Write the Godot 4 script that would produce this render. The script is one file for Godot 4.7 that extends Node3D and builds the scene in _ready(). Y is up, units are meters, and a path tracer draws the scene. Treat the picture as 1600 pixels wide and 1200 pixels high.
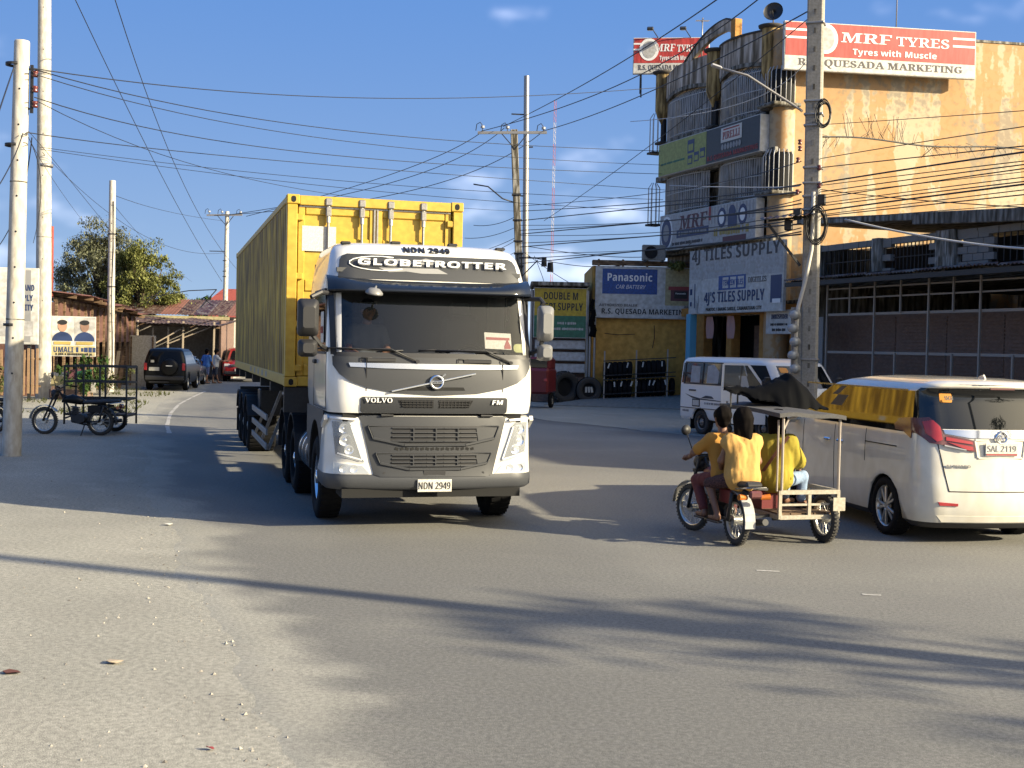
extends Node3D
# ---------------------------------------------------------------- helpers
const DIM := 0.74
var M := {}
var used := {}
var rng := RandomNumberGenerator.new()

func lin(r, g, b, a = 1.0) -> Color:
	var c := Color(r, g, b, 1.0).linear_to_srgb()
	c.a = a
	return c

func mk(key, r, g, b, rough = 0.6, metal = 0.0, tex = null, scale = 1.0, extra = {}):
	var m := StandardMaterial3D.new()
	m.albedo_color = lin(r, g, b) if metal > 0.5 else lin(r * DIM, g * DIM, b * DIM)
	m.roughness = rough
	m.metallic = metal
	if tex != null:
		m.albedo_texture = tex
		m.uv1_triplanar = true
		m.uv1_world_triplanar = true
		m.uv1_scale = Vector3(scale, scale, scale)
	for k in extra:
		m.set(k, extra[k])
	M[key] = m
	return m

func noise(freq, seed_ = 1, oct = 4, kind = FastNoiseLite.TYPE_SIMPLEX_SMOOTH) -> FastNoiseLite:
	var n := FastNoiseLite.new()
	n.seed = seed_
	n.frequency = freq
	n.noise_type = kind
	n.fractal_octaves = oct
	return n

# seamless tone texture: colour ramp over noise; stretch squeezes one axis so that streaks run the other way
func tone(freq, oct, c0: Color, c1: Color, seed_ = 1, size = 512, sx = 1, sy = 1, gain = 1.6) -> ImageTexture:
	var im := noise(freq, seed_, oct).get_seamless_image(size / sx, size / sy)
	if sx > 1 or sy > 1:
		im.resize(size, size, Image.INTERPOLATE_CUBIC)
	var out := Image.create(size, size, false, Image.FORMAT_RGB8)
	for y in size:
		for x in size:
			var v = clampf((im.get_pixel(x, y).r - 0.5) * gain + 0.5, 0, 1)
			out.set_pixel(x, y, c0.lerp(c1, v))
	return ImageTexture.create_from_image(out)

func relief(freq, oct, strength, seed_ = 1, size = 512) -> ImageTexture:
	var im := noise(freq, seed_, oct).get_seamless_image(size, size)
	im.convert(Image.FORMAT_RGBA8)
	im.bump_map_to_normal_map(strength)
	return ImageTexture.create_from_image(im)

func stn() -> SurfaceTool:
	var s := SurfaceTool.new()
	s.begin(Mesh.PRIMITIVE_TRIANGLES)
	return s

func tri(s: SurfaceTool, a, b, c):
	s.add_vertex(a); s.add_vertex(c); s.add_vertex(b)

func quad(s: SurfaceTool, a, b, c, d):
	s.add_vertex(a); s.add_vertex(c); s.add_vertex(b)
	s.add_vertex(a); s.add_vertex(d); s.add_vertex(c)

# box with chamfered edges; t places it
func box(s: SurfaceTool, c: Vector3, sz: Vector3, bas := Basis(), ch := 0.0):
	s.set_smooth_group(-1)
	var h := sz * 0.5
	if ch <= 0.0:
		var p := []
		for i in 8:
			p.append(c + bas * Vector3(h.x if i & 1 else -h.x, h.y if i & 2 else -h.y, h.z if i & 4 else -h.z))
		for f in [[0, 2, 3, 1], [4, 5, 7, 6], [0, 4, 6, 2], [1, 3, 7, 5], [0, 1, 5, 4], [2, 6, 7, 3]]:
			quad(s, p[f[0]], p[f[1]], p[f[2]], p[f[3]])
		return
	ch = minf(ch, minf(h.x, minf(h.y, h.z)) * 0.9)
	var v := []
	for i in 8:
		var g := Vector3(1 if i & 1 else -1, 1 if i & 2 else -1, 1 if i & 4 else -1)
		var e := []
		for ax in 3:
			var q := Vector3(h.x - ch, h.y - ch, h.z - ch)
			q[ax] = h[ax]
			e.append(c + bas * (q * g))
		v.append(e)
	for f in [[0, 0, 2, 6, 4], [0, 1, 5, 7, 3], [1, 0, 4, 5, 1], [1, 2, 3, 7, 6], [2, 0, 1, 3, 2], [2, 4, 6, 7, 5]]:
		quad(s, v[f[1]][f[0]], v[f[4]][f[0]], v[f[3]][f[0]], v[f[2]][f[0]])
	for ax in 3:
		var b1 := 1 << ((ax + 1) % 3)
		var b2 := 1 << ((ax + 2) % 3)
		for k in 4:
			var i := (b1 if k & 1 else 0) | (b2 if k & 2 else 0)
			var j := i | (1 << ax)
			var m1 := (ax + 1) % 3
			var m2 := (ax + 2) % 3
			if (k == 0 or k == 3):
				quad(s, v[i][m1], v[j][m1], v[j][m2], v[i][m2])
			else:
				quad(s, v[i][m2], v[j][m2], v[j][m1], v[i][m1])
	for i in 8:
		var flip := ((i & 1) + ((i >> 1) & 1) + ((i >> 2) & 1)) % 2 == 1
		if flip: tri(s, v[i][0], v[i][1], v[i][2])
		else: tri(s, v[i][0], v[i][2], v[i][1])

func bar(s: SurfaceTool, a: Vector3, b: Vector3, w: float, d: float, up := Vector3.UP, ch := 0.0):
	box(s, (a + b) * 0.5, Vector3(w, d, a.distance_to(b)), look(b - a, up), ch)

func look(dir: Vector3, up := Vector3.UP) -> Basis:
	var z := dir.normalized()
	var x := up.cross(z)
	if x.length() < 1e-4: x = Vector3.RIGHT.cross(z) if absf(z.x) < 0.9 else Vector3.FORWARD.cross(z)
	x = x.normalized()
	return Basis(x, z.cross(x), z)

func cyl(s: SurfaceTool, a: Vector3, b: Vector3, r0: float, r1 := -1.0, n := 12, caps := true):
	if r1 < 0: r1 = r0
	var bs := look(b - a)
	var p := []
	var q := []
	for i in n:
		var t := TAU * i / n
		var d := bs.x * cos(t) + bs.y * sin(t)
		p.append(a + d * r0); q.append(b + d * r1)
	s.set_smooth_group(0)
	for i in n:
		var j := (i + 1) % n
		quad(s, p[i], p[j], q[j], q[i])
	if caps:
		s.set_smooth_group(-1)
		for i in range(1, n - 1):
			tri(s, p[0], p[i + 1], p[i]); tri(s, q[0], q[i], q[i + 1])

func tube(s: SurfaceTool, pts: Array, r: float, n := 6, r1 := -1.0):
	if r1 < 0: r1 = r
	s.set_smooth_group(0)
	var prev := []
	var bs := look(pts[1] - pts[0])
	for k in pts.size():
		var d: Vector3 = (pts[mini(k + 1, pts.size() - 1)] - pts[maxi(k - 1, 0)]).normalized()
		var x := (bs.x - d * bs.x.dot(d)).normalized()
		bs = Basis(x, d.cross(x), d)
		var rr := lerpf(r, r1, float(k) / (pts.size() - 1))
		var ring := []
		for i in n:
			var t := TAU * i / n
			ring.append(pts[k] + (bs.x * cos(t) + bs.y * sin(t)) * rr)
		if k > 0:
			for i in n:
				var j := (i + 1) % n
				quad(s, prev[i], prev[j], ring[j], ring[i])
		else:
			for i in range(1, n - 1): tri(s, ring[0], ring[i + 1], ring[i])
		prev = ring
	for i in range(1, n - 1): tri(s, prev[0], prev[i], prev[i + 1])

# profile: Vector2(radius, height) along axis
func lathe(s: SurfaceTool, prof: Array, o: Vector3, axis: Vector3, n := 20, smooth := true):
	var bs := look(axis)
	s.set_smooth_group(0 if smooth else -1)
	for k in prof.size() - 1:
		for i in n:
			var t0 := TAU * i / n
			var t1 := TAU * (i + 1) / n
			var d0 := bs.x * cos(t0) + bs.y * sin(t0)
			var d1 := bs.x * cos(t1) + bs.y * sin(t1)
			var a: Vector2 = prof[k]
			var b: Vector2 = prof[k + 1]
			quad(s, o + d0 * a.x + bs.z * a.y, o + d1 * a.x + bs.z * a.y, o + d1 * b.x + bs.z * b.y, o + d0 * b.x + bs.z * b.y)

# polygon (x, y) given thickness from z = 0 to z = th in the frame t
func extr(s: SurfaceTool, poly: PackedVector2Array, th: float, t := Transform3D()):
	s.set_smooth_group(-1)
	if Geometry2D.is_polygon_clockwise(poly): poly.reverse()
	var ix := Geometry2D.triangulate_polygon(poly)
	for k in range(0, ix.size(), 3):
		var a := poly[ix[k]]; var b := poly[ix[k + 1]]; var c := poly[ix[k + 2]]
		if (b - a).cross(c - a) < 0:
			var q := b; b = c; c = q
		tri(s, t * Vector3(a.x, a.y, th), t * Vector3(b.x, b.y, th), t * Vector3(c.x, c.y, th))
		tri(s, t * Vector3(a.x, a.y, 0), t * Vector3(c.x, c.y, 0), t * Vector3(b.x, b.y, 0))
	for i in poly.size():
		var a := poly[i]; var b := poly[(i + 1) % poly.size()]
		quad(s, t * Vector3(a.x, a.y, 0), t * Vector3(b.x, b.y, 0), t * Vector3(b.x, b.y, th), t * Vector3(a.x, a.y, th))

# polygon laid on a curved face: f maps (x, y) to a point, out is the outward thickness direction; cut in cells so that it follows the curve
func panel(s: SurfaceTool, poly: PackedVector2Array, f: Callable, out: Vector3, th := 0.012, cell := 0.12):
	if Geometry2D.is_polygon_clockwise(poly): poly.reverse()
	var lo := poly[0]; var hi := poly[0]
	for p in poly:
		lo = lo.min(p); hi = hi.max(p)
	var nx := maxi(1, ceili((hi.x - lo.x) / cell)); var ny := maxi(1, ceili((hi.y - lo.y) / cell))
	s.set_smooth_group(1)
	for i in nx:
		for j in ny:
			var a := lo + (hi - lo) * Vector2(float(i) / nx, float(j) / ny)
			var b := lo + (hi - lo) * Vector2(float(i + 1) / nx, float(j + 1) / ny)
			for piece in Geometry2D.intersect_polygons(poly, PackedVector2Array([a, Vector2(b.x, a.y), b, Vector2(a.x, b.y)])):
				var ix := Geometry2D.triangulate_polygon(piece)
				for k in range(0, ix.size(), 3):
					var p: Vector2 = piece[ix[k]]; var q: Vector2 = piece[ix[k + 1]]; var r: Vector2 = piece[ix[k + 2]]
					if (q - p).cross(r - p) < 0:
						var w := q; q = r; r = w
					tri(s, f.call(p) + out * th, f.call(q) + out * th, f.call(r) + out * th)
	s.set_smooth_group(-1)
	for i in poly.size():
		var a := poly[i]; var b := poly[(i + 1) % poly.size()]
		var n := maxi(1, ceili(a.distance_to(b) / cell))
		for k in n:
			var p := a.lerp(b, float(k) / n); var q := a.lerp(b, float(k + 1) / n)
			quad(s, f.call(p) - out * 0.01, f.call(q) - out * 0.01, f.call(q) + out * th, f.call(p) + out * th)

func poly(a: Array) -> PackedVector2Array:
	var p := PackedVector2Array()
	for i in range(0, a.size(), 2): p.append(Vector2(a[i], a[i + 1]))
	return p

func rrect(cx, cy, w, h, r, n = 4) -> PackedVector2Array:
	var p := PackedVector2Array()
	for k in 4:
		var c := Vector2(cx + (w / 2 - r) * (1 if k == 0 or k == 3 else -1), cy + (h / 2 - r) * (1 if k < 2 else -1))
		for i in n + 1:
			var t: float = PI / 2 * (k + float(i) / n)
			p.append(c + Vector2(cos(t), sin(t)) * r)
	return p

func finish(s: SurfaceTool) -> ArrayMesh:
	s.index()
	s.generate_normals()
	return s.commit()

func obj(called: String, s, m, parent: Node = null) -> MeshInstance3D:
	var o := MeshInstance3D.new()
	o.mesh = finish(s) if s is SurfaceTool else s
	o.material_override = M[m] if m is String else m
	o.name = called if parent else numbered(called)
	(parent if parent else self).add_child(o, true)
	return o

func numbered(n: String) -> String:
	used[n] = used.get(n, -1) + 1
	return n if used[n] == 0 else "%s_%03d" % [n, used[n]]

func tag(o: Node, label := "", category := "", group := "", kind := ""):
	if label: o.set_meta("label", label)
	if category: o.set_meta("category", category)
	if group: o.set_meta("group", group)
	if kind: o.set_meta("kind", kind)
	return o

func thing(called, label, category, at := Vector3.ZERO, yaw := 0.0, group := "") -> Node3D:
	var o := Node3D.new()
	o.name = numbered(called)
	add_child(o)
	o.position = at
	o.rotation.y = yaw
	return tag(o, label, category, group)

func copy(src: Node3D, at: Vector3, yaw := 0.0, label := "") -> Node3D:
	var o: Node3D = src.duplicate()
	o.name = numbered(String(src.name).trim_suffix("_001"))
	add_child(o)
	o.position = at
	o.rotation.y = yaw
	if label: o.set_meta("label", label)
	return o

# flat print: words as thin solid letters, centred at p, h = letter height in metres, width fitted to w if given
var fonts := {}
func words(called: String, txt: String, m, parent: Node, p: Vector3, bas: Basis, h: float, w := 0.0, font := "Droid Sans", bold := true, slant := 0.0, depth := 0.006):
	var key := font + str(bold)
	if not fonts.has(key):
		var f := SystemFont.new()
		f.font_names = PackedStringArray([font])
		f.font_weight = 700 if bold else 400
		fonts[key] = f
	var t := TextMesh.new()
	t.font = fonts[key]
	t.text = txt
	t.font_size = 64
	t.pixel_size = 0.01
	t.depth = 1.0
	t.curve_step = 3.0
	var bb := t.get_aabb()
	var o := MeshInstance3D.new()
	o.mesh = t
	o.material_override = M[m] if m is String else m
	o.name = called
	parent.add_child(o, true)
	var caps := 0.46
	var sy := h / caps
	var sx := (w / bb.size.x) if w > 0 else sy
	var c := bb.get_center()
	var local := Basis(Vector3(sx, 0, 0), Vector3(slant * sy, sy, 0), Vector3(0, 0, depth))
	o.transform = Transform3D(bas * local, p + bas * (local * -Vector3(c.x, c.y, -0.5)))
	return o

func yawb(a: float) -> Basis:
	return Basis(Vector3.UP, a)

# one mesh per separate piece: what was drawn in one go but does not touch becomes parts that share the name
func pieces(called: String, s: SurfaceTool, m, parent: Node = null) -> Array:
	s.index()
	var arr := s.commit_to_arrays()
	var v: PackedVector3Array = arr[Mesh.ARRAY_VERTEX]
	var ix: PackedInt32Array = arr[Mesh.ARRAY_INDEX]
	var root := {}
	var up := []
	var id := []
	for p in v:
		var k := Vector3i((p * 20000.0).round())
		if not root.has(k):
			root[k] = up.size()
			up.append(up.size())
		id.append(root[k])
	var find := func(a: int) -> int:
		while up[a] != a:
			up[a] = up[up[a]]
			a = up[a]
		return a
	for t in range(0, ix.size(), 3):
		for e in 2: up[find.call(id[ix[t + e]])] = find.call(id[ix[t + e + 1]])
	var tools := {}
	for t in range(0, ix.size(), 3):
		var r: int = find.call(id[ix[t]])
		if not tools.has(r):
			tools[r] = stn()
			tools[r].set_smooth_group(-1)
		for e in 3: tools[r].add_vertex(v[ix[t + e]])
	var out := []
	for r in tools: out.append(obj(called, tools[r], m, parent))
	return out

# print too small to read: a row of short strokes
func strokes(parent: Node, x: float, y: float, w: float, h: float, m, z := 0.016, bas := Basis(), o := Vector3.ZERO):
	var s := stn()
	var u := -w / 2
	while u < w / 2:
		var l := rng.randf_range(0.25, 0.7) * h
		box(s, o + bas * Vector3(x + u + l / 2, y, z), Vector3(l, h * rng.randf_range(0.7, 1.0), 0.005), bas)
		u += l + h * (0.12 if rng.randf() < 0.8 else 0.5)
	return tag(obj("small_print", s, m, parent), "", "", "", "stuff")

# ---------------------------------------------------------------- scene
const SUN_TO := Vector3(-0.860, -0.375, -0.347)   # the way the sunlight travels: low, from the right and behind

func _ready():
	rng.seed = 7
	var cam := Camera3D.new()
	cam.name = "camera"
	cam.position = Vector3(0, 2.15, 0)
	cam.rotation_degrees = Vector3(-1.72, 0, 1.21)
	cam.fov = 34.2
	cam.near = 0.1
	cam.far = 1500.0
	add_child(cam)
	cam.current = true
	var env := Environment.new()
	env.background_mode = Environment.BG_SKY
	var sm := ProceduralSkyMaterial.new()
	sm.sky_top_color = lin(0.030, 0.096, 0.262)
	sm.sky_horizon_color = lin(0.16, 0.222, 0.295)
	sm.sky_curve = 0.11
	sm.ground_horizon_color = lin(0.20, 0.23, 0.27)
	sm.ground_bottom_color = lin(0.10, 0.10, 0.10)
	sm.sun_angle_max = 62.0
	sm.sun_curve = 0.8
	sm.sky_cover = clouds()
	sm.sky_cover_modulate = Color(1, 1, 1, 1)
	var sky := Sky.new()
	sky.sky_material = sm
	env.sky = sky
	env.background_energy_multiplier = 1.0
	env.tonemap_mode = Environment.TONE_MAPPER_LINEAR
	env.tonemap_exposure = 2.7
	env.sdfgi_enabled = true
	env.ssao_enabled = true
	env.ssil_enabled = true
	var we := WorldEnvironment.new()
	we.name = "environment"
	we.environment = env
	add_child(we)
	var sun := DirectionalLight3D.new()
	sun.name = "sun"
	sun.basis = Basis.looking_at(SUN_TO, Vector3.UP)
	sun.light_color = Color(1.0, 0.94, 0.81)
	sun.light_energy = 1.6
	sun.light_angular_distance = 0.8
	sun.shadow_enabled = true
	add_child(sun)
	materials()
	ground()
	build_all()

func clouds() -> ImageTexture:
	var w := 2048
	var h := 1024
	var im := Image.create(w, h, false, Image.FORMAT_RGBA8)
	im.fill(Color(1, 1, 1, 0))
	var n := noise(1.0, 11, 6)
	var big := noise(1.0, 5, 2)
	# rows: 0 = zenith, h/2 = horizon; clouds stand low over the horizon all round
	for y in range(int(h * 0.40), h / 2):
		var el: float = 90.0 - 180.0 * (y + 0.5) / h
		for x in w:
			var az: float = TAU * (x + 0.5) / w
			var d := Vector3(cos(az), 0, sin(az))
			var p := d * 9.0 + Vector3(0, el * 0.42, 0)
			var v: float = n.get_noise_3dv(p * 1.1) * 0.9 + big.get_noise_3dv(d * 2.3 + Vector3(0, 3.1, 0)) * 0.75
			var tall: float = clampf(1.0 - absf(el - 3.0) / 5.5, 0, 1)
			var a: float = smoothstep(0.10, 0.85, v + tall * 0.62 - 0.27)
			if a > 0.003:
				im.set_pixel(x, y, Color(0.66, 0.65, 0.66, a * 0.62))
	return ImageTexture.create_from_image(im)

func materials():
	var wear := tone(0.02, 5, Color(0.86, 0.845, 0.82), Color(1, 1, 1), 3, 512, 1, 1, 1.6)
	var grain := tone(0.12, 3, Color(0.72, 0.72, 0.72), Color(1, 1, 1), 4, 256)
	var streak := tone(0.03, 5, Color(0.45, 0.42, 0.36), Color(1, 1, 1), 5, 512, 1, 8, 2.2)
	var rust := tone(0.018, 5, Color(0.42, 0.22, 0.12), Color(0.78, 0.72, 0.66), 6, 512, 1, 1, 3.0)
	M["_wear"] = wear; M["_grain"] = grain; M["_streak"] = streak
	# road and ground: fine stone grain on top of vertex tones
	var g1 := grit(21, 0.42, 0.05, 0.14)
	var g2 := grit(22, 0.28, 0.035, 0.20)
	mk("asphalt", 1, 1, 1, 0.86, 0, g1, 0.42, {"vertex_color_use_as_albedo": true, "normal_enabled": true, "normal_texture": relief(0.30, 3, 5.0, 21, 1024), "normal_scale": 0.12})
	mk("dirt", 1, 1, 1, 0.95, 0, g2, 0.45, {"vertex_color_use_as_albedo": true, "normal_enabled": true, "normal_texture": relief(0.22, 4, 8.0, 22, 1024), "normal_scale": 0.10})
	mk("pebble", 1, 1, 1, 0.9, 0, null, 1, {"vertex_color_use_as_albedo": true})
	mk("linepaint", 0.50, 0.49, 0.46, 0.7, 0, wear, 1.5)
	# vehicles
	var film := tone(0.012, 5, Color(0.94, 0.93, 0.91), Color(1, 1, 1), 77, 512, 1, 2, 2.0)
	mk("white_paint", 0.88, 0.87, 0.84, 0.32, 0, film, 0.5, {"clearcoat_enabled": true, "clearcoat": 0.9, "clearcoat_roughness": 0.06})
	mk("pearl_paint", 0.77, 0.74, 0.65, 0.28, 0, film, 0.5, {"clearcoat_enabled": true, "clearcoat": 1.0, "clearcoat_roughness": 0.04})
	mk("van_paint", 0.86, 0.86, 0.82, 0.40, 0, null, 0.6, {"clearcoat_enabled": true, "clearcoat": 0.5, "clearcoat_roughness": 0.15})
	mk("black_paint", 0.010, 0.011, 0.013, 0.3, 0, null, 1, {"metallic_specular": 0.3})
	mk("blue_paint", 0.03, 0.05, 0.09, 0.3, 0.2, null, 1, {"clearcoat_enabled": true, "clearcoat": 0.9, "clearcoat_roughness": 0.08})
	mk("red_paint", 0.30, 0.02, 0.02, 0.3, 0, null, 1, {"clearcoat_enabled": true, "clearcoat": 0.9, "clearcoat_roughness": 0.08})
	mk("grey_plastic", 0.046, 0.049, 0.055, 0.5, 0, grain, 6.0)
	mk("bumper_grey", 0.085, 0.09, 0.10, 0.45, 0, grain, 5.0)
	mk("dark_plastic", 0.018, 0.018, 0.02, 0.55)
	mk("void", 0.006, 0.006, 0.006, 0.9)
	mk("silver", 0.62, 0.62, 0.60, 0.25, 0.85)
	mk("chrome", 0.75, 0.76, 0.78, 0.09, 1.0)
	mk("alloy", 0.50, 0.49, 0.46, 0.3, 0.8)
	mk("steel", 0.32, 0.31, 0.30, 0.5, 0.6, wear, 1.0)
	mk("dark_steel", 0.035, 0.036, 0.04, 0.5, 0.3, wear, 1.5)
	mk("rubber", 0.016, 0.016, 0.017, 0.8, 0, grain, 4.0, {"metallic_specular": 0.25})
	mk("dusty_rubber", 0.055, 0.052, 0.048, 0.9, 0, wear, 3.0)
	mk("tint", 0.006, 0.007, 0.008, 0.03, 0, null, 1, {"metallic_specular": 0.6})
	mk("glass", 0.10, 0.12, 0.13, 0.02, 0, null, 1, {"transparency": 1, "albedo_color": Color(0.08, 0.095, 0.11, 0.30)})
	mk("lens", 0.9, 0.9, 0.9, 0.03, 0, null, 1, {"transparency": 1, "albedo_color": Color(0.9, 0.92, 0.94, 0.22)})
	mk("red_lens", 0.42, 0.012, 0.018, 0.08, 0, null, 1, {"clearcoat_enabled": true, "clearcoat": 1.0})
	mk("dark_red_lens", 0.10, 0.006, 0.008, 0.08, 0, null, 1, {"clearcoat_enabled": true, "clearcoat": 1.0})
	mk("amber_lens", 0.55, 0.16, 0.02, 0.1)
	mk("plate_white", 0.72, 0.71, 0.66, 0.45, 0, wear, 4.0)
	mk("ink", 0.012, 0.012, 0.014, 0.5)
	mk("faded_ink", 0.11, 0.10, 0.10, 0.7, 0, wear, 3.0)
	mk("letter_white", 0.85, 0.85, 0.84, 0.4)
	mk("letter_grey", 0.28, 0.28, 0.28, 0.5)
	mk("container_yellow", 0.58, 0.39, 0.045, 0.5, 0, tone(0.02, 5, Color(0.92, 0.88, 0.82), Color(1, 1, 1), 8, 512, 1, 1, 1.6), 0.7)
	mk("container_side", 0.70, 0.46, 0.05, 0.55, 0, tone(0.03, 5, Color(0.50, 0.46, 0.38), Color(1, 0.99, 0.96), 9, 512, 1, 8, 2.2), 0.35)
	mk("galvanised", 0.34, 0.33, 0.32, 0.42, 0.6, wear, 3.0)
	mk("interior", 0.07, 0.072, 0.075, 0.7)
	mk("seat_cloth", 0.05, 0.055, 0.07, 0.9)
	mk("red_paint_old", 0.15, 0.012, 0.014, 0.45)
	mk("tarp", 0.006, 0.0065, 0.008, 0.75, 0, grain, 5.0, {"metallic_specular": 0.15})
	mk("canvas_grey", 0.075, 0.075, 0.08, 0.8, 0, wear, 2.0)
	mk("cream_steel", 0.46, 0.42, 0.34, 0.5, 0, wear, 2.0)
	# buildings
	mk("concrete", 0.42, 0.40, 0.36, 0.85, 0, wear, 0.8)
	mk("pole_concrete", 0.60, 0.57, 0.51, 0.85, 0, tone(0.03, 5, Color(0.86, 0.845, 0.82), Color(1, 1, 1), 51, 512, 1, 3, 2.0), 0.6)
	mk("old_concrete", 0.36, 0.345, 0.31, 0.9, 0, streak, 0.35)
	mk("stained_stone", 0.68, 0.60, 0.50, 0.9, 0, streak, 0.30)
	mk("orange_wall", 1, 1, 1, 0.9, 0, peeling(), 0.085)
	mk("orange_plain", 0.55, 0.27, 0.06, 0.85, 0, wear, 0.35)
	mk("yellow_column", 0.62, 0.44, 0.18, 0.85, 0, streak, 0.4)
	mk("brown_sheet", 0.16, 0.075, 0.058, 0.75, 0, wear, 0.7)
	mk("rust_sheet", 0.30, 0.26, 0.24, 0.7, 0.1, rust, 0.35)
	mk("zinc_sheet", 0.42, 0.43, 0.45, 0.5, 0.35, rust, 0.2)
	mk("roof_red", 0.30, 0.06, 0.045, 0.8, 0, wear, 0.5)
	mk("house_wall", 0.45, 0.42, 0.38, 0.85, 0, wear, 0.5)
	mk("wood", 0.30, 0.20, 0.12, 0.85, 0, tone(0.03, 4, Color(0.5, 0.45, 0.4), Color(1, 1, 1), 31, 256, 8, 1), 1.5)
	mk("bamboo", 0.34, 0.215, 0.12, 0.8, 0, wear, 2.0)
	mk("pale_board", 0.50, 0.47, 0.42, 0.85, 0, wear, 1.0)
	mk("shutter_dark", 0.23, 0.15, 0.115, 0.7, 0, wear, 0.6)
	mk("sign_white", 0.66, 0.66, 0.64, 0.55, 0, wear, 0.4)
	mk("sign_grey", 0.52, 0.52, 0.52, 0.6, 0, wear, 0.5)
	mk("sign_red", 0.56, 0.055, 0.045, 0.5, 0, tone(0.03, 5, Color(0.80, 0.74, 0.70), Color(1, 1, 1), 12, 512, 1, 6, 2.0), 0.4)
	mk("sign_green", 0.36, 0.40, 0.10, 0.55, 0, wear, 0.5)
	mk("sign_black", 0.030, 0.036, 0.045, 0.5, 0, wear, 0.5)
	mk("sign_blue", 0.010, 0.075, 0.34, 0.45, 0, wear, 0.8)
	mk("sign_navy", 0.014, 0.035, 0.12, 0.5)
	mk("sign_yellow", 0.55, 0.40, 0.02, 0.5, 0, wear, 0.6)
	mk("sign_tan", 0.50, 0.44, 0.24, 0.55, 0, wear, 0.5)
	mk("sign_dgreen", 0.03, 0.17, 0.10, 0.5, 0, wear, 0.5)
	mk("blue_post", 0.13, 0.42, 0.58, 0.6)
	mk("dull_red", 0.32, 0.05, 0.05, 0.6)
	mk("brown_print", 0.12, 0.04, 0.05, 0.6)
	mk("gold_print", 0.40, 0.30, 0.08, 0.6)
	mk("wire", 0.014, 0.014, 0.016, 0.6)
	mk("pale_wire", 0.55, 0.55, 0.55, 0.5)
	mk("porcelain", 0.14, 0.03, 0.025, 0.25)
	mk("insulator_grey", 0.40, 0.40, 0.42, 0.4)
	mk("mast_red", 0.42, 0.10, 0.08, 0.7)
	mk("ac_grey", 0.30, 0.30, 0.29, 0.6, 0, wear, 2.0)
	# people
	mk("skin", 0.20, 0.095, 0.055, 0.6)
	mk("hair", 0.008, 0.0065, 0.006, 0.7, 0, null, 1, {"metallic_specular": 0.12})
	mk("shirt_orange", 0.45, 0.21, 0.03, 0.9)
	mk("shirt_mustard", 0.54, 0.31, 0.085, 0.9)
	mk("shirt_yellow", 0.33, 0.26, 0.02, 0.9)
	mk("shirt_blue", 0.05, 0.16, 0.48, 0.9)
	mk("shirt_white", 0.62, 0.62, 0.60, 0.9)
	mk("shirt_grey", 0.10, 0.11, 0.12, 0.9)
	mk("jeans", 0.30, 0.42, 0.62, 0.9, 0, wear, 4.0)
	mk("shorts_print", 0.13, 0.06, 0.06, 0.9, 0, tone(0.06, 2, Color(0.25, 0.22, 0.3), Color(1, 0.9, 0.9), 41, 256, 1, 1, 4.0), 4.0)
	mk("shorts_dark", 0.03, 0.04, 0.07, 0.9)
	mk("strap_brown", 0.13, 0.045, 0.02, 0.6)
	# plants
	mk("bark", 0.10, 0.075, 0.05, 0.95, 0, wear, 2.0)
	for k in [["leaf_olive", 0.085, 0.095, 0.035], ["leaf_grey", 0.22, 0.225, 0.15], ["leaf_bright", 0.27, 0.28, 0.10], ["leaf_green", 0.06, 0.11, 0.03]]:
		mk(k[0], k[1], k[2], k[3], 0.8, 0, null, 1, {"metallic_specular": 0.2, "cull_mode": BaseMaterial3D.CULL_DISABLED, "backlight_enabled": true, "backlight": lin(k[1] * 0.6, k[2] * 0.6, k[3] * 0.5), "vertex_color_use_as_albedo": true})

# mineral grit: coarse mottling, fine stones and single dark or pale grains
func grit(seed_: int, fine: float, coarse: float, spread: float) -> ImageTexture:
	var n := 1024
	var im := Image.create(n, n, false, Image.FORMAT_RGB8)
	var a := noise(fine, seed_, 3).get_seamless_image(n, n)
	var c := noise(coarse, seed_ + 50, 4).get_seamless_image(n, n)
	var r := RandomNumberGenerator.new()
	r.seed = seed_
	for y in n:
		for x in n:
			var v := 0.74 + (a.get_pixel(x, y).r - 0.5) * 0.75 + (c.get_pixel(x, y).r - 0.5) * 0.22 + r.randfn(0.0, spread * 0.55)
			v = clampf(v, 0.18, 1.0)
			im.set_pixel(x, y, Color(v, v * 0.992, v * 0.975))
	return ImageTexture.create_from_image(im)

# orange limewash that has come off in runs and patches down to a cream coat, with grey stains under the coping
func peeling() -> ImageTexture:
	var n := 768
	var im := Image.create(n, n, false, Image.FORMAT_RGB8)
	var a := noise(0.016, 61, 5).get_seamless_image(n, n / 6)
	a.resize(n, n, Image.INTERPOLATE_CUBIC)
	var b := noise(0.05, 62, 4).get_seamless_image(n, n)
	var c := noise(0.004, 63, 3).get_seamless_image(n, n)
	var orange := lin(0.52, 0.315, 0.145)
	var pale := lin(0.58, 0.475, 0.32)
	var grey := lin(0.27, 0.235, 0.18)
	var deep := lin(0.48, 0.26, 0.10)
	for y in n:
		for x in n:
			var va := a.get_pixel(x, y).r
			var vb := b.get_pixel(x, y).r
			var vc := c.get_pixel(x, y).r
			var k := orange.lerp(deep, smoothstep(0.45, 0.75, vb) * 0.6)
			k = k.lerp(pale, smoothstep(0.50, 0.56, va * 0.62 + vb * 0.16 + vc * 0.24))
			k = k.lerp(grey, smoothstep(0.52, 0.72, vb * 0.4 + (1.0 - vc) * 0.3 + va * 0.35) * 0.75)
			im.set_pixel(x, y, k)
	return ImageTexture.create_from_image(im)

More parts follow.
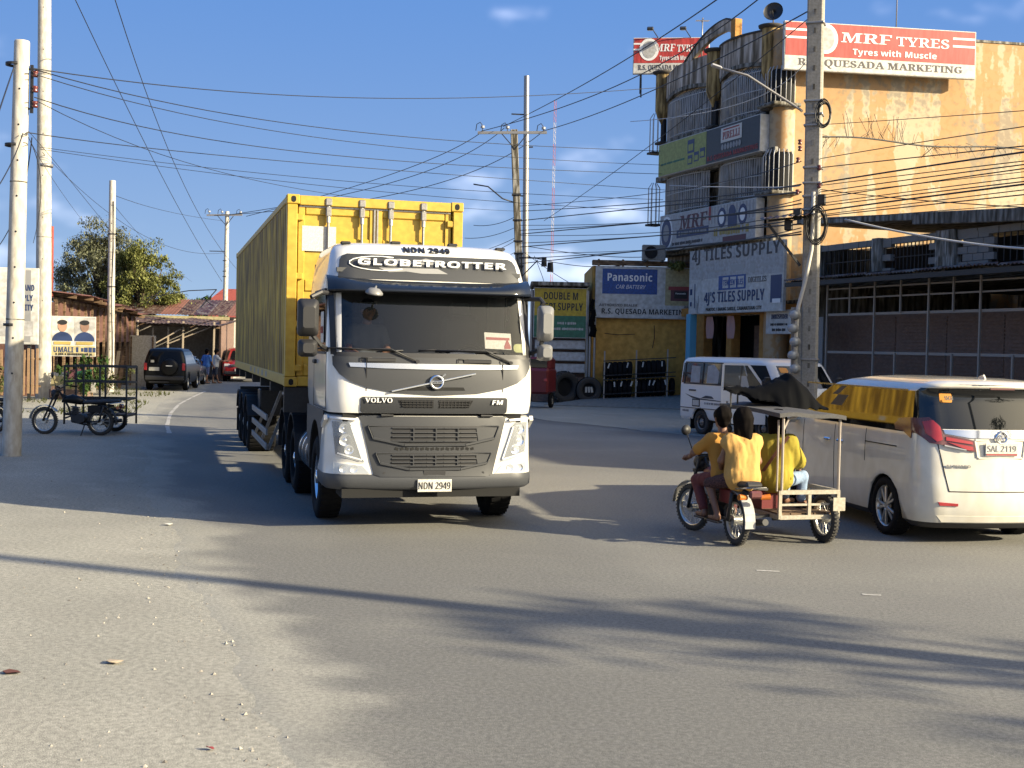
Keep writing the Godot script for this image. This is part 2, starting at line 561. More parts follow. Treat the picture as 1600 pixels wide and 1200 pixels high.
# piecewise-linear lookup in [z, x] pairs with falling z
func along(tab: Array, z: float) -> float:
	for i in range(1, tab.size()):
		if z >= tab[i][0]:
			var t: float = (z - tab[i - 1][0]) / (tab[i][0] - tab[i - 1][0])
			return lerpf(tab[i - 1][1], tab[i][1], t)
	return tab[-1][1]

const ROAD_L := [[12, 1.6], [0, 0.3], [-6.3, -1.27], [-8.9, -2.12], [-11.95, -3.13], [-15.5, -4.42], [-22, -6.5], [-30.2, -9.1], [-36, -10.6], [-41.9, -11.9], [-48.5, -13.0], [-56, -14.2], [-63, -16.0], [-75, -20.5], [-95, -30], [-130, -52]]
const ROAD_R := [[12, 40], [-14, 40], [-17, 30], [-21, 20], [-25, 12], [-28.5, 7.5], [-32, 4.4], [-36.7, 1.3], [-42, -0.8], [-48, -2.6], [-60, -6.0], [-75, -11], [-95, -20], [-130, -42]]

func dust(p: Vector3) -> Color:
	var t := n_mid.get_noise_2d(p.x, p.z)
	var b := n_big.get_noise_2d(p.x, p.z)
	var f := n_fine.get_noise_2d(p.x * 0.8, p.z * 0.8)
	var c := lin(0.68, 0.668, 0.59).lerp(lin(0.54, 0.532, 0.47), clampf(0.5 + t * 0.9 + f * 0.5, 0, 1))
	c = c.lerp(lin(0.48, 0.475, 0.415), clampf(0.3 + b * 1.1, 0, 1) * 0.6)
	return c.lerp(lin(0.78, 0.765, 0.68), smoothstep(0.28, 0.5, f + t * 0.3) * 0.6)

var n_big := noise(0.09, 71, 4)
var n_fine := noise(1.1, 72, 4)
var n_mid := noise(0.35, 73, 4)

func ground():
	var big := n_big
	var fine := n_fine
	var mid := n_mid
	# one sheet to the horizon, close-meshed where it is near
	var xs := []
	for v in [-900, -400, -200, -110, -70, -45, -32]: xs.append(float(v))
	var x := -26.0
	while x < 16.0:
		xs.append(x)
		x += 0.3
	for v in [18, 24, 36, 60, 120, 300, 900]: xs.append(float(v))
	var zs := []
	for v in [60, 30, 15, 5]: zs.append(float(v))
	var z := 0.0
	while z > -64.0:
		zs.append(z)
		z -= 0.3 if z > -34.0 else 0.6
	for v in [-66, -70, -78, -90, -110, -150, -220, -400, -900]: zs.append(float(v))
	var s := stn()
	s.set_smooth_group(0)
	var pv := []
	var pc := []
	for j in zs.size():
		for i in xs.size():
			var p := Vector3(xs[i], 0, zs[j])
			var t := mid.get_noise_2d(p.x, p.z)
			var b := big.get_noise_2d(p.x, p.z)
			var near: bool = absf(p.x) < 30 and p.z > -66
			var off: float = clampf((along(ROAD_L, p.z) - p.x - 0.7) / 2.0, 0, 1)
			p.y = -0.005 + (off * (0.006 + t * 0.010) if near else 0.0)
			var tn := dust(p)
			pv.append(p); pc.append(tn.srgb_to_linear())
	sheet(s, pv, pc, xs.size(), zs.size())
	tag(obj("ground", s, "dirt"), "dusty pale gravel and dirt verge beside the road", "ground", "", "structure")
	# asphalt
	s = stn()
	s.set_smooth_group(0)
	pv = []; pc = []
	zs = []
	z = 12.0
	while z > -130.0:
		zs.append(z)
		z -= 0.12 if z > -14.0 else 0.25 if z > -34.0 else (0.8 if z > -70 else 3.0)
	var nc := 90
	for zz in zs:
		var l := along(ROAD_L, zz) + fine.get_noise_2d(zz * 1.3, 3.0) * 0.10 + mid.get_noise_2d(zz * 0.8, 9.0) * 0.25
		var r := along(ROAD_R, zz) + fine.get_noise_2d(zz, 8.0) * 0.3
		for i in nc + 1:
			var u := float(i) / nc
			u = lerpf(u, u * u, 0.7 if zz > -26 else 0.0)
			var p := Vector3(lerpf(l, r, u), -0.012 if i == 0 or i == nc else 0.0, zz)
			if i == 1: p.x = l + 0.4 * (lerpf(l, r, lerpf(2.0 / nc, 4.0 / nc / nc, 0.7 if zz > -26 else 0.0)) - l)
			if i == nc - 1: p.x = r - 0.3
			var t := mid.get_noise_2d(p.x * 0.7, p.z * 0.7)
			var b := big.get_noise_2d(p.x + 40, p.z)
			var f := fine.get_noise_2d(p.x, p.z)
			var c := lin(0.40, 0.397, 0.37).lerp(lin(0.30, 0.30, 0.285), clampf(0.5 + b * 1.2 + f * 0.25, 0, 1))
			c = c.lerp(lin(0.46, 0.456, 0.415), clampf(t * 1.1 + f * 0.4, 0, 0.8))
			# blown dust along the edges, ragged
			var e: float = p.x - l
			c = c.lerp(dust(p), smoothstep(0.75, 0.2, e + f * 0.45 + t * 0.5))
			# polished wheel tracks along the lane
			var trk: float = maxf(exp(-pow((e - 2.2 + b * 0.6) / 0.45, 2.0)), exp(-pow((e - 4.3 + b * 0.6) / 0.45, 2.0)))
			c = c.lerp(lin(0.25, 0.25, 0.238), trk * 0.45 * clampf(0.6 + t, 0, 1))
			var er: float = r - p.x
			c = c.lerp(lin(0.264, 0.252, 0.228), smoothstep(3.0, 0.0, er + f * 1.5 + t * 2.0) * 0.8)
			pv.append(p); pc.append(c.srgb_to_linear())
	sheet(s, pv, pc, nc + 1, zs.size())
	tag(obj("road", s, "asphalt"), "worn grey asphalt road curving away between the shops", "road", "", "structure")
	# worn edge line, in strokes
	var lp := []
	var k := 0
	z = -28.5
	while z > -52.0:
		var z2 := z - rng.randf_range(1.6, 3.4)
		var a := Vector3(along(ROAD_L, z) + 0.75, 0.004, z)
		var b := Vector3(along(ROAD_L, z2) + 0.75, 0.004, z2)
		s = stn()
		strip(s, a, b, 0.11)
		tag(obj("edge_line", s, "linepaint"), "worn white edge line painted along the curving road", "road marking", "strokes of the worn white edge line", "structure")
		z = z2 - rng.randf_range(0.05, 0.5)
	for q in [[2.55, -12.2, 0.22], [3.25, -11.1, 0.16], [4.1, -9.1, 0.14]]:
		s = stn()
		strip(s, Vector3(q[0] - q[2] / 2, 0.004, q[1]), Vector3(q[0] + q[2] / 2, 0.004, q[1] + 0.03), 0.07)
		tag(obj("lane_mark", s, "linepaint"), "small leftover fragment of white lane paint on the asphalt", "road marking", "leftover scraps of lane paint", "structure")
	# loose stones on the verge and along its edge
	s = stn()
	s.set_smooth_group(-1)
	for i in 4200:
		var zz := -5.5 - pow(rng.randf(), 1.6) * 34.0
		var l := along(ROAD_L, zz)
		var xx := l + 0.25 - absf(rng.randfn(0, 1.6)) if rng.randf() < 0.7 else l - rng.randf() * 9.0
		if i % 4 == 0: xx = l + rng.randfn(0.0, 0.16)
		var r := 0.003 + pow(rng.randf(), 7.0) * 0.015
		var cc := lin(0.42, 0.39, 0.33).lerp(lin(0.12, 0.11, 0.10), pow(rng.randf(), 1.8)).srgb_to_linear()
		s.set_color(cc)
		stone(s, Vector3(xx, -0.008 + r * 0.3, zz), r)
	var o = obj("loose_gravel", s, "pebble")
	tag(o, "loose gravel stones scattered over the dusty verge", "gravel", "", "stuff")

func strip(s: SurfaceTool, a: Vector3, b: Vector3, w: float):
	s.set_smooth_group(-1)
	var d := (b - a).normalized()
	var x := d.cross(Vector3.UP) * w * 0.5
	var n := maxi(2, int(a.distance_to(b) / 0.25))
	var pl := a + x
	var pr := a - x
	for i in n:
		var t := float(i + 1) / n
		var m := a.lerp(b, t)
		var ql := m + x * rng.randf_range(0.65, 1.1)
		var qr := m - x * rng.randf_range(0.65, 1.1)
		quad(s, pl, ql, qr, pr)
		pl = ql; pr = qr

func stone(s: SurfaceTool, c: Vector3, r: float):
	var v := []
	for d in [Vector3(1, 0, 0), Vector3(0, 0, 1), Vector3(-1, 0, 0), Vector3(0, 0, -1), Vector3(0.2, 0.8, 0.1)]:
		v.append(c + d.rotated(Vector3.UP, c.x * 37.0) * r * rng.randf_range(0.6, 1.3))
	for i in 4: tri(s, v[i], v[(i + 1) % 4], v[4])

func sheet(s: SurfaceTool, pv: Array, pc: Array, nx: int, nz: int):
	for j in nz - 1:
		for i in nx - 1:
			var a := j * nx + i
			for q in [a, a + nx, a + 1, a + 1, a + nx, a + nx + 1]:
				s.set_color(pc[q]); s.set_normal(Vector3.UP); s.add_vertex(pv[q])

# ---------------------------------------------------------------- vehicles
# A body as stacked plan outlines. Row: [y, front z, rear z, half width, front corner, rear corner, front bow, rear bow].
# side: fractions along the flank. pick(row, zone, index, point) names the material of a cell ("" leaves a hole). arches: [z, radius, height].
func outline(r: Array, side: Array, nf: int, nc: int) -> Array:
	var out := []
	var y: float = r[0]; var zf: float = r[1]; var zr: float = r[2]; var w: float = r[3]
	var cf := minf(r[4], w * 0.98); var cr := minf(r[5], w * 0.98)
	var bf: float = r[6]; var br: float = r[7]
	var wr := w - cr; var wf := w - cf
	var half := []
	for i in nf:
		var x := wr * i / nf
		half.append([Vector3(x, y, zr + br * pow(x / maxf(wr, 0.01), 2.0)), "R", i])
	for i in nc:
		var t := PI / 2 * i / nc
		half.append([Vector3(wr + cr * sin(t), y, zr + br + cr * (1 - cos(t))), "r", i])
	for i in side.size():
		half.append([Vector3(w, y, lerpf(zr + br + cr, zf - bf - cf, side[i])), "S", i])
	for i in range(1, nc + 1):
		var t := PI / 2 * i / nc
		half.append([Vector3(wf + cf * cos(t), y, zf - bf - cf + cf * sin(t)), "f", i - 1])
	for i in range(1, nf + 1):
		var x := wf * (1.0 - float(i) / nf)
		half.append([Vector3(x, y, zf - bf * pow(x / maxf(wf, 0.01), 2.0)), "F", i - 1])
	out = half.duplicate()
	for i in range(half.size() - 2, 0, -1):
		var h: Array = half[i]
		out.append([Vector3(-h[0].x, h[0].y, h[0].z), h[1], h[2]])
	return out

func shell(rows: Array, side: Array, nf: int, nc: int, arches: Array, pick: Callable, parent: Node3D, names := {}) -> Dictionary:
	var g := []
	for r in rows:
		var ring := outline(r, side, nf, nc)
		for c in ring:
			for a in arches:
				if c[1] == "S" and absf(c[0].z - a[0]) < a[1]:
					c[0].y = maxf(c[0].y, a[2] + sqrt(a[1] * a[1] - pow(c[0].z - a[0], 2.0)))
		g.append(ring)
	var n: int = g[0].size()
	var nr := g.size()
	var nm := []
	for i in nr:
		var row := []
		for j in n:
			var du: Vector3 = g[i][(j + 1) % n][0] - g[i][(j - 1 + n) % n][0]
			var dv: Vector3 = g[mini(i + 1, nr - 1)][j][0] - g[maxi(i - 1, 0)][j][0]
			var v := dv.cross(du)
			row.append(v.normalized() if v.length() > 1e-7 else Vector3.UP)
		nm.append(row)
	var tools := {}
	for i in nr - 1:
		for j in n:
			var k := (j + 1) % n
			var p: Vector3 = (g[i][j][0] + g[i + 1][k][0] + g[i][k][0] + g[i + 1][j][0]) * 0.25
			# a cell belongs to the zone of the column that starts it on its own half
			var c: Array = g[i][j] if j < n / 2 else g[i][k]
			var m: String = pick.call(i, c[1], c[2], p)
			if m == "": continue
			if not tools.has(m): tools[m] = stn()
			var s: SurfaceTool = tools[m]
			var zone_flat: bool = m == "tint" and c[1] == "S"     # side glass is flat
			var flat: Vector3 = (g[i + 1][j][0] - g[i][k][0]).cross(g[i + 1][k][0] - g[i][j][0]).normalized()
			if flat.dot(nm[i][j]) < 0: flat = -flat
			for q in [[i, j], [i, k], [i + 1, k], [i, j], [i + 1, k], [i + 1, j]]:
				s.set_normal(flat if zone_flat else nm[q[0]][q[1]])
				s.add_vertex(g[q[0]][q[1]][0])
	var made := {}
	for m in tools:
		var s: SurfaceTool = tools[m]
		s.index()
		made[m] = obj(names.get(m, "body"), s.commit(), m, parent)
	return made

# wheel lying on the x axis: tyre, rim and hub; face is the side (+1 or -1) the rim shows
func wheel(parent: Node3D, c: Vector3, r: float, w: float, rim_r: float, face: float, rim_mat := "alloy", spokes := 5, called := "wheel", tread := 40, tyre_mat := "rubber", steer := 0.0) -> Node3D:
	var o := Node3D.new()
	o.name = called
	parent.add_child(o, true)
	o.position = c
	o.rotation.y = steer
	var s := stn()
	var h := w / 2
	var bev := minf(r - rim_r, h) * 0.35
	lathe(s, [Vector2(rim_r, -h * 0.8), Vector2(rim_r + 0.01, -h), Vector2(r - bev, -h), Vector2(r - bev * 0.25, -h * 0.85), Vector2(r, -h * 0.55), Vector2(r, h * 0.55), Vector2(r - bev * 0.25, h * 0.85), Vector2(r - bev, h), Vector2(rim_r + 0.01, h), Vector2(rim_r, h * 0.8)], Vector3.ZERO, Vector3.RIGHT, 30)
	s.set_smooth_group(-1)
	if tread > 0:
		for i in tread:
			var t := TAU * i / tread
			var d := Vector3(0, cos(t), sin(t))
			for e in [-1, 1]:
				bar(s, d * (r - 0.002) + Vector3(e * h * 0.08, 0, 0), d * (r - 0.004) + Vector3(e * h * 0.86, 0, 0).rotated(Vector3.RIGHT, 0.0) + d.cross(Vector3.RIGHT) * r * 0.04 * e, TAU * r / tread * 0.55, 0.012, d)
	obj("tyre", s, tyre_mat, o)
	s = stn()
	var fx := h * 0.72 * face
	lathe(s, [Vector2(rim_r, -h * 0.8), Vector2(rim_r * 0.93, -h * 0.7), Vector2(rim_r * 0.9, 0), Vector2(rim_r * 0.93, h * 0.7), Vector2(rim_r, h * 0.8)], Vector3.ZERO, Vector3.RIGHT, 30)
	if spokes == 0:
		# pressed steel disc, dished, with hub and nuts
		lathe(s, [Vector2(rim_r * 0.92, h * 0.5), Vector2(rim_r * 0.80, h * 0.15), Vector2(rim_r * 0.55, h * 0.05), Vector2(rim_r * 0.48, h * 0.45), Vector2(rim_r * 0.30, h * 0.62), Vector2(rim_r * 0.28, h * 0.95), Vector2(0.001, h * 1.0)], Vector3.ZERO, Vector3.RIGHT * face, 24)
		for i in 10:
			var t := TAU * i / 10
			var d := Vector3(0, cos(t), sin(t)) * rim_r * 0.40
			cyl(s, d + Vector3(face * h * 0.4, 0, 0), d + Vector3(face * h * 0.72, 0, 0), 0.018, 0.016, 6)
	else:
		cyl(s, Vector3(fx * 0.5, 0, 0), Vector3(fx, 0, 0), rim_r * 0.24, rim_r * 0.2, 16)
		for i in spokes:
			var t := TAU * (i + 0.3) / spokes
			for e in [-0.13, 0.13]:
				var d := Vector3(0, cos(t + e), sin(t + e))
				var d2 := Vector3(0, cos(t + e * 1.6), sin(t + e * 1.6))
				bar(s, d * rim_r * 0.16 + Vector3(fx * 0.92, 0, 0), d2 * rim_r * 0.95 + Vector3(fx * 0.8, 0, 0), 0.035, rim_r * 0.13, Vector3.RIGHT, 0.006)
	obj("rim", s, rim_mat, o)
	s = stn()
	cyl(s, Vector3(-h * 0.6, 0, 0), Vector3(fx * 0.35, 0, 0), rim_r * 0.86, -1, 20)
	obj("brake_drum", s, "void", o)
	return o

# ---- tractor unit. Origin: road under the middle of the front bumper; +z is forwards, +x the picture's right.
const CAB := [
	[1.36, -0.03, -2.25, 1.20, 0.26, 0.10, 0.06, 0.0], [1.46, -0.005, -2.27, 1.215, 0.27, 0.10, 0.06, 0.0], [1.60, 0.0, -2.28, 1.22, 0.27, 0.10, 0.06, 0.0], [1.80, -0.015, -2.28, 1.22, 0.27, 0.10, 0.06, 0.0],
	[2.03, -0.06, -2.28, 1.22, 0.26, 0.10, 0.06, 0.0], [2.20, -0.11, -2.28, 1.215, 0.26, 0.10, 0.06, 0.0], [2.40, -0.175, -2.28, 1.21, 0.26, 0.10, 0.06, 0.0], [2.60, -0.25, -2.28, 1.205, 0.26, 0.10, 0.06, 0.0], [2.76, -0.31, -2.28, 1.20, 0.26, 0.10, 0.06, 0.0],
	[2.92, -0.37, -2.28, 1.185, 0.24, 0.12, 0.035, 0.0], [3.08, -0.45, -2.28, 1.16, 0.24, 0.14, 0.03, 0.0], [3.20, -0.53, -2.27, 1.135, 0.25, 0.16, 0.03, 0.0], [3.29, -0.64, -2.25, 1.10, 0.27, 0.18, 0.05, 0.0], [3.345, -0.80, -2.22, 1.03, 0.28, 0.2, 0.08, 0.0], [3.37, -1.05, -2.15, 0.90, 0.28, 0.2, 0.06, 0.0], [3.38, -1.5, -1.9, 0.35, 0.1, 0.1, 0.0, 0.0], [3.38, -1.69, -1.71, 0.02, 0.01, 0.01, 0.0, 0.0]]
const LOW := [[0.48, -0.07, -0.9, 1.20, 0.30, 0.05, 0.07, 0.0], [0.52, -0.01, -0.9, 1.24, 0.32, 0.05, 0.07, 0.0], [0.62, 0.0, -0.9, 1.245, 0.32, 0.05, 0.07, 0.0], [0.66, -0.02, -0.9, 1.24, 0.32, 0.05, 0.07, 0.0], [0.80, -0.03, -0.75, 1.235, 0.32, 0.05, 0.07, 0.0], [1.05, -0.03, -0.7, 1.225, 0.31, 0.05, 0.07, 0.0], [1.27, -0.04, -0.62, 1.215, 0.30, 0.05, 0.07, 0.0], [1.33, -0.06, -0.62, 1.20, 0.30, 0.05, 0.07, 0.0], [1.335, -0.3, -0.5, 1.0, 0.1, 0.05, 0.05, 0.0]]

func front_at(rows: Array, p: Vector2) -> Vector3:
	var i := 0
	while i < rows.size() - 2 and rows[i + 1][0] < p.y: i += 1
	var t := clampf((p.y - rows[i][0]) / (rows[i + 1][0] - rows[i][0]), 0, 1)
	var zf := lerpf(rows[i][1], rows[i + 1][1], t); var w := lerpf(rows[i][3], rows[i + 1][3], t)
	var cf := lerpf(rows[i][4], rows[i + 1][4], t); var bf := lerpf(rows[i][6], rows[i + 1][6], t)
	var x := absf(p.x); var wf := w - cf
	if x <= wf: return Vector3(p.x, p.y, zf - bf * pow(x / wf, 2.0))
	var d := minf(x - wf, cf)
	return Vector3(p.x, p.y, zf - bf - (cf - sqrt(maxf(cf * cf - d * d, 0.0))))

func mirror_poly(q: PackedVector2Array) -> PackedVector2Array:
	var o := PackedVector2Array()
	for p in q: o.append(Vector2(-p.x, p.y))
	return o

const TRUCK_AT := Vector3(-0.868, 0, -14.307)
const TRUCK_YAW := 0.2727

func tractor():
	var T := thing("tractor_truck", "white articulated lorry tractor with dark grey grille and NDN 2949 plates", "truck", TRUCK_AT, TRUCK_YAW)
	var fu := func(p: Vector2) -> Vector3: return front_at(CAB, p)
	var fl := func(p: Vector2) -> Vector3: return front_at(LOW, p)
	var out := Vector3(0, 0, 1)
	var pick := func(i: int, zone: String, k: int, p: Vector3) -> String:
		if i >= 4 and i <= 7 and (zone == "F" or (zone == "f" and k >= 4)): return ""
		if i >= 4 and i <= 7 and zone == "S" and k >= 5 and k <= 7: return ""
		return "white_paint"
	shell(CAB, [0.0, 0.1, 0.2, 0.3, 0.4, 0.5, 0.65, 0.82, 0.97, 1.0], 8, 7, [], pick, T, {"white_paint": "cab_shell"})
	# windscreen and side windows
	var s := stn()
	panel(s, rrect(0, 2.40, 2.26, 0.75, 0.06), fu, out, 0.004, 0.10)
	obj("windscreen", s, "glass", T)
	s = stn()
	panel(s, poly([-1.17, 2.79, 1.17, 2.79, 1.17, 2.72, 1.08, 2.73, -1.08, 2.73, -1.17, 2.72]), fu, out, 0.012, 0.1)
	for e in [-1.0, 1.0]:
		panel(s, poly([e * 1.135, 2.72, e * 1.19, 2.72, e * 1.185, 2.02, e * 1.125, 2.02]), fu, out, 0.012, 0.1)
	panel(s, poly([-1.17, 2.05, 1.17, 2.05, 1.15, 2.0, -1.15, 2.0]), fu, out, 0.012, 0.1)
	obj("windscreen_surround", s, "dark_plastic", T)
	for e in [-1.0, 1.0]:
		s = stn()
		extr(s, poly([-1.45, 2.04, -0.42, 2.04, -0.52, 2.74, -1.45, 2.76]), 0.012, Transform3D(Basis(Vector3(0, 0, 1), Vector3.UP, Vector3(-1, 0, 0)), Vector3(e * 1.214 + 0.006, 0, 0)))
		var w := obj("side_window", s, "tint", T)
		s = stn()
		for q in [[-1.47, 2.40, 0.04, 0.76], [-0.95, 2.03, 1.08, 0.03], [-0.98, 2.765, 1.0, 0.03]]:
			box(s, Vector3(e * 1.214, q[1], q[0]), Vector3(0.03, q[3], q[2]))
		obj("window_frame", s, "dark_plastic", w)
		# door: seams and handle
		s = stn()
		for q in [[-1.52, 1.85, 0.012, 0.95], [-0.36, 1.72, 0.012, 0.68]]:
			box(s, Vector3(e * 1.2195, q[1], q[0]), Vector3(0.006, q[3], q[2]))
		box(s, Vector3(e * 1.2195, 1.385, -0.94), Vector3(0.006, 0.012, 1.16))
		var d := obj("door_seam", s, "dark_plastic", T)
		s = stn()
		box(s, Vector3(e * 1.235, 1.92, -1.36), Vector3(0.04, 0.05, 0.2), Basis(), 0.012)
		obj("door_handle", s, "dark_plastic", d)
	# white stickers on the side pane
	var K := obj("window_sticker", (func():
		var q := stn()
		box(q, Vector3(-1.232, 2.33, -0.66), Vector3(0.004, 0.36, 0.26))
		return q).call(), "plate_white", T)
	words("sticker_letters", "IN-I", "sign_red", K, Vector3(-1.235, 2.30, -0.66), Basis(Vector3(0, 0, 1), Vector3.UP, Vector3(-1, 0, 0)), 0.08, 0.22)
	# grey mask below the glass, swooping down in the middle
	s = stn()
	panel(s, poly([-1.17, 2.0, -1.165, 1.90, -1.10, 1.80, -0.98, 1.715, -0.80, 1.65, -0.5, 1.595, 0, 1.57, 0.5, 1.595, 0.80, 1.65, 0.98, 1.715, 1.10, 1.80, 1.165, 1.90, 1.17, 2.0]), fu, out, 0.014, 0.1)
	var mask := obj("front_mask", s, "grey_plastic", T)
	s = stn()
	panel(s, poly([-1.0, 1.93, 1.0, 1.93, 0.98, 1.885, 0.6, 1.872, 0, 1.865, -0.6, 1.872, -0.98, 1.885]), fu, out, 0.028, 0.12)
	obj("silver_strip", s, "silver", mask)
	s = stn()
	panel(s, poly([-0.30, 1.665, 0.32, 1.665, 0.34, 1.63, -0.34, 1.625]), fu, out, 0.017, 0.1)
	obj("air_slot", s, "void", mask)
	for x in [-0.80, 0.80]:
		s = stn()
		box(s, fu.call(Vector2(x, 1.80)) + Vector3(0, 0, 0.0125), Vector3(0.008, 0.38, 0.008))
		obj("mask_seam", s, "void", mask)
	var E := Node3D.new(); E.name = "emblem"; T.add_child(E, true)
	s = stn()
	bar(s, Vector3(-0.52, 1.612, 0.022), Vector3(0.46, 1.826, 0.022), 0.02, 0.026, Vector3(0, 0, 1), 0.004)
	obj("diagonal_bar", s, "silver", E)
	s = stn()
	lathe(s, [Vector2(0.056, 0.03), Vector2(0.06, 0.045), Vector2(0.082, 0.045), Vector2(0.086, 0.02)], Vector3(0, 1.722, 0), out, 28)
	box(s, Vector3(0, 1.722, 0.04), Vector3(0.13, 0.034, 0.012), Basis(), 0.003)
	bar(s, Vector3(0.055, 1.777, 0.035), Vector3(0.098, 1.82, 0.035), 0.018, 0.02, Vector3(0, 0, 1))
	obj("emblem_ring", s, "chrome", E)
	s = stn()
	cyl(s, Vector3(0, 1.722, 0.016), Vector3(0, 1.722, 0.030), 0.06, -1, 24)
	obj("emblem_ground", s, "dark_plastic", E)
	words("emblem_letters", "VOLVO", "ink", E, Vector3(0, 1.722, 0.046), Basis(), 0.018, 0.11, "Droid Serif")
	# vent panel with maker's letters
	s = stn()
	panel(s, rrect(0, 1.455, 1.72, 0.185, 0.03), fu, out, 0.012, 0.15)
	var vp := obj("vent_panel", s, "grey_plastic", T)
	for e in [-1.0, 1.0]:
		s = stn()
		panel(s, poly([e * 0.03, 1.515, e * 0.44, 1.515, e * 0.40, 1.44, e * 0.36, 1.425, e * 0.03, 1.425]), fu, out, 0.016, 0.15)
		var v := obj("air_vent", s, "void", vp)
		s = stn()
		for k in 3:
			box(s, fu.call(Vector2(e * 0.22, 1.445 + k * 0.028)) + Vector3(0, 0, 0.017), Vector3(0.38 - 0.02 * (2 - k), 0.006, 0.012))
		for k in 9:
			bar(s, fu.call(Vector2(e * (0.05 + k * 0.043), 1.43)) + Vector3(0, 0, 0.018), fu.call(Vector2(e * (0.055 + k * 0.043), 1.51)) + Vector3(0, 0, 0.018), 0.006, 0.006)
		obj("vent_mesh", s, "dark_plastic", v)
	words("maker_letters", "VOLVO", "letter_white", vp, Vector3(-0.66, 1.51, -0.008), yawb(-0.06), 0.052, 0.31, "Droid Serif")
	words("series_letters", "FM", "letter_white", vp, Vector3(0.735, 1.495, -0.012), yawb(0.06), 0.05, 0.125, "Droid Sans", true, 0.2)
	# shadow gap behind: radiator and latches between mask and bumper
	s = stn()
	box(s, Vector3(0, 1.32, -0.22), Vector3(2.1, 0.16, 0.2))
	obj("radiator_gap", s, "void", T)
	s = stn()
	for x in [-0.55, 0.62]: cyl(s, Vector3(x - 0.07, 1.335, -0.06), Vector3(x + 0.07, 1.335, -0.06), 0.018, 0.012, 8)
	box(s, Vector3(0, 1.325, -0.10), Vector3(0.75, 0.05, 0.05), Basis(), 0.01)
	pieces("latch", s, "dark_steel", T)
	# bumper block
	var pl := func(i: int, zone: String, k: int, p: Vector3) -> String:
		return "bumper_grey" if i < 3 else "white_paint"
	shell(LOW, [0.0, 0.5, 1.0], 8, 7, [], pl, T, {"white_paint": "bumper_corners", "bumper_grey": "bumper"})
	s = stn()
	panel(s, poly([-0.87, 1.325, 0.87, 1.325, 0.84, 1.24, 0.70, 0.66, 0.62, 0.635, -0.62, 0.635, -0.70, 0.66, -0.84, 1.24]), fl, out, 0.012, 0.12)
	var gp := obj("grille_panel", s, "grey_plastic", T)
	for q in [[[-0.77, 1.215, 0.77, 1.215, 0.715, 1.075, 0.36, 1.0, -0.36, 1.0, -0.715, 1.075], 0.50, 1.19, 1.05, 4, "upper"], [[-0.68, 0.905, 0.68, 0.905, 0.63, 0.79, 0.30, 0.722, -0.30, 0.722, -0.63, 0.79], 0.50, 0.88, 0.765, 4, "lower"]]:
		s = stn()
		panel(s, poly(q[0]), fl, out, 0.016, 0.12)
		var go := obj("grille_opening", s, "dark_plastic", gp)
		# raised frame round the opening
		s = stn()
		var pp := poly(q[0])
		for k in pp.size():
			var a: Vector3 = fl.call(pp[k]) + Vector3(0, 0, 0.022); var b: Vector3 = fl.call(pp[(k + 1) % pp.size()]) + Vector3(0, 0, 0.022)
			bar(s, a, b, 0.03 if k in [2, 3, 4] else 0.014, 0.03, Vector3(0, 0, 1), 0.005)
		obj("grille_frame", s, "grey_plastic", go)
		for e in [-1.0, 1.0]:
			s = stn()
			var y0: float = q[3]; var y1: float = q[2]
			panel(s, poly([e * 0.49, y1 + 0.012, e * (0.75 if y1 > 1 else 0.66), y1 + 0.012, e * (0.70 if y1 > 1 else 0.62), y0 + 0.03, e * 0.52, y0 - 0.015]), fl, out, 0.024, 0.12)
			obj("grille_cheek", s, "grey_plastic", go)
		for k in q[4]:
			s = stn()
			var y := lerpf(q[2], q[3] - 0.01, float(k) / (q[4] - 1))
			for i in 5:
				var x0 := -0.5 + i * 0.2
				bar(s, fl.call(Vector2(x0, y)) + Vector3(0, 0, 0.024), fl.call(Vector2(x0 + 0.2, y)) + Vector3(0, 0, 0.024), 0.015, 0.028, Vector3(0, 0.5, 1), 0.004)
			obj("grille_slat", s, "grey_plastic", go)
		s = stn()
		for x in [-0.25, 0.01, 0.27]:
			box(s, fl.call(Vector2(x, (q[2] + q[3]) / 2)) + Vector3(0, 0, 0.026), Vector3(0.012, q[2] - q[3], 0.02))
		pieces("grille_strut", s, "grey_plastic", go)
	s = stn()
	for k in 16:
		box(s, fl.call(Vector2(-0.44 + k * 0.059, 0.955)) + Vector3(0, 0, 0.012), Vector3(0.04, 0.03, 0.006), Basis(Vector3(0, 0, 1), 0.3 if k % 2 else -0.3))
	pieces("mesh_holes", s, "void", gp)
	s = stn()
	box(s, fl.call(Vector2(0, 0.68)) + Vector3(0, 0, 0.016), Vector3(0.26, 0.08, 0.012), Basis(), 0.004)
	for x in [-0.58, 0.58]: cyl(s, fl.call(Vector2(x, 0.675)), fl.call(Vector2(x, 0.675)) + Vector3(0, 0, 0.02), 0.016, -1, 10)
	pieces("tow_cover", s, "dark_plastic", gp)
	# lamps
	for e in [-1.0, 1.0]:
		s = stn()
		panel(s, poly([e * 1.16, 1.26, e * 0.985, 1.255, e * 0.945, 1.20, e * 0.805, 0.80, e * 1.12, 0.885]), fl, out, 0.006, 0.06)
		var hl := obj("headlamp", s, "void", T)
		s = stn()
		for q in [[1.04, 1.18, 0.055], [1.02, 1.05, 0.07], [0.98, 0.94, 0.055]]:
			var c: Vector3 = fl.call(Vector2(e * q[0], q[1]))
			lathe(s, [Vector2(q[2], 0.014), Vector2(q[2] * 0.8, 0.004), Vector2(q[2] * 0.45, 0.001), Vector2(0.001, 0.002)], c + Vector3(0, 0, 0.006), out, 20)
			lathe(s, [Vector2(q[2] * 0.4, 0.0), Vector2(q[2] * 0.3, 0.02), Vector2(0.001, 0.026)], c + Vector3(0, 0, 0.006), out, 14)
		obj("reflector", s, "chrome", hl)
		s = stn()
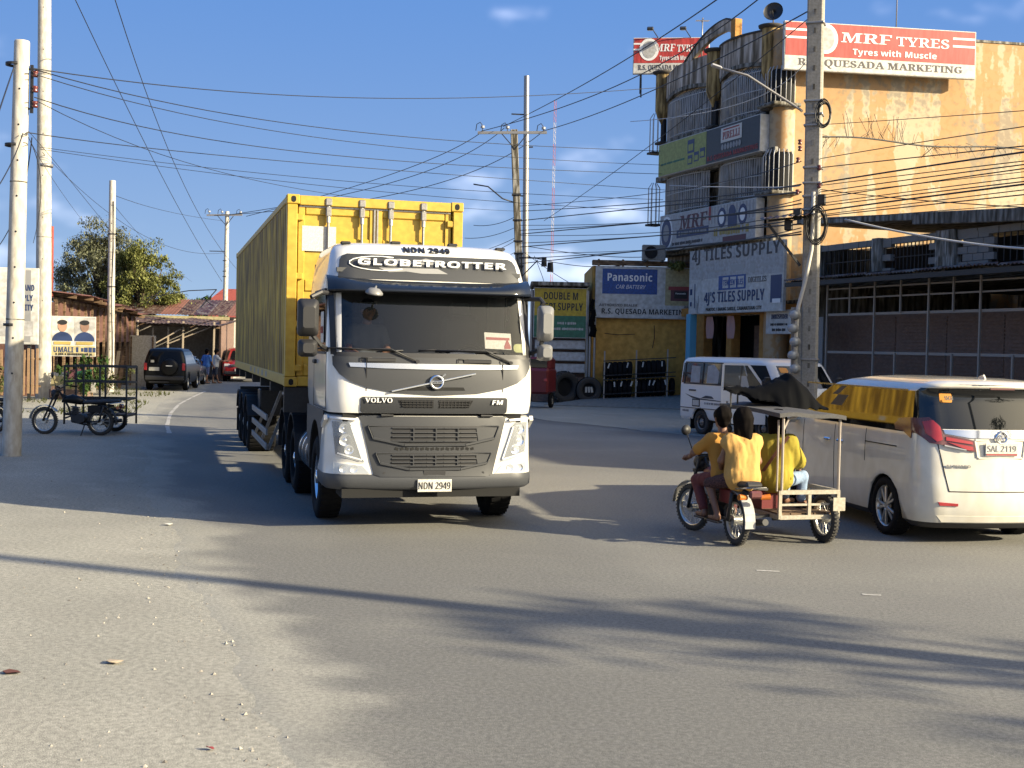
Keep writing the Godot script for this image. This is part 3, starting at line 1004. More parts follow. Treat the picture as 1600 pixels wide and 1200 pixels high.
		for q in [[0.955, 1.21, 0.825, 0.83], [0.83, 0.825, 1.10, 0.90]]:
			var n := 6
			for k in n:
				var a := Vector2(e * lerpf(q[0], q[2], float(k) / n), lerpf(q[1], q[3], float(k) / n)); var b := Vector2(e * lerpf(q[0], q[2], float(k + 1) / n), lerpf(q[1], q[3], float(k + 1) / n))
				bar(s, fl.call(a) + Vector3(0, 0, 0.014), fl.call(b) + Vector3(0, 0, 0.014), 0.016, 0.018, Vector3(0, 0, 1))
		obj("running_light_bar", s, "letter_white", hl)
		s = stn()
		panel(s, poly([e * 1.165, 1.265, e * 0.98, 1.26, e * 0.94, 1.20, e * 0.80, 0.795, e * 1.125, 0.88]), fl, out, 0.036, 0.06)
		obj("lamp_lens", s, "lens", hl)
		s = stn()
		panel(s, poly([e * 1.18, 1.315, e * 0.90, 1.30, e * 0.90, 1.275, e * 1.18, 1.29]), fl, out, 0.05, 0.06)
		bar(s, Vector3(e * 1.225, 1.30, -0.27), Vector3(e * 1.235, 1.20, -0.45), 0.04, 0.06)
		obj("lamp_brow", s, "white_paint", T)
		s = stn()
		panel(s, poly([e * 1.14, 0.79, e * 0.82, 0.755, e * 0.745, 0.675, e * 1.14, 0.675]), fl, out, 0.006, 0.06)
		var fg := obj("fog_lamp", s, "alloy", T)
		s = stn()
		for x in [1.04, 0.92]:
			lathe(s, [Vector2(0.045, 0.02), Vector2(0.03, 0.008), Vector2(0.001, 0.006)], fl.call(Vector2(e * x, 0.725)), out, 14)
		obj("fog_reflector", s, "chrome", fg)
		s = stn()
		panel(s, poly([e * 1.145, 0.795, e * 0.82, 0.76, e * 0.74, 0.67, e * 1.145, 0.67]), fl, out, 0.026, 0.06)
		obj("fog_lens", s, "lens", fg)
	for x in [-0.66, 0.66]:
		s = stn()
		bar(s, fl.call(Vector2(x * 1.01, 0.65)) + Vector3(0, 0, 0.003), fl.call(Vector2(x * 0.95, 0.50)) + Vector3(0, 0, 0.003), 0.008, 0.006, Vector3(0, 0, 1))
		obj("bumper_seam", s, "void", T)
	s = stn()
	box(s, Vector3(0, 0.535, 0.012), Vector3(0.40, 0.145, 0.012), Basis(), 0.004)
	var pt := obj("number_plate", s, "plate_white", T)
	words("plate_letters", "NDN 2949", "ink", pt, Vector3(0, 0.535, 0.018), Basis(), 0.078, 0.37, "Droid Sans", false)
	s = stn()
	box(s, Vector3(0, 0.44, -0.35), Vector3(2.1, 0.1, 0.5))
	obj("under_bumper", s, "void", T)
	# roof fascia, visor, registration
	s = stn()
	panel(s, poly([-1.06, 3.12, -1.03, 3.17, -0.97, 3.195, 0.97, 3.195, 1.03, 3.17, 1.06, 3.12, 1.09, 2.90, -1.09, 2.90]), fu, out, 0.012, 0.1)
	var rf := obj("roof_fascia", s, "grey_plastic", T)
	words("roof_letters", "GLOBETROTTER", "letter_white", rf, Vector3(0.03, 3.09, -0.452), Basis(Vector3.RIGHT, -0.50), 0.085, 1.78, "Droid Sans", true, 0.12, 0.03)
	s = stn()
	var arc := []
	for k in 13:
		var t := lerpf(0.35, 1.75, k / 12.0) * PI
		var q := Vector2(-0.60 + cos(t) * 0.36, 3.085 + sin(t) * 0.085)
		arc.append(fu.call(q) + Vector3(0, 0, 0.02))
	tube(s, arc, 0.007, 6)
	obj("orbit_line", s, "letter_white", rf)
	s = stn()
	for q in [[-0.55, 3.13, -0.36, 3.15, -0.20, 3.12, -0.05, 3.165, 0.12, 3.13, 0.02, 3.09, -0.45, 3.09], [-0.62, 3.035, -0.30, 3.04, 0.08, 3.045, 0.20, 2.985, -0.12, 2.98, -0.30, 3.0, -0.5, 2.985]]:
		panel(s, poly(q), fu, out, 0.015, 0.1)
	obj("world_map_print", s, "letter_grey", rf)
	words("roof_registration", "NDN 2949", "ink", T, Vector3(-0.02, 3.262, -0.602), Basis(Vector3.RIGHT, -0.80), 0.095, 0.56, "Droid Sans", true, 0.0, 0.012)
	s = stn()
	var rows := []
	for q in [[2.94, 0.015, 1.18], [2.93, 0.10, 1.19], [2.86, 0.19, 1.20], [2.77, 0.22, 1.20], [2.745, 0.21, 1.19], [2.75, 0.02, 1.18]]:
		var row := []
		for k in 33:
			var x: float = lerpf(-1.215, 1.215, k / 32.0)
			var dip := 0.055 * (1.0 - pow(absf(x) / 1.2, 4.0)) if q[0] > 2.85 else 0.0
			var b: Vector3 = fu.call(Vector2(clampf(x, -1.17, 1.17), q[0]))
			row.append(Vector3(x, q[0] - dip, b.z + q[1] * (1.0 - 0.25 * pow(absf(x) / 1.2, 6.0))))
		rows.append(row)
	s.set_smooth_group(0)
	for i in rows.size() - 1:
		for k in 32: quad(s, rows[i + 1][k], rows[i + 1][k + 1], rows[i][k + 1], rows[i][k])
	for e in [0, 32]:
		s.set_smooth_group(-1)
		for i in range(1, rows.size() - 1): tri(s, rows[0][e], rows[i][e], rows[i + 1][e])
	obj("sun_visor", s, "tint_visor", T)
	# wipers
	for x in [-0.50, 0.62]:
		s = stn()
		var a := Vector2(x + 0.28, 1.955); var b := Vector2(x - 0.02, 2.09); var c := Vector2(x - 0.62, 2.085)
		tube(s, [fu.call(a) + Vector3(0, 0, 0.04), fu.call(b) + Vector3(0, 0, 0.05), fu.call(c) + Vector3(0, 0, 0.03)], 0.012, 6)
		var blade := []
		for k in 7: blade.append(fu.call(Vector2(lerpf(x - 0.82, x + 0.12, k / 6.0), 2.082 + 0.012 * sin(k))) + Vector3(0, 0, 0.02))
		tube(s, blade, 0.009, 5)
		cyl(s, fu.call(a), fu.call(a) + Vector3(0, 0, 0.05), 0.022, -1, 10)
		obj("wiper", s, "dark_plastic", T)
		s = stn()
		box(s, fu.call(Vector2(x - 0.13, 1.965)) + Vector3(0, 0, 0.02), Vector3(0.34, 0.05, 0.03), Basis(), 0.01)
		tube(s, [fu.call(Vector2(x - 0.36, 1.95)) + Vector3(0, 0, 0.03), fu.call(Vector2(x - 0.36, 1.99)) + Vector3(0, 0, 0.03), fu.call(Vector2(x - 0.24, 1.99)) + Vector3(0, 0, 0.03)], 0.006, 5)
		obj("washer_nozzle", s, "dark_plastic", T)
	# mirrors
	for e in [-1.0, 1.0]:
		var mm := "dark_plastic" if e < 0 else "mirror_grey"  # right-hand mirrors lighter: the sun on them is put into the colour
		var mx := -1.45 if e < 0 else 1.35
		s = stn()
		tube(s, [Vector3(e * 1.16, 2.72, -0.42), Vector3(e * 1.30, 2.72, -0.25), Vector3(mx * 0.98, 2.66, -0.18)], 0.028, 7)
		tube(s, [Vector3(e * 1.19, 2.06, -0.35), Vector3(e * 1.30, 2.12, -0.22), Vector3(mx * 0.97, 2.24, -0.18)], 0.028, 7)
		pieces("mirror_arm", s, "dark_plastic", T)
		for q in [[2.43, 0.43, 0.24, "mirror_housing"], [2.085, 0.20, 0.22, "wide_mirror_housing"]]:
			s = stn()
			var ring0 := []
			var sec := rrect(0, 0, q[2] * (1.0 if e < 0 else 0.78), q[1], 0.05, 4)
			for k in 4:
				var f: float = [0.86, 1.0, 0.95, 0.55][k]
				var ring := []
				for p2 in sec: ring.append(Vector3(mx + p2.x * f, q[0] + p2.y * f, -0.26 + [0.0, 0.03, 0.12, 0.17][k]))
				if k > 0:
					s.set_smooth_group(0)
					for i in ring.size():
						var j := (i + 1) % ring.size()
						quad(s, ring0[i], ring0[j], ring[j], ring[i])
				ring0 = ring
			s.set_smooth_group(-1)
			for i in range(1, ring0.size() - 1): tri(s, ring0[0], ring0[i], ring0[i + 1])
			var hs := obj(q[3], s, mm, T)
			s = stn()
			box(s, Vector3(mx, q[0], -0.262), Vector3(q[2] * (0.86 if e < 0 else 0.66), q[1] * 0.88, 0.006))
			obj("mirror_glass", s, "chrome", hs)
	# kerb mirror hanging from the visor, inside sticker, dash things
	s = stn()
	lathe(s, [Vector2(0.001, 0.06), Vector2(0.06, 0.05), Vector2(0.10, 0.01), Vector2(0.10, -0.01), Vector2(0.001, -0.012)], Vector3(-0.74, 2.72, 0.02), Vector3(0.1, 1, 0.25), 20)
	tube(s, [Vector3(-0.70, 2.80, -0.10), Vector3(-0.73, 2.76, 0.02)], 0.014, 6)
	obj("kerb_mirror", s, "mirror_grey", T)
	s = stn()
	panel(s, poly([0.60, 2.12, 0.93, 2.11, 0.93, 2.30, 0.60, 2.31]), fu, out, -0.01, 0.1)
	K = obj("windscreen_card", s, "plate_white", T)
	s = stn()
	panel(s, poly([0.62, 2.255, 0.91, 2.25, 0.91, 2.22, 0.62, 2.225]), fu, out, -0.006, 0.1)
	panel(s, poly([0.84, 2.12, 0.92, 2.12, 0.92, 2.15, 0.88, 2.24, 0.84, 2.15]), fu, out, -0.006, 0.1)
	obj("card_print", s, "dull_red", K)
	s = stn()
	panel(s, rrect(1.03, 2.13, 0.15, 0.10, 0.04), fu, out, -0.008, 0.1)
	obj("round_sticker", s, "sign_green", T)
	# cab inside
	s = stn()
	box(s, Vector3(0, 1.50, -1.2), Vector3(2.3, 0.1, 2.0))
	box(s, Vector3(0, 2.2, -2.2), Vector3(2.3, 1.9, 0.06))
	box(s, Vector3(0, 3.0, -1.3), Vector3(2.2, 0.05, 1.7))
	var it := obj("cab_lining", s, "interior", T)
	s = stn()
	box(s, Vector3(0, 1.93, -0.42), Vector3(2.2, 0.16, 0.5), Basis(Vector3.RIGHT, 0.1), 0.04)
	obj("dashboard", s, "interior", T)
	for x in [-0.62, 0.62]:
		s = stn()
		box(s, Vector3(x, 1.72, -1.2), Vector3(0.52, 0.2, 0.52), Basis(), 0.06)
		box(s, Vector3(x, 2.15, -1.48), Vector3(0.5, 0.75, 0.16), Basis(Vector3.RIGHT, -0.12), 0.06)
		box(s, Vector3(x, 2.60, -1.53), Vector3(0.28, 0.18, 0.1), Basis(), 0.04)
		obj("seat", s, "seat_cloth", T)
	s = stn()
	var ringp := []
	for k in 21: ringp.append(Vector3(0.62, 2.02, -0.68) + Basis(Vector3.RIGHT, -0.9) * Vector3(cos(TAU * k / 20) * 0.22, sin(TAU * k / 20) * 0.22, 0))
	tube(s, ringp, 0.016, 6)
	tube(s, [Vector3(0.62, 2.02, -0.68), Vector3(0.62, 1.88, -0.52)], 0.03, 6)
	bar(s, ringp[0], ringp[10], 0.03, 0.02)
	obj("steering_wheel", s, "dark_plastic", T)
	s = stn()
	box(s, Vector3(0.42, 2.03, -0.42), Vector3(0.30, 0.03, 0.22), Basis(Vector3(1, 0.3, 0.2).normalized(), 0.35), 0.01)
	obj("folded_paper", s, "letter_white", T)
	s = stn()
	box(s, Vector3(-0.12, 2.02, -0.33), Vector3(0.28, 0.015, 0.03), yawb(0.1))
	obj("white_stick", s, "letter_white", T)
	# roof lamps at the corners
	s = stn()
	for x in [-0.95, -0.35, 0.35, 0.95]: box(s, Vector3(x, 3.35 + (0.015 if absf(x) < 0.5 else -0.01), -0.86), Vector3(0.12, 0.035, 0.08), Basis(), 0.012)
	pieces("roof_lamp", s, "dark_plastic", T)
	# wings, steps and arch behind the bumper
	for e in [-1.0, 1.0]:
		s = stn()
		var pts := [-0.6, 1.36, -2.26, 1.36, -2.26, 0.98]
		for k in 13:
			var t := PI * k / 12.0
			pts.append_array([-1.38 - cos(t) * 0.60, 0.55 + sin(t) * 0.66])
		pts.append_array([-0.74, 0.50, -0.6, 0.48])
		extr(s, poly(pts), 0.05, Transform3D(Basis(Vector3(0, 0, 1), Vector3.UP, Vector3(-1, 0, 0)), Vector3(e * 1.19 + 0.025, 0, 0)))
		obj("wheel_arch", s, "grey_plastic", T)
		s = stn()
		var strip_pts := []
		for k in 13:
			var t := PI * k / 12.0
			strip_pts.append(Vector3(0, 0.55 + sin(t) * 0.665, -1.38 - cos(t) * 0.605))
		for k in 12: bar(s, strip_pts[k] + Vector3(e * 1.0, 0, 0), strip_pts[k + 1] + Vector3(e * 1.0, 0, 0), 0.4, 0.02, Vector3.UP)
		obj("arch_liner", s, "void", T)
		s = stn()
		box(s, Vector3(e * 1.17, 0.62, -0.66), Vector3(0.10, 0.06, 0.22), Basis(), 0.015)
		box(s, Vector3(e * 1.17, 0.95, -0.62), Vector3(0.10, 0.05, 0.20), Basis(), 0.015)
		pieces("step", s, "dark_plastic", T)
	# chassis, tanks and axles
	s = stn()
	for x in [-0.42, 0.42]: box(s, Vector3(x, 0.95, -3.7), Vector3(0.09, 0.28, 6.4))
	for z in [-2.5, -4.0, -5.3, -6.6]: box(s, Vector3(0, 0.95, z), Vector3(0.8, 0.2, 0.1))
	box(s, Vector3(0, 0.9, -1.3), Vector3(1.3, 0.7, 1.8))
	obj("chassis_frame", s, "dark_steel", T)
	for e in [-1.0, 1.0]:
		s = stn()
		cyl(s, Vector3(e * 0.92, 0.70, -2.15), Vector3(e * 0.92, 0.70, -3.30), 0.30, -1, 24)
		var tk := obj("fuel_tank", s, "dark_steel", T)
		s = stn()
		for z in [-2.35, -2.75, -3.1]:
			lathe(s, [Vector2(0.302, -0.03), Vector2(0.308, 0), Vector2(0.302, 0.03)], Vector3(e * 0.92, 0.70, z), Vector3(0, 0, 1), 24)
		obj("tank_strap", s, "chrome", tk)
		s = stn()
		for z in [-3.92, -5.28]:
			var last := Vector3.ZERO
			for k in 11:
				var t := PI * k / 10.0
				var p := Vector3(e * 0.95, 0.52 + sin(t) * 0.62, z - cos(t) * 0.62)
				if k > 0: bar(s, last, p, 0.62, 0.02)
				last = p
		pieces("mudguard", s, "dark_plastic", T)
		s = stn()
		box(s, Vector3(e * 0.9, 0.34, -6.0), Vector3(0.55, 0.4, 0.02))
		obj("mud_flap", s, "rubber", T)
	for q in [[-1.38, 1.06, 0.28, 1], [-3.92, 0.96, 0.52, 0], [-5.28, 0.96, 0.52, 0]]:
		for e in [-1.0, 1.0]:
			wheel(T, Vector3(e * q[1], 0.5, q[0]), 0.50, q[2], 0.29, e, "chrome", 0, "wheel", 36)
		s = stn()
		cyl(s, Vector3(-0.9, 0.5, q[0]), Vector3(0.9, 0.5, q[0]), 0.09, -1, 10)
		obj("axle", s, "dark_steel", T)
	s = stn()
	cyl(s, Vector3(-0.2, 1.13, -4.5), Vector3(-0.2, 1.20, -4.5), 0.48, -1, 24)
	obj("fifth_wheel", s, "dark_steel", T)
	s = stn()
	for x in [-0.25, 0.0, 0.2]:
		var p := []
		for k in 9: p.append(Vector3(x + 0.15 * sin(k * 0.9), 1.6 - 0.35 * sin(PI * k / 8.0), -2.32 - 0.08 * k))
		tube(s, p, 0.014, 5)
	obj("air_hose", s, "ink", T)

func trailer_frame() -> Transform3D:
	return Transform3D(yawb(TRUCK_YAW), TRUCK_AT + yawb(TRUCK_YAW) * Vector3(-0.21, 0, -3.12))

func trailer():
	var f := trailer_frame()
	var T := thing("container_trailer", "black skeletal trailer with three rear axles under the yellow container", "trailer", f.origin, TRUCK_YAW)
	var s := stn()
	for x in [-0.5, 0.5]:
		box(s, Vector3(x, 1.38, -6.1), Vector3(0.14, 0.34, 12.1), Basis(), 0.01)
	for z in [-0.12, -2.5, -4.5, -6.5, -8.5, -10.5, -12.05]: box(s, Vector3(0, 1.46, z), Vector3(2.42, 0.14, 0.14))
	box(s, Vector3(0, 1.36, -0.09), Vector3(2.44, 0.34, 0.10))
	obj("chassis_frame", s, "dark_steel", T)
	s = stn()
	for e in [-1.0, 1.0]:
		box(s, Vector3(e * 0.8, 0.72, -2.9), Vector3(0.14, 1.2, 0.14))
		box(s, Vector3(e * 0.8, 0.14, -2.9), Vector3(0.24, 0.03, 0.24))
	pieces("landing_leg", s, "dark_steel", T)
	for e in [-1.0, 1.0]:
		# side under-run guard: three rails on posts
		var gd := Node3D.new(); gd.name = "side_guard"; T.add_child(gd, true)
		for y in [0.42, 0.66, 0.90]:
			s = stn()
			bar(s, Vector3(e * 1.16, y, -3.6), Vector3(e * 1.16, y, -7.0), 0.035, 0.10, Vector3.UP, 0.006)
			obj("guard_rail", s, "steel", gd)
		s = stn()
		for z in [-3.7, -5.3, -6.9]: bar(s, Vector3(e * 1.13, 0.36, z), Vector3(e * 0.75, 1.36, z), 0.05, 0.05)
		pieces("guard_post", s, "steel", gd)
		s = stn()
		for z in [-7.75, -9.05, -10.35]:
			var last := Vector3.ZERO
			for k in 9:
				var t := PI * (0.12 + 0.76 * k / 8.0)
				var p := Vector3(e * 0.96, 0.50 + sin(t) * 0.60, z - cos(t) * 0.60)
				if k > 0: bar(s, last, p, 0.58, 0.02)
				last = p
		pieces("mudguard", s, "dark_plastic", T)
		for z in [-7.75, -9.05, -10.35]:
			wheel(T, Vector3(e * 0.95, 0.5, z), 0.5, 0.54, 0.29, e, "steel", 0, "wheel", 30)
		s = stn()
		box(s, Vector3(e * 0.95, 0.42, -11.1), Vector3(0.55, 0.5, 0.02))
		obj("mud_flap", s, "rubber", T)
	for z in [-7.75, -9.05, -10.35]:
		s = stn()
		cyl(s, Vector3(-0.9, 0.5, z), Vector3(0.9, 0.5, z), 0.08, -1, 10)
		box(s, Vector3(-0.5, 0.85, z), Vector3(0.1, 0.5, 0.5)); box(s, Vector3(0.5, 0.85, z), Vector3(0.1, 0.5, 0.5))
		obj("axle", s, "dark_steel", T)
	s = stn()
	box(s, Vector3(0, 0.62, -12.0), Vector3(2.3, 0.12, 0.08)); box(s, Vector3(0, 1.05, -12.1), Vector3(2.2, 0.12, 0.05))
	obj("rear_bumper", s, "dark_steel", T)
	s = stn()
	box(s, Vector3(-0.85, 1.0, -7.1 + 0.1), Vector3(0.4, 0.5, 0.6), Basis(), 0.02)
	obj("tool_box", s, "dark_steel", T)

func container():
	var f := trailer_frame()
	var T := thing("shipping_container", "weathered yellow corrugated shipping container, door end facing the cab", "container", f.origin + Vector3(0, 1.545, 0), TRUCK_YAW)
	var L := 12.19; var W := 2.44; var H := 2.60
	var s := stn()
	# corner posts and rails
	for e in [-1.0, 1.0]:
		for z in [-0.08, -L + 0.08]: box(s, Vector3(e * (W / 2 - 0.07), H / 2, z), Vector3(0.14, H - 0.26, 0.15), Basis(), 0.01)
		box(s, Vector3(e * (W / 2 - 0.03), H - 0.05, -L / 2), Vector3(0.06, 0.09, L - 0.3), Basis(), 0.008)
		box(s, Vector3(e * (W / 2 - 0.04), 0.08, -L / 2), Vector3(0.08, 0.15, L - 0.3), Basis(), 0.008)
	for z in [-0.06, -L + 0.06]:
		box(s, Vector3(0, H - 0.07, z), Vector3(W - 0.34, 0.13, 0.10), Basis(), 0.008)
		box(s, Vector3(0, 0.07, z), Vector3(W - 0.34, 0.13, 0.10), Basis(), 0.008)
	obj("steel_frame", s, "container_yellow", T)
	for e in [-1.0, 1.0]:
		for z in [-0.09, -L + 0.09]:
			for y in [0.06, H - 0.06]:
				s = stn()
				box(s, Vector3(e * (W / 2 - 0.082), y, z), Vector3(0.178, 0.13, 0.182), Basis(), 0.012)
				var cc := obj("corner_casting", s, "container_yellow", T)
				s = stn()
				var pr := rrect(0, 0, 0.065, 0.085, 0.03)
				extr(s, pr, 0.006, Transform3D(Basis(), Vector3(e * (W / 2 - 0.085), y, z + (0.0885 if z > -1 else -0.0945))))
				extr(s, pr, 0.006, Transform3D(Basis(Vector3(0, 0, 1), Vector3.UP, Vector3(-1, 0, 0)), Vector3(e * (W / 2 + 0.0035) + 0.003, y, z)))
				pieces("casting_hole", s, "void", cc)
	# corrugated flanks: each trough and crest a real fold
	for e in [-1.0, 1.0]:
		s = stn()
		s.set_smooth_group(-1)
		var prof := []
		var z := -0.16
		while z > -L + 0.2:
			for q in [[0.0, 0.0], [0.07, 0.0], [0.138, -0.036], [0.208, -0.036], [0.276, 0.0]]:
				prof.append(Vector2(z - q[0], W / 2 - 0.008 + q[1]))
			z -= 0.276
		for k in prof.size() - 1:
			if prof[k + 1].x < -L + 0.16: break
			quad(s, Vector3(e * prof[k].y, 0.15, prof[k].x), Vector3(e * prof[k + 1].y, 0.15, prof[k + 1].x), Vector3(e * prof[k + 1].y, H - 0.10, prof[k + 1].x), Vector3(e * prof[k].y, H - 0.10, prof[k].x))
		obj("side_panel", s, "container_side", T)
		s = stn()
		for z2 in [-3.2, -4.0, -4.9, -5.8, -6.8]:
			box(s, Vector3(e * (W / 2 - 0.002), 0.085, z2), Vector3(0.01, 0.09, 0.32))
		obj("rail_pocket", s, "pale_board", T)
	s = stn()
	box(s, Vector3(0, H - 0.03, -L / 2), Vector3(W - 0.12, 0.03, L - 0.2))
	box(s, Vector3(0, 0.15, -L / 2), Vector3(W - 0.12, 0.03, L - 0.2))
	box(s, Vector3(0, H / 2, -L + 0.05), Vector3(W - 0.28, H - 0.2, 0.04))
	obj("roof_and_floor", s, "container_side", T)
	# doors with recessed ribs, lock rods and hinges
	for e in [-1.0, 1.0]:
		s = stn()
		box(s, Vector3(e * 0.535, H / 2, -0.10), Vector3(1.06, H - 0.27, 0.03), Basis(), 0.006)
		for q in [[0.045, 0.09], [1.02, 0.09]]:
			box(s, Vector3(e * q[0], H / 2, -0.075), Vector3(q[1], H - 0.28, 0.035), Basis(), 0.008)
		for y in [0.22, 0.80, 1.38, 1.96, 2.40]:
			box(s, Vector3(e * 0.53, y, -0.078), Vector3(0.88, 0.16 if y < 2.3 else 0.12, 0.034), Basis(), 0.014)
		var d := obj("door", s, "container_yellow", T)
		for x in [0.20, 0.66]:
			s = stn()
			cyl(s, Vector3(e * x, 0.10, -0.028), Vector3(e * x, H - 0.05, -0.028), 0.018, -1, 8)
			obj("lock_rod", s, "galvanised", d)
			s = stn()
			box(s, Vector3(e * x, H - 0.08, -0.015), Vector3(0.09, 0.10, 0.06), Basis(), 0.012)
			box(s, Vector3(e * x, H - 0.21, -0.020), Vector3(0.075, 0.14, 0.055), Basis(), 0.014)
			cyl(s, Vector3(e * x, H - 0.36, -0.028), Vector3(e * x, H - 0.14, -0.028), 0.030, -1, 8)
			box(s, Vector3(e * x, 1.55, -0.020), Vector3(0.09, 0.08, 0.05), Basis(), 0.012)
			pieces("lock_keeper", s, "galvanised", d)
		for y in [0.25, 0.85, 1.5, 2.3]:
			s = stn()
			box(s, Vector3(e * 1.055, y, -0.04), Vector3(0.12, 0.09, 0.05), Basis(), 0.012)
			obj("hinge", s, "container_yellow", d)
	s = stn()
	for x in [-0.013, 0.013]: box(s, Vector3(x * 1.6, H / 2, -0.055), Vector3(0.022, H - 0.3, 0.03))
	box(s, Vector3(0, H - 0.147, -0.06), Vector3(2.1, 0.018, 0.03))
	obj("door_gasket", s, "galvanised", T)
	s = stn()
	box(s, Vector3(-0.78, 2.02, -0.057), Vector3(0.46, 0.34, 0.004))
	obj("blank_white_label", s, "plate_white", T)

# ---------------------------------------------------------------- buildings
# Street front: x runs along the street towards the viewer, z points out over the road.
const FRONT_AT := Vector3(8.98, 0, -42.5)
const FRONT_YAW := -1.2164
const SIDE_DIR := Vector3(0.18, 0, -0.984)      # the bare side wall, in the frame of the street front

func bx(called, c: Vector3, sz: Vector3, m, parent, ch := 0.0, bas := Basis()):
	var s := stn()
	box(s, c, sz, bas, ch)
	return obj(called, s, m, parent)

func bow(u: float, a: float, b: float, amp: float, base := 0.05) -> float:
	var t := (u - (a + b) / 2) / ((b - a) / 2)
	return base + amp * (1.0 - t * t)

# a band of wall that bows out between two columns; y0 and y1 may vary along it
func bowed(s: SurfaceTool, a: float, b: float, lo: Callable, hi: Callable, amp: float, th := 0.18, n := 14):
	s.set_smooth_group(-1)
	for i in n:
		var p := []
		for k in 2:
			var u := lerpf(a, b, float(i + k) / n)
			var z := bow(u, a, b, amp)
			for q in [[lo.call(u), z], [hi.call(u), z], [hi.call(u), z - th], [lo.call(u), z - th]]: p.append(Vector3(u, q[0], q[1]))
		for f in 4:
			var g := (f + 1) % 4
			quad(s, p[f], p[4 + f], p[4 + g], p[g])
		if i == 0: quad(s, p[0], p[1], p[2], p[3])
		if i == n - 1: quad(s, p[4], p[7], p[6], p[5])

func corner_building():
	var T := thing("corner_building", "three-storey orange corner building with peeling side wall and bowed grilled windows", "building", FRONT_AT, FRONT_YAW)
	var s := stn()
	# side wall: local x along SIDE_DIR
	var a := Vector3(-0.25, 0, -0.3)
	var b := a + SIDE_DIR * 17.0
	bar(s, Vector3(a.x, 6.55, a.z), Vector3(b.x, 6.55, b.z), 0.3, 13.1)
	obj("side_wall", s, "orange_wall", T)
	s = stn()
	bar(s, Vector3(a.x, 13.14, a.z), Vector3(b.x, 13.14, b.z), 0.36, 0.08)
	obj("wall_coping", s, "old_concrete", T)
	bx("rear_wall", Vector3(-4.5, 6.4, -14.0), Vector3(9.0, 12.8, 0.3), "orange_plain", T)
	bx("far_side_wall", Vector3(-9.0, 6.4, -7.3), Vector3(0.3, 12.8, 13.4), "orange_plain", T)
	bx("roof_slab", Vector3(-4.6, 12.75, -7.2), Vector3(8.6, 0.2, 13.3), "old_concrete", T)
	# floors behind the front
	bx("front_wall", Vector3(-4.6, 8.1, -0.45), Vector3(8.6, 9.3, 0.2), "stained_stone", T)
	for y in [6.0, 9.02]: bx("floor_slab", Vector3(-4.6, y, -0.10), Vector3(8.9, 0.22, 0.6), "old_concrete", T, 0.02)
	var bays := [[-8.6, -4.75], [-4.3, -1.05]]
	for f in [[10.50, 12.0], [7.55, 9.0]]:
		for bay in bays:
			var ba: float = bay[0]; var bb: float = bay[1]
			var arch := func(u: float) -> float:
				var t := (u - (ba + bb) / 2) / ((bb - ba) / 2)
				return f[1] + 0.16 * (1.0 - t * t)
			var flat0 := func(_u: float) -> float: return f[0] - 0.02
			# dark room behind, pale curtain boards in part of it
			s = stn()
			bowed(s, ba + 0.15, bb - 0.15, flat0, arch, 0.10, 0.05, 10)
			var win := obj("window", s, "window_grey", T)
			s = stn()
			bowed(s, ba + 0.15, ba + 0.75, flat0, arch, 0.06, 0.22, 4)
			bowed(s, ba + 0.85, ba + 1.55, flat0, func(u): return arch.call(u) - 0.25, 0.18, 0.05, 4)
			obj("plaster_jamb", s, "stained_stone", win)
			s = stn()
			bowed(s, ba, bb, func(u): return arch.call(u) + 0.02, func(u): return arch.call(u) + 0.16, 0.34, 0.2, 14)
			obj("arched_hood", s, "old_concrete", win)
			var cage := Node3D.new(); cage.name = "window_grille"; T.add_child(cage, true)
			var n := 24
			for k in n:
				var u := lerpf(ba + 0.55, bb - 0.08, float(k) / (n - 1))
				var z := bow(u, ba, bb, 0.28)
				s = stn()
				tube(s, [Vector3(u, f[0], z), Vector3(u, f[1] - 0.12, z), Vector3(u, arch.call(u), z - 0.14)], 0.013, 4)
				obj("bar", s, "grille_grey", cage)
			for y in [f[0] + 0.05, (f[0] + f[1]) / 2, f[1] - 0.1]:
				s = stn()
				var pts := []
				for k in 13:
					var u := lerpf(ba + 0.55, bb - 0.08, k / 12.0)
					pts.append(Vector3(u, y, bow(u, ba, bb, 0.28)))
				tube(s, pts, 0.016, 4)
				obj("cross_bar", s, "grille_grey", cage)
			s = stn()
			bowed(s, ba, bb, func(_u): return f[0] - 0.16, func(_u): return f[0] - 0.03, 0.32, 0.4, 14)
			obj("sill", s, "old_concrete", win)
	# parapet: bowed bands, a swept gable with an opening, and a post
	s = stn()
	bowed(s, -4.4, -0.9, func(_u): return 12.2, func(u): return 13.22 + 0.16 * clampf((-u - 0.9) / 3.5, 0, 1), 0.28, 0.18)
	obj("parapet", s, "parapet_stone", T)
	s = stn()
	bowed(s, -8.7, -4.6, func(_u): return 12.2, func(u): return 13.25 - 0.2 * clampf((-u - 7.3) / 1.4, 0, 1), 0.28, 0.18)
	obj("parapet", s, "parapet_stone", T)
	s = stn()
	bowed(s, -4.4, -0.9, func(u): return 13.22 + 0.16 * clampf((-u - 0.9) / 3.5, 0, 1), func(u): return 13.29 + 0.16 * clampf((-u - 0.9) / 3.5, 0, 1), 0.33, 0.26)
	obj("parapet_cap", s, "dark_cap", T)
	s = stn()
	var sweep := func(u: float) -> float:
		var t := clampf((u + 7.6) / 4.0, 0, 1)
		return 13.12 + 1.12 * (t * t * (3 - 2 * t)) - 0.25 * smoothstep(-3.75, -3.1, u)
	s.set_smooth_group(-1)
	var band := func(u: float) -> float:
		return maxf(13.12, sweep.call(u) - lerpf(0.22, 0.42, clampf((u + 7.0) / 3.0, 0, 1)))
	bowed(s, -7.6, -3.1, band, sweep, 0.30, 0.16, 22)
	obj("swept_gable", s, "parapet_stone", T)
	s = stn()
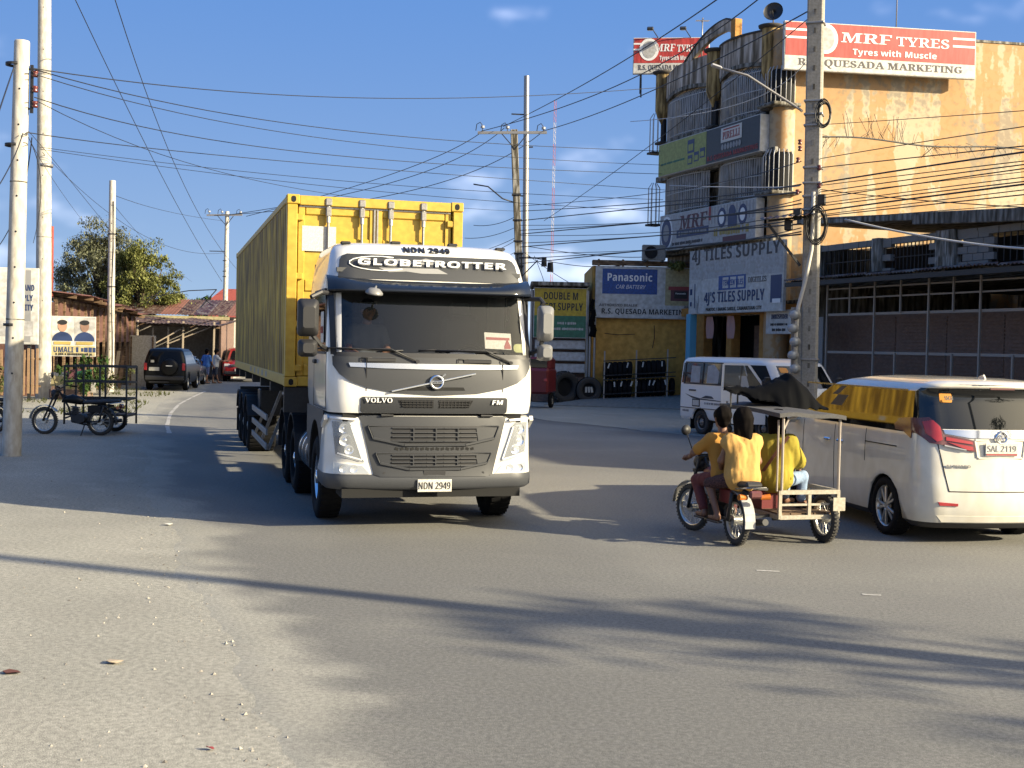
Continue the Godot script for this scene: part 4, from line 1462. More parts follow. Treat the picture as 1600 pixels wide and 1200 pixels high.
	bowed(s, -7.6, -3.35, sweep, func(u): return sweep.call(u) + 0.07, 0.34, 0.24, 22)
	obj("gable_cap", s, "dark_cap", T)
	bx("gable_post", Vector3(-3.05, 13.62, 0.12), Vector3(0.30, 0.95, 0.30), "orange_plain", T, 0.02)
	# engaged columns with caps, ending in corbels
	for u in [-8.72, -4.55, -0.72]:
		s = stn()
		lathe(s, [Vector2(0.05, 11.2), Vector2(0.22, 11.55), Vector2(0.30, 11.75), Vector2(0.30, 13.18), Vector2(0.31, 13.22)], Vector3(u, 0, 0.12), Vector3.UP, 16)
		var col := obj("half_column", s, "yellow_column", T)
		s = stn()
		lathe(s, [Vector2(0.31, 13.2), Vector2(0.42, 13.25), Vector2(0.44, 13.32), Vector2(0.001, 13.34)], Vector3(u, 0, 0.12), Vector3.UP, 16)
		obj("column_cap", s, "dark_cap", col)
		bx("slot_window", Vector3(u + 0.1, 10.95, 0.10), Vector3(0.26, 0.9, 0.12), "void", T)
		bx("slot_sill", Vector3(u + 0.1, 10.45, 0.18), Vector3(0.5, 0.10, 0.4), "dark_cap", T, 0.02)
	# rounded orange corner below, with a barred corner window
	s = stn()
	cyl(s, Vector3(-0.45, 0.0, -0.28), Vector3(-0.45, 13.1, -0.28), 0.46, -1, 20)
	obj("round_corner", s, "orange_wall", T)
	for f in [[10.6, 11.85], [7.62, 9.05]]:
		var cage := Node3D.new(); cage.name = "corner_grille"; T.add_child(cage, true)
		bx("corner_sill", Vector3(-0.35, f[0] - 0.07, -0.05), Vector3(1.1, 0.12, 1.1), "old_concrete", cage, 0.03)
		for k in 9:
			var t := lerpf(-0.6, 1.9, k / 8.0)
			var d := Vector3(sin(t), 0, cos(t)) * 0.56 + Vector3(-0.45, 0, -0.20)
			s = stn()
			tube(s, [d + Vector3(0, f[0], 0), d + Vector3(0, f[1] - 0.2, 0), d * Vector3(0.8, 0, 0.8) + Vector3(-0.09, f[1], -0.04)], 0.018, 4)
			obj("bar", s, "grille_grey", cage)
		s = stn()
		cyl(s, Vector3(-0.45, f[0], -0.24), Vector3(-0.45, f[1] - 0.1, -0.24), 0.475, -1, 16)
		obj("corner_window", s, "void", T)
	# far-end grille cage hanging off the side
	var fc := Node3D.new(); fc.name = "end_grille"; T.add_child(fc, true)
	for f in [[10.1, 11.7], [7.2, 8.9]]:
		bx("cage_floor", Vector3(-9.05, f[0], 0.25), Vector3(0.5, 0.08, 0.5), "dark_cap", fc)
		for k in 8:
			var t := TAU * k / 8
			s = stn()
			tube(s, [Vector3(-9.05 + cos(t) * 0.24, f[0], 0.25 + sin(t) * 0.24), Vector3(-9.05 + cos(t) * 0.24, f[1] - 0.2, 0.25 + sin(t) * 0.24), Vector3(-9.05 + cos(t) * 0.1, f[1], 0.25 + sin(t) * 0.1)], 0.016, 4)
			obj("bar", s, "grille_grey", fc)
	# street level: pillars, dark shop openings
	bx("shop_interior", Vector3(-4.0, 1.8, -3.0), Vector3(9.6, 3.6, 0.1), "void", T)
	for q in [[-5.6, 1.0], [-0.97, 0.38], [-3.25, 0.35], [0.95, 0.35]]:
		bx("shop_pillar", Vector3(q[0], 1.75, -0.2), Vector3(q[1], 3.5, 0.4), "orange_plain", T, 0.02)
	bx("shop_lintel", Vector3(-3.6, 3.62, -0.25), Vector3(9.6, 0.3, 0.5), "orange_plain", T)
	bx("shop_ceiling", Vector3(-3.6, 3.85, -1.6), Vector3(9.6, 0.1, 3.0), "old_concrete", T)
	bx("shop_floor", Vector3(-3.6, 0.06, -1.2), Vector3(9.8, 0.14, 3.6), "old_concrete", T)
	s = stn()
	box(s, Vector3(-2.0, 1.4, -0.6), Vector3(0.06, 2.6, 0.06)); box(s, Vector3(-2.5, 1.8, -0.9), Vector3(0.8, 2.6, 0.08))
	obj("shop_door", s, "shutter_dark", T)
	# things that hang on it
	roof_signs()
	front_signs()

func board(called, label, at: Transform3D, w: float, h: float, d: float, m, edge := "sign_white") -> Node3D:
	var T := thing(called, label, "sign")
	T.transform = at
	var s := stn()
	box(s, Vector3(0, 0, -d / 2), Vector3(w, h, d), Basis(), 0.01)
	obj("sign_box", s, edge, T)
	s = stn()
	box(s, Vector3(0, 0, 0.004), Vector3(w - 0.06, h - 0.06, 0.008))
	obj("printed_face", s, m, T)
	return T

func face(parent, x, y, w, h, m, z := 0.010, called := "printed_block"):
	return bx(called, Vector3(x, y, z), Vector3(w, h, 0.006), m, parent)

func disc(parent, x, y, rx, ry, m, z := 0.012, called := "printed_disc"):
	var p := PackedVector2Array()
	for k in 28: p.append(Vector2(x + cos(TAU * k / 28) * rx, y + sin(TAU * k / 28) * ry))
	var s := stn()
	extr(s, p, 0.006, Transform3D(Basis(), Vector3(0, 0, z)))
	return obj(called, s, m, parent)

func tyre_sign(T: Node3D, w: float, h: float):
	# red field over a white strip with the dealer's name; two pale bars run in from each end
	face(T, 0, h * 0.14, w - 0.08, h * 0.68, "sign_red")
	for e in [-1.0, 1.0]:
		for y in [0.33, 0.17]: face(T, e * w * 0.435, h * y, w * 0.12, h * 0.045, "letter_white", 0.016)
	disc(T, -w * 0.29, h * 0.17, h * 0.27, h * 0.31, "letter_white", 0.016)
	disc(T, -w * 0.29, h * 0.17, h * 0.19, h * 0.24, "sign_grey", 0.022)
	words("brand_letters", "MRF", "letter_white", T, Vector3(-w * 0.08, h * 0.22, 0.016), Basis(), h * 0.2, w * 0.26, "Droid Serif", true, 0.1)
	words("brand_letters", "TYRES", "letter_white", T, Vector3(w * 0.215, h * 0.20, 0.016), Basis(), h * 0.19, w * 0.28, "Droid Serif")
	words("slogan_letters", "Tyres with Muscle", "letter_white", T, Vector3(w * 0.07, h * -0.08, 0.016), Basis(), h * 0.12, w * 0.44)
	words("dealer_letters", "R.S. QUESADA MARKETING", "faded_ink", T, Vector3(0, h * -0.345, 0.010), Basis(), h * 0.14, w * 0.86, "Droid Serif")

func roof_signs():
	var fb := Transform3D(yawb(FRONT_YAW), FRONT_AT)
	# big one on the side wall
	var d := (yawb(FRONT_YAW) * SIDE_DIR).normalized()
	var n := Vector3(-d.z, 0, d.x)
	if n.z < 0: n = -n
	var bs := Basis(d, Vector3.UP, n)
	var T := board("tyre_sign", "long red and white MRF TYRES sign on the peeling orange side wall", Transform3D(bs.rotated(n, 0.008), fb * Vector3(0, 12.45, 0) + d * 3.28 + n * 0.42), 6.95, 1.62, 0.16, "sign_white")
	tyre_sign(T, 6.95, 1.62)
	# smaller one standing on the roof
	var T2 := board("rooftop_tyre_sign", "smaller red MRF TYRES sign on the roof with two floodlights above", Transform3D(yawb(-0.12), Vector3(6.12, 13.98, -50.6)), 3.05, 1.45, 0.16, "sign_white")
	tyre_sign(T2, 3.05, 1.45)
	var s := stn()
	for x in [-1.2, 1.2]:
		bar(s, Vector3(x, -0.7, -0.1), Vector3(x, -1.5, -0.1), 0.08, 0.08)
		bar(s, Vector3(x, 0.5, -0.1), Vector3(x, -1.4, -1.3), 0.06, 0.06)
	pieces("sign_post", s, "dark_steel", T2)
	for x in [-0.85, 0.45]:
		var L := Node3D.new(); L.name = "floodlight"; T2.add_child(L, true)
		s = stn()
		tube(s, [Vector3(x + 0.35, 0.68, -0.05), Vector3(x + 0.1, 0.98, 0.25), Vector3(x, 1.02, 0.36)], 0.02, 5)
		obj("lamp_arm", s, "dark_steel", L)
		bx("lamp_head", Vector3(x, 0.98, 0.42), Vector3(0.26, 0.12, 0.22), "dark_steel", L, 0.03, Basis(Vector3.RIGHT, 0.5))
		bx("lamp_glass", Vector3(x, 0.92, 0.44), Vector3(0.2, 0.02, 0.16), "insulator_grey", L, 0.0, Basis(Vector3.RIGHT, 0.5))
	# satellite dish on the corner column
	var D := thing("satellite_dish", "dark round satellite dish on the corner column above the tyre sign", "satellite dish", fb * Vector3(-0.62, 13.34, 0.1))
	s = stn()
	lathe(s, [Vector2(0.33, 0.08), Vector2(0.30, 0.05), Vector2(0.16, 0.01), Vector2(0.001, 0.0), Vector2(0.16, -0.012), Vector2(0.30, 0.03), Vector2(0.335, 0.07)], Vector3(0, 0.42, 0), Vector3(-0.35, 0.25, 0.9), 24)
	obj("reflector", s, "dark_steel", D)
	s = stn()
	tube(s, [Vector3(0, 0, 0), Vector3(0, 0.3, 0), Vector3(0.02, 0.42, -0.03)], 0.025, 6)
	obj("dish_mount", s, "galvanised", D)
	s = stn()
	tube(s, [Vector3(0, 0.2, 0.02), Vector3(-0.1, 0.40, 0.3)], 0.012, 5)
	obj("feed_arm", s, "dark_steel", D)
	# two roof aerials
	for q in [[Vector3(6.9, 13.0, -47.5), 1.7, "thin television aerial behind the swept gable of the corner building"], [fb * (SIDE_DIR * 4.0) + Vector3(0, 13.1, 0), 3.0, "thin pale aerial mast rising above the long red tyre sign"]]:
		var A := thing("roof_aerial", q[2], "aerial", q[0])
		s = stn()
		tube(s, [Vector3.ZERO, Vector3(0, q[1], 0)], 0.022, 5)
		obj("aerial_mast", s, "galvanised", A)
		s = stn()
		for k in 4: bar(s, Vector3(-0.25, q[1] - 0.08 - k * 0.02, k * 0.12 - 0.2), Vector3(0.25, q[1] - 0.08 - k * 0.02, k * 0.12 - 0.2), 0.012, 0.012)
		bar(s, Vector3(0, q[1] - 0.1, -0.3), Vector3(0, q[1] - 0.1, 0.3), 0.015, 0.015)
		obj("aerial_rods", s, "galvanised", A)

func front_signs():
	var fb := Transform3D(yawb(FRONT_YAW), FRONT_AT)
	var at := func(x: float, y: float, z: float) -> Transform3D: return fb * Transform3D(Basis(), Vector3(x, y, z))
	# green and charcoal board between second and third storey
	var T := board("tyre_brand_sign", "long board half lime green, half charcoal, under the top storey windows", at.call(-4.38, 9.64, 0.52), 7.6, 1.28, 0.38, "sign_black")
	face(T, -1.85, 0, 3.84, 1.22, "sign_green")
	strokes(T, -2.6, -0.18, 1.9, 0.09, "sign_dgreen")
	for q in [[-1.10, 0.22, 0.52, 0.5], [-1.15, -0.28, 0.36, 0.34], [-0.66, -0.22, 0.36, 0.36], [-0.2, -0.14, 0.38, 0.36]]:
		face(T, q[0], q[1], q[2], q[3], "sign_navy", 0.016, "battery_print")
		face(T, q[0], q[1] - 0.04, q[2] * 0.7, q[3] * 0.5, "sign_green", 0.022, "battery_print")
	face(T, 1.88, 0.27, 1.45, 0.52, "plate_white", 0.016)
	words("brand_letters", "PIRELLI", "dull_red", T, Vector3(1.88, 0.24, 0.022), Basis(), 0.26, 1.2, "Droid Serif")
	face(T, 1.88, 0.46, 1.1, 0.05, "dull_red", 0.022)
	for k in 7: disc(T, 1.28 + k * 0.2, -0.16, 0.085, 0.11, "letter_grey", 0.016, "tyre_print")
	words("dealer_letters", "R.S QUESADA MARKETING", "dull_red", T, Vector3(1.93, -0.46, 0.016), Basis(), 0.17, 3.5)
	# striped board above the tile shop
	var S := board("striped_tyre_sign", "faded grey MRF board with oval badge above the tile shop sign", at.call(-4.32, 6.73, 0.52), 7.2, 1.42, 0.34, "sign_grey")
	for k in 15: face(S, 0.35 + k * 0.22, 0.36, 0.06, 0.62, "letter_grey", 0.010, "stripe")
	disc(S, -3.0, -0.02, 0.52, 0.66, "letter_white", 0.014)
	disc(S, -3.0, -0.02, 0.42, 0.56, "sign_navy", 0.020)
	disc(S, -3.0, -0.02, 0.24, 0.34, "letter_grey", 0.026)
	words("brand_letters", "MRF", "brown_print", S, Vector3(-0.85, 0.30, 0.014), Basis(), 0.52, 2.1, "Droid Serif", true, 0.15)
	face(S, 0.42, 0.45, 0.16, 0.5, "dull_red", 0.016)
	face(S, -0.9, -0.12, 2.5, 0.3, "sign_navy", 0.014)
	strokes(S, -0.9, -0.12, 2.2, 0.14, "letter_grey", 0.022)
	strokes(S, -1.3, -0.48, 2.4, 0.13, "faded_ink")
	for x in [1.3, 2.75]:
		disc(S, x, 0.22, 0.30, 0.36, "sign_navy", 0.014, "tyre_print")
		disc(S, x, 0.22, 0.18, 0.23, "letter_white", 0.020, "tyre_print")
	disc(S, 2.02, 0.32, 0.24, 0.30, "sign_navy", 0.016, "rider_print")
	face(S, 2.05, 0.06, 0.62, 0.42, "sign_navy", 0.016, "rider_print")
	strokes(S, 1.9, -0.28, 2.3, 0.3, "gold_print")
	face(S, 2.2, -0.58, 1.6, 0.2, "brown_print", 0.014)
	# tile shop: an old upper board and a newer print below
	var J := board("tile_shop_sign", "large two-part white 4J TILES SUPPLY board over the shop doorway", at.call(-1.62, 4.66, 0.82), 6.4, 2.34, 0.12, "sign_white")
	face(J, 0, 0.62, 6.3, 1.06, "sign_grey")
	words("faded_letters", "4J TILES SUPPLY", "faded_ink", J, Vector3(0, 0.90, 0.016), Basis(), 0.42, 6.0)
	for q in [[-2.2, 0.3, 0.12, 0.5], [-1.2, 0.36, 0.9, 0.05], [0.3, 0.4, 0.9, 0.22], [1.3, 0.34, 0.3, 0.32], [2.3, 0.42, 1.0, 0.1]]: face(J, q[0], q[1], q[2], q[3], "faint_print", 0.016)
	face(J, -0.05, -0.10, 1.85, 0.50, "sign_blue", 0.016)
	for k in 3: face(J, -0.48 + k * 0.52, -0.10, 0.40, 0.38, "sign_white", 0.020)
	words("maker_letters", "TEN ZEN TILES", "sign_blue", J, Vector3(0.04, -0.10, 0.026), Basis(), 0.2, 1.35)
	words("maker_letters", "DIGITILES", "faded_ink", J, Vector3(1.62, -0.06, 0.016), Basis(), 0.18, 1.15, "Droid Serif", false)
	words("shop_letters", "4J'S TILES SUPPLY", "sign_navy", J, Vector3(0.05, -0.64, 0.016), Basis(), 0.37, 4.1)
	words("address_letters", "PANTOC / DAANG SARILE, CABANATUAN CITY", "ink", J, Vector3(0.05, -1.03, 0.016), Basis(), 0.12, 3.8)
	face(J, 2.8, -0.42, 0.66, 0.9, "sign_navy", 0.016, "bathroom_print")
	face(J, 2.85, -0.82, 0.5, 0.14, "letter_white", 0.022, "bathroom_print")
	for q in [[-3.0, -0.35, 0.16, 0.22], [-3.0, -0.8, 0.12, 0.16], [-2.72, -0.5, 0.05, 0.9]]: face(J, q[0], q[1], q[2], q[3], "sign_navy", 0.016)
	var s := stn()
	for q in [[-2.6, -0.85], [-2.45, -0.7], [-2.5, -0.95]]: box(s, Vector3(q[0], q[1], 0.016), Vector3(0.04, 0.36, 0.006)); 
	obj("tile_pattern_print", s, "letter_grey", J)
	# blue post that carries its far end
	var P := thing("blue_sign_post", "light blue square post under the end of the tile shop board", "post", fb * Vector3(-4.75, 0, 0.72), FRONT_YAW)
	bx("post_shaft", Vector3(0, 1.75, 0), Vector3(0.30, 3.5, 0.30), "blue_post", P, 0.02)
	bx("post_foot", Vector3(0, 0.06, 0), Vector3(0.46, 0.14, 0.46), "old_concrete", P, 0.02)
	# small hanging sign and two cloth banners
	var H := board("hanging_sign", "small pale INKOSPIDER board hanging beside the shop door", at.call(0.92, 3.15, 0.52), 1.62, 0.80, 0.05, "sign_white")
	words("shop_letters", "INKOSPIDER", "sign_navy", H, Vector3(0.05, 0.18, 0.016), Basis(), 0.15, 1.0)
	strokes(H, 0, -0.08, 1.0, 0.09, "ink")
	strokes(H, 0, -0.26, 0.8, 0.10, "ink")
	for x in [-3.75, -2.25]:
		s = stn()
		s.set_smooth_group(0)
		for i in 6:
			for k in 4:
				var q := []
				for c in [[i, k], [i + 1, k], [i + 1, k + 1], [i, k + 1]]:
					q.append(Vector3(-0.24 + 0.08 * c[0] + 0.03 * sin(c[1] * 1.3), -0.2 * c[1], 0.04 * sin(c[0] * 1.4 + c[1])))
				quad(s, q[0], q[3], q[2], q[1])
		var o := obj("cloth_banner", s, "banner_red" )
		o.transform = fb * Transform3D(Basis(), Vector3(x, 3.4, 0.5))
		tag(o, "small faded red and white cloth banner hanging below the tile shop board", "banner", "cloth banners under the tile shop board")

func garage_building():
	var T := thing("garage_building", "low grey concrete garage with corrugated canopy and mesh-gated bays", "building", FRONT_AT, FRONT_YAW)
	var L0 := 1.9; var L1 := 15.5
	var s: SurfaceTool
	# back wall, floor, ceilings
	bx("rear_wall", Vector3(13.5, 2.9, -9.0), Vector3(30.0, 5.8, 0.25), "old_concrete", T)
	bx("near_wall", Vector3(28.4, 2.9, -4.4), Vector3(0.25, 5.8, 8.8), "old_concrete", T)
	bx("party_wall", Vector3(1.55, 2.8, -4.0), Vector3(0.25, 5.6, 7.0), "old_concrete", T)
	var tilt := Basis(Vector3(0, 0, 1), -0.062)
	bx("roof_slab", Vector3(8.6, 5.98, -4.0), Vector3(14.0, 0.20, 8.8), "old_concrete", T, 0.02, tilt)
	bx("slab_edge_beam", Vector3(11.2, 5.76, 0.36), Vector3(7.4, 0.34, 0.16), "grey_beam", T, 0.02, tilt)
	bx("roof_slab", Vector3(22.0, 5.6, -4.0), Vector3(13.0, 0.20, 8.8), "old_concrete", T, 0.02)
	bx("upper_floor", Vector3(15.0, 4.42, -4.2), Vector3(27.0, 0.16, 9.0), "old_concrete", T)
	# taller block further along the street (its roof shades the road)
	bx("upper_storey", Vector3(22.4, 6.75, -4.0), Vector3(11.6, 1.7, 9.0), "old_concrete", T)
	# upper wall of laid hollow blocks, with three barred openings and piers
	bx("upper_room", Vector3(14.0, 5.05, -2.5), Vector3(24.0, 1.1, 0.1), "void", T)
	var piers := [[2.3, 0.5], [5.53, 0.36], [8.6, 0.75], [13.4, 0.5], [16.5, 0.5], [20, 0.5], [24, 0.5], [27.8, 0.6]]
	for q in piers: bx("pier", Vector3(q[0], 5.0, 0.06), Vector3(q[1], 1.2, 0.3), "pier_grey", T, 0.02)
	var wall := Node3D.new(); wall.name = "block_wall"; T.add_child(wall, true)
	var blk := BoxMesh.new(); blk.size = Vector3(0.385, 0.185, 0.15)
	var rows := [[9.0, 10.25, 4.5, 5.55], [2.55, 13.2, 5.38, 5.56], [2.55, 13.2, 4.5, 4.58], [5.72, 5.95, 4.5, 5.5], [8.0, 8.22, 4.5, 5.5]]
	for q in rows:
		var y: float = q[2] + 0.1
		var r := 0
		while y < q[3] + 0.02:
			var x: float = q[0] + 0.2 - (0.2 if r % 2 else 0.0)
			while x < q[1]:
				if not (absf(x - 5.53) < 0.3 or absf(x - 8.6) < 0.5):
					var o := MeshInstance3D.new()
					o.mesh = blk
					o.material_override = M["block_grey"]
					o.name = "block"
					wall.add_child(o, true)
					o.position = Vector3(x, y, rng.randf_range(-0.012, 0.012))
				x += 0.4
			y += 0.2
			r += 1
	for q in [[2.6, 5.3], [5.95, 8.0], [10.3, 13.1]]:
		var g := Node3D.new(); g.name = "window_bars"; T.add_child(g, true)
		var n := 12
		for k in n:
			s = stn()
			var x := lerpf(q[0] + 0.1, q[1] - 0.1, float(k) / (n - 1))
			box(s, Vector3(x, 5.0, -0.05), Vector3(0.025, 0.8, 0.025))
			obj("bar", s, "dark_steel", g)
		bx("cross_bar", Vector3((q[0] + q[1]) / 2, 5.0, -0.04), Vector3(q[1] - q[0], 0.025, 0.03), "dark_steel", g)
	# corrugated canopy: each sheet a part
	var cp := Node3D.new(); cp.name = "canopy"; T.add_child(cp, true)
	var x := 2.3
	while x < 24.0:
		s = stn()
		s.set_smooth_group(0)
		var lift := rng.randf_range(-0.02, 0.02)
		for i in 16:
			var u0 := x + i * 0.07; var u1 := x + (i + 1) * 0.07
			var w0 := 0.022 * cos(TAU * i / 2.0); var w1 := 0.022 * cos(TAU * (i + 1) / 2.0)
			quad(s, Vector3(u0, 4.46 + w0 + lift, 1.25), Vector3(u1, 4.46 + w1 + lift, 1.25), Vector3(u1, 4.60 + w1, 0.0), Vector3(u0, 4.60 + w0, 0.0))
			quad(s, Vector3(u0, 4.43 + w0 + lift, 1.25), Vector3(u1, 4.43 + w1 + lift, 1.25), Vector3(u1, 4.46 + w1 + lift, 1.25), Vector3(u0, 4.46 + w0 + lift, 1.25))
		obj("roof_sheet", s, "zinc_sheet", cp)
		x += 1.06
	bx("canopy_beam", Vector3(13.0, 4.30, 1.15), Vector3(21.5, 0.14, 0.08), "dark_steel", cp)
	for k in 9:
		s = stn()
		bar(s, Vector3(2.6 + k * 2.4, 4.36, 1.15), Vector3(2.6 + k * 2.4, 4.50, 0.0), 0.06, 0.10)
		obj("rafter", s, "dark_steel", cp)
	# gates: posts, rails and mesh in front of dark shutters
	bx("shutter_back", Vector3(14.0, 1.7, -0.85), Vector3(24.5, 3.4, 0.06), "shutter_dark", T)
	for b in 9:
		s = stn()
		for k in 32: box(s, Vector3(3.15 + b * 2.3 + 1.1, 0.15 + k * 0.10, -0.80), Vector3(2.1, 0.055, 0.03))
		tag(obj("shutter_slats", s, "shutter_dark", T), "", "", "", "stuff")
	bx("pale_panel", Vector3(2.55, 2.3, 0.10), Vector3(0.62, 2.0, 0.04), "ac_grey", T)
	var g := Node3D.new(); g.name = "gate_frame"; T.add_child(g, true)
	for y in [3.36, 3.86, 4.16, 2.19]:
		bx("rail", Vector3(13.6, y, 0.12), Vector3(21.0, 0.045 if y > 3.5 else 0.075, 0.05), "gate_steel", g)
	for k in [[3.12, 4.3], [5.53, 4.3], [7.98, 4.3], [10.06, 4.3], [12.6, 4.3], [14.7, 4.3], [6.55, 2.2], [9.0, 2.2], [11.3, 2.2], [4.3, 4.3], [6.75, 4.3], [9.0, 4.3]]:
		var lo := 3.36 if k[1] > 4 and k[0] in [4.3, 6.75, 9.0] else 0.05
		bx("post", Vector3(k[0], (k[1] + lo) / 2, 0.16), Vector3(0.055, k[1] - lo, 0.05), "gate_steel", g)
	bx("garage_floor", Vector3(14.5, 0.04, -1.5), Vector3(26.0, 0.10, 5.0), "old_concrete", T)

func tyre_shop():
	var T := thing("tyre_shop", "single-storey mustard yellow tyre shop wall behind the tyre rack", "building", Vector3(5.0, 0, -49.2))
	bx("front_wall", Vector3(0.2, 2.7, -0.15), Vector3(4.2, 5.4, 0.25), "mustard_wall", T)
	bx("side_wall", Vector3(-1.8, 2.7, -3.0), Vector3(0.25, 5.4, 5.6), "mustard_wall", T)
	bx("rear_block", Vector3(1.0, 2.6, -4.0), Vector3(5.2, 5.2, 4.0), "old_concrete", T)
	bx("roof_beam", Vector3(0.2, 5.52, 0.0), Vector3(4.3, 0.2, 0.3), "wood", T, 0.02)
	var s := stn()
	for k in 5: box(s, Vector3(-1.7 + k * 0.95, 5.52, 0.16), Vector3(0.08, 0.26, 0.06))
	pieces("rafter_end", s, "wood", T)
	s = stn()
	tube(s, [Vector3(-1.4, 2.75, -0.02), Vector3(-0.9, 2.70, -0.015), Vector3(-0.2, 2.74, -0.02)], 0.012, 4)
	tube(s, [Vector3(0.55, 3.1, -0.01), Vector3(0.57, 2.6, -0.01), Vector3(0.5, 2.2, -0.01)], 0.012, 4)
	pieces("conduit", s, "wire", T)
	var S := board("battery_sign", "blue and cream Panasonic CAR BATTERY board above the tyre rack", Transform3D(Basis(), Vector3(5.05, 4.36, -49.0)), 3.72, 2.02, 0.10, "sign_white")
	face(S, 1.35, 0.25, 0.95, 1.45, "sign_tan")
	face(S, -0.52, 0.43, 2.15, 0.98, "sign_blue", 0.014)
	words("brand_letters", "Panasonic", "letter_white", S, Vector3(-0.52, 0.60, 0.020), Basis(), 0.30, 1.75)
	words("small_letters", "CAR BATTERY", "letter_white", S, Vector3(-0.48, 0.22, 0.020), Basis(), 0.15, 1.15, "Droid Sans", false, 0.2)
	words("small_letters", "AUTHORIZED DEALER", "faded_ink", S, Vector3(-0.95, -0.50, 0.014), Basis(), 0.10, 1.5)
	words("dealer_letters", "R.S. QUESADA MARKETING", "ink", S, Vector3(0.10, -0.76, 0.014), Basis(), 0.20, 3.4)
	face(S, 1.45, -0.02, 0.72, 0.55, "brown_print", 0.018, "battery_print")
	face(S, 1.42, 0.20, 0.85, 0.14, "dull_red", 0.022, "battery_print")
	face(S, 1.48, -0.06, 0.5, 0.28, "ink", 0.026, "battery_print")
	words("small_letters", "Panasonic", "letter_white", S, Vector3(1.48, 0.0, 0.034), Basis(), 0.06, 0.4)
	# air conditioner above
	var A := thing("air_conditioner", "grey outdoor air conditioner unit on the tyre shop roof", "air conditioner", Vector3(5.42, 5.62, -48.85))
	bx("casing", Vector3(0, 0.30, 0), Vector3(0.9, 0.6, 0.34), "ac_grey", A, 0.02)
	s = stn()
	lathe(s, [Vector2(0.24, 0.0), Vector2(0.25, 0.03), Vector2(0.23, 0.03), Vector2(0.22, 0.0)], Vector3(-0.12, 0.30, 0.17), Vector3(0, 0, 1), 24)
	for k in 5: lathe(s, [Vector2(0.04 * k + 0.02, 0.02), Vector2(0.04 * k + 0.028, 0.026), Vector2(0.04 * k + 0.035, 0.02)], Vector3(-0.12, 0.30, 0.17), Vector3(0, 0, 1), 20)
	obj("fan_guard", s, "dark_steel", A)
	s = stn()
	cyl(s, Vector3(-0.12, 0.30, 0.171), Vector3(-0.12, 0.30, 0.176), 0.22, -1, 24)
	obj("fan_opening", s, "void", A)
	s = stn()
	for x in [-0.35, 0.35]: box(s, Vector3(x, -0.03, 0), Vector3(0.06, 0.08, 0.4))
	pieces("bracket", s, "dark_steel", A)
	# ramped apron in front
	s = stn()
	var p := [Vector3(1.2, 0.02, -46.2), Vector3(7.6, 0.05, -44.5), Vector3(9.2, 0.55, -48.9), Vector3(3.2, 0.22, -48.9)]
	s.set_smooth_group(-1)
	quad(s, p[0], p[1], p[2], p[3])
	for k in 4:
		var q: Vector3 = p[k]; var r: Vector3 = p[(k + 1) % 4]
		quad(s, Vector3(q.x, -0.05, q.z), Vector3(r.x, -0.05, r.z), r, q)
	tag(obj("apron_ramp", s, "dull_concrete"), "sloping grey concrete apron in front of the tyre shop", "ramp", "", "structure")
	# rack with two rows of tyres
	var R := thing("tyre_rack", "pipe rack holding two rows of upright black tyres before the yellow wall", "rack", Vector3(0, 0, 0))
	for x in [3.55, 4.78, 5.98]:
		s = stn()
		var base: float = 0.18 + (x - 3.2) * 0.05
		bar(s, Vector3(x, base, -48.15), Vector3(x, base + 1.85, -48.15), 0.05, 0.05)
		obj("rack_post", s, "gate_steel", R)
	for y in [0.42, 0.98, 1.14, 1.70]:
		s = stn()
		bar(s, Vector3(3.5, y - 0.04, -48.12), Vector3(6.3, y + 0.16, -48.12), 0.035, 0.035)
		obj("rack_rail", s, "dark_steel", R)
	var tyre: Node3D = null
	for row in 2:
		for k in 15:
			var x := 3.62 + k * 0.185
			if absf(x - 4.78) < 0.06 or absf(x - 5.98) < 0.06: continue
			var y := 0.56 + row * 0.72 + (x - 3.5) * 0.06
			var at := Vector3(x, y, -48.5)
			if row == 1 and k > 12: continue
			if tyre == null:
				tyre = thing("rack_tyre", "black car tyre standing on edge in the pipe rack", "tyre", at, 0, "tyres standing in the rack")
				s = stn()
				lathe(s, [Vector2(0.20, -0.07), Vector2(0.215, -0.085), Vector2(0.30, -0.085), Vector2(0.325, -0.06), Vector2(0.325, 0.06), Vector2(0.30, 0.085), Vector2(0.215, 0.085), Vector2(0.20, 0.07), Vector2(0.20, -0.07)], Vector3.ZERO, Vector3.RIGHT, 22)
				obj("carcass", s, "rubber", tyre)
				s = stn()
				for t in 26:
					var d := Vector3(0, cos(TAU * t / 26), sin(TAU * t / 26))
					bar(s, d * 0.325 - Vector3(0.055, 0, 0), d * 0.325 + Vector3(0.055, 0, 0), 0.05, 0.012, d)
				obj("tread", s, "rubber", tyre)
			else:
				copy(tyre, at, rng.randf_range(-0.05, 0.05))
	s = stn()
	for k in 11:
		var x := 3.75 + k * 0.22 + rng.randf_range(-0.05, 0.05)
		box(s, Vector3(x, 0.75 + (x - 3.5) * 0.06 + (0.72 if k % 3 == 0 else 0.0), -48.16), Vector3(0.055, 0.20, 0.004), Basis(Vector3(0, 0, 1), rng.randf_range(-0.4, 0.4)))
	pieces("price_tag", s, "plate_white", R)
	# two big tyres leaning on the stall
	big_tyre("lugged_farm_tyre", "big lugged tractor tyre lying upright against the white stall panels", Vector3(2.02, 0.62, -48.3), 0.62, 0.40, 0.36, 0.5, 22)
	big_tyre("truck_tyre", "black truck tyre with paper labels leaning beside the tractor tyre", Vector3(2.98, 0.52, -48.35), 0.52, 0.27, 0.27, 0.15, 0)

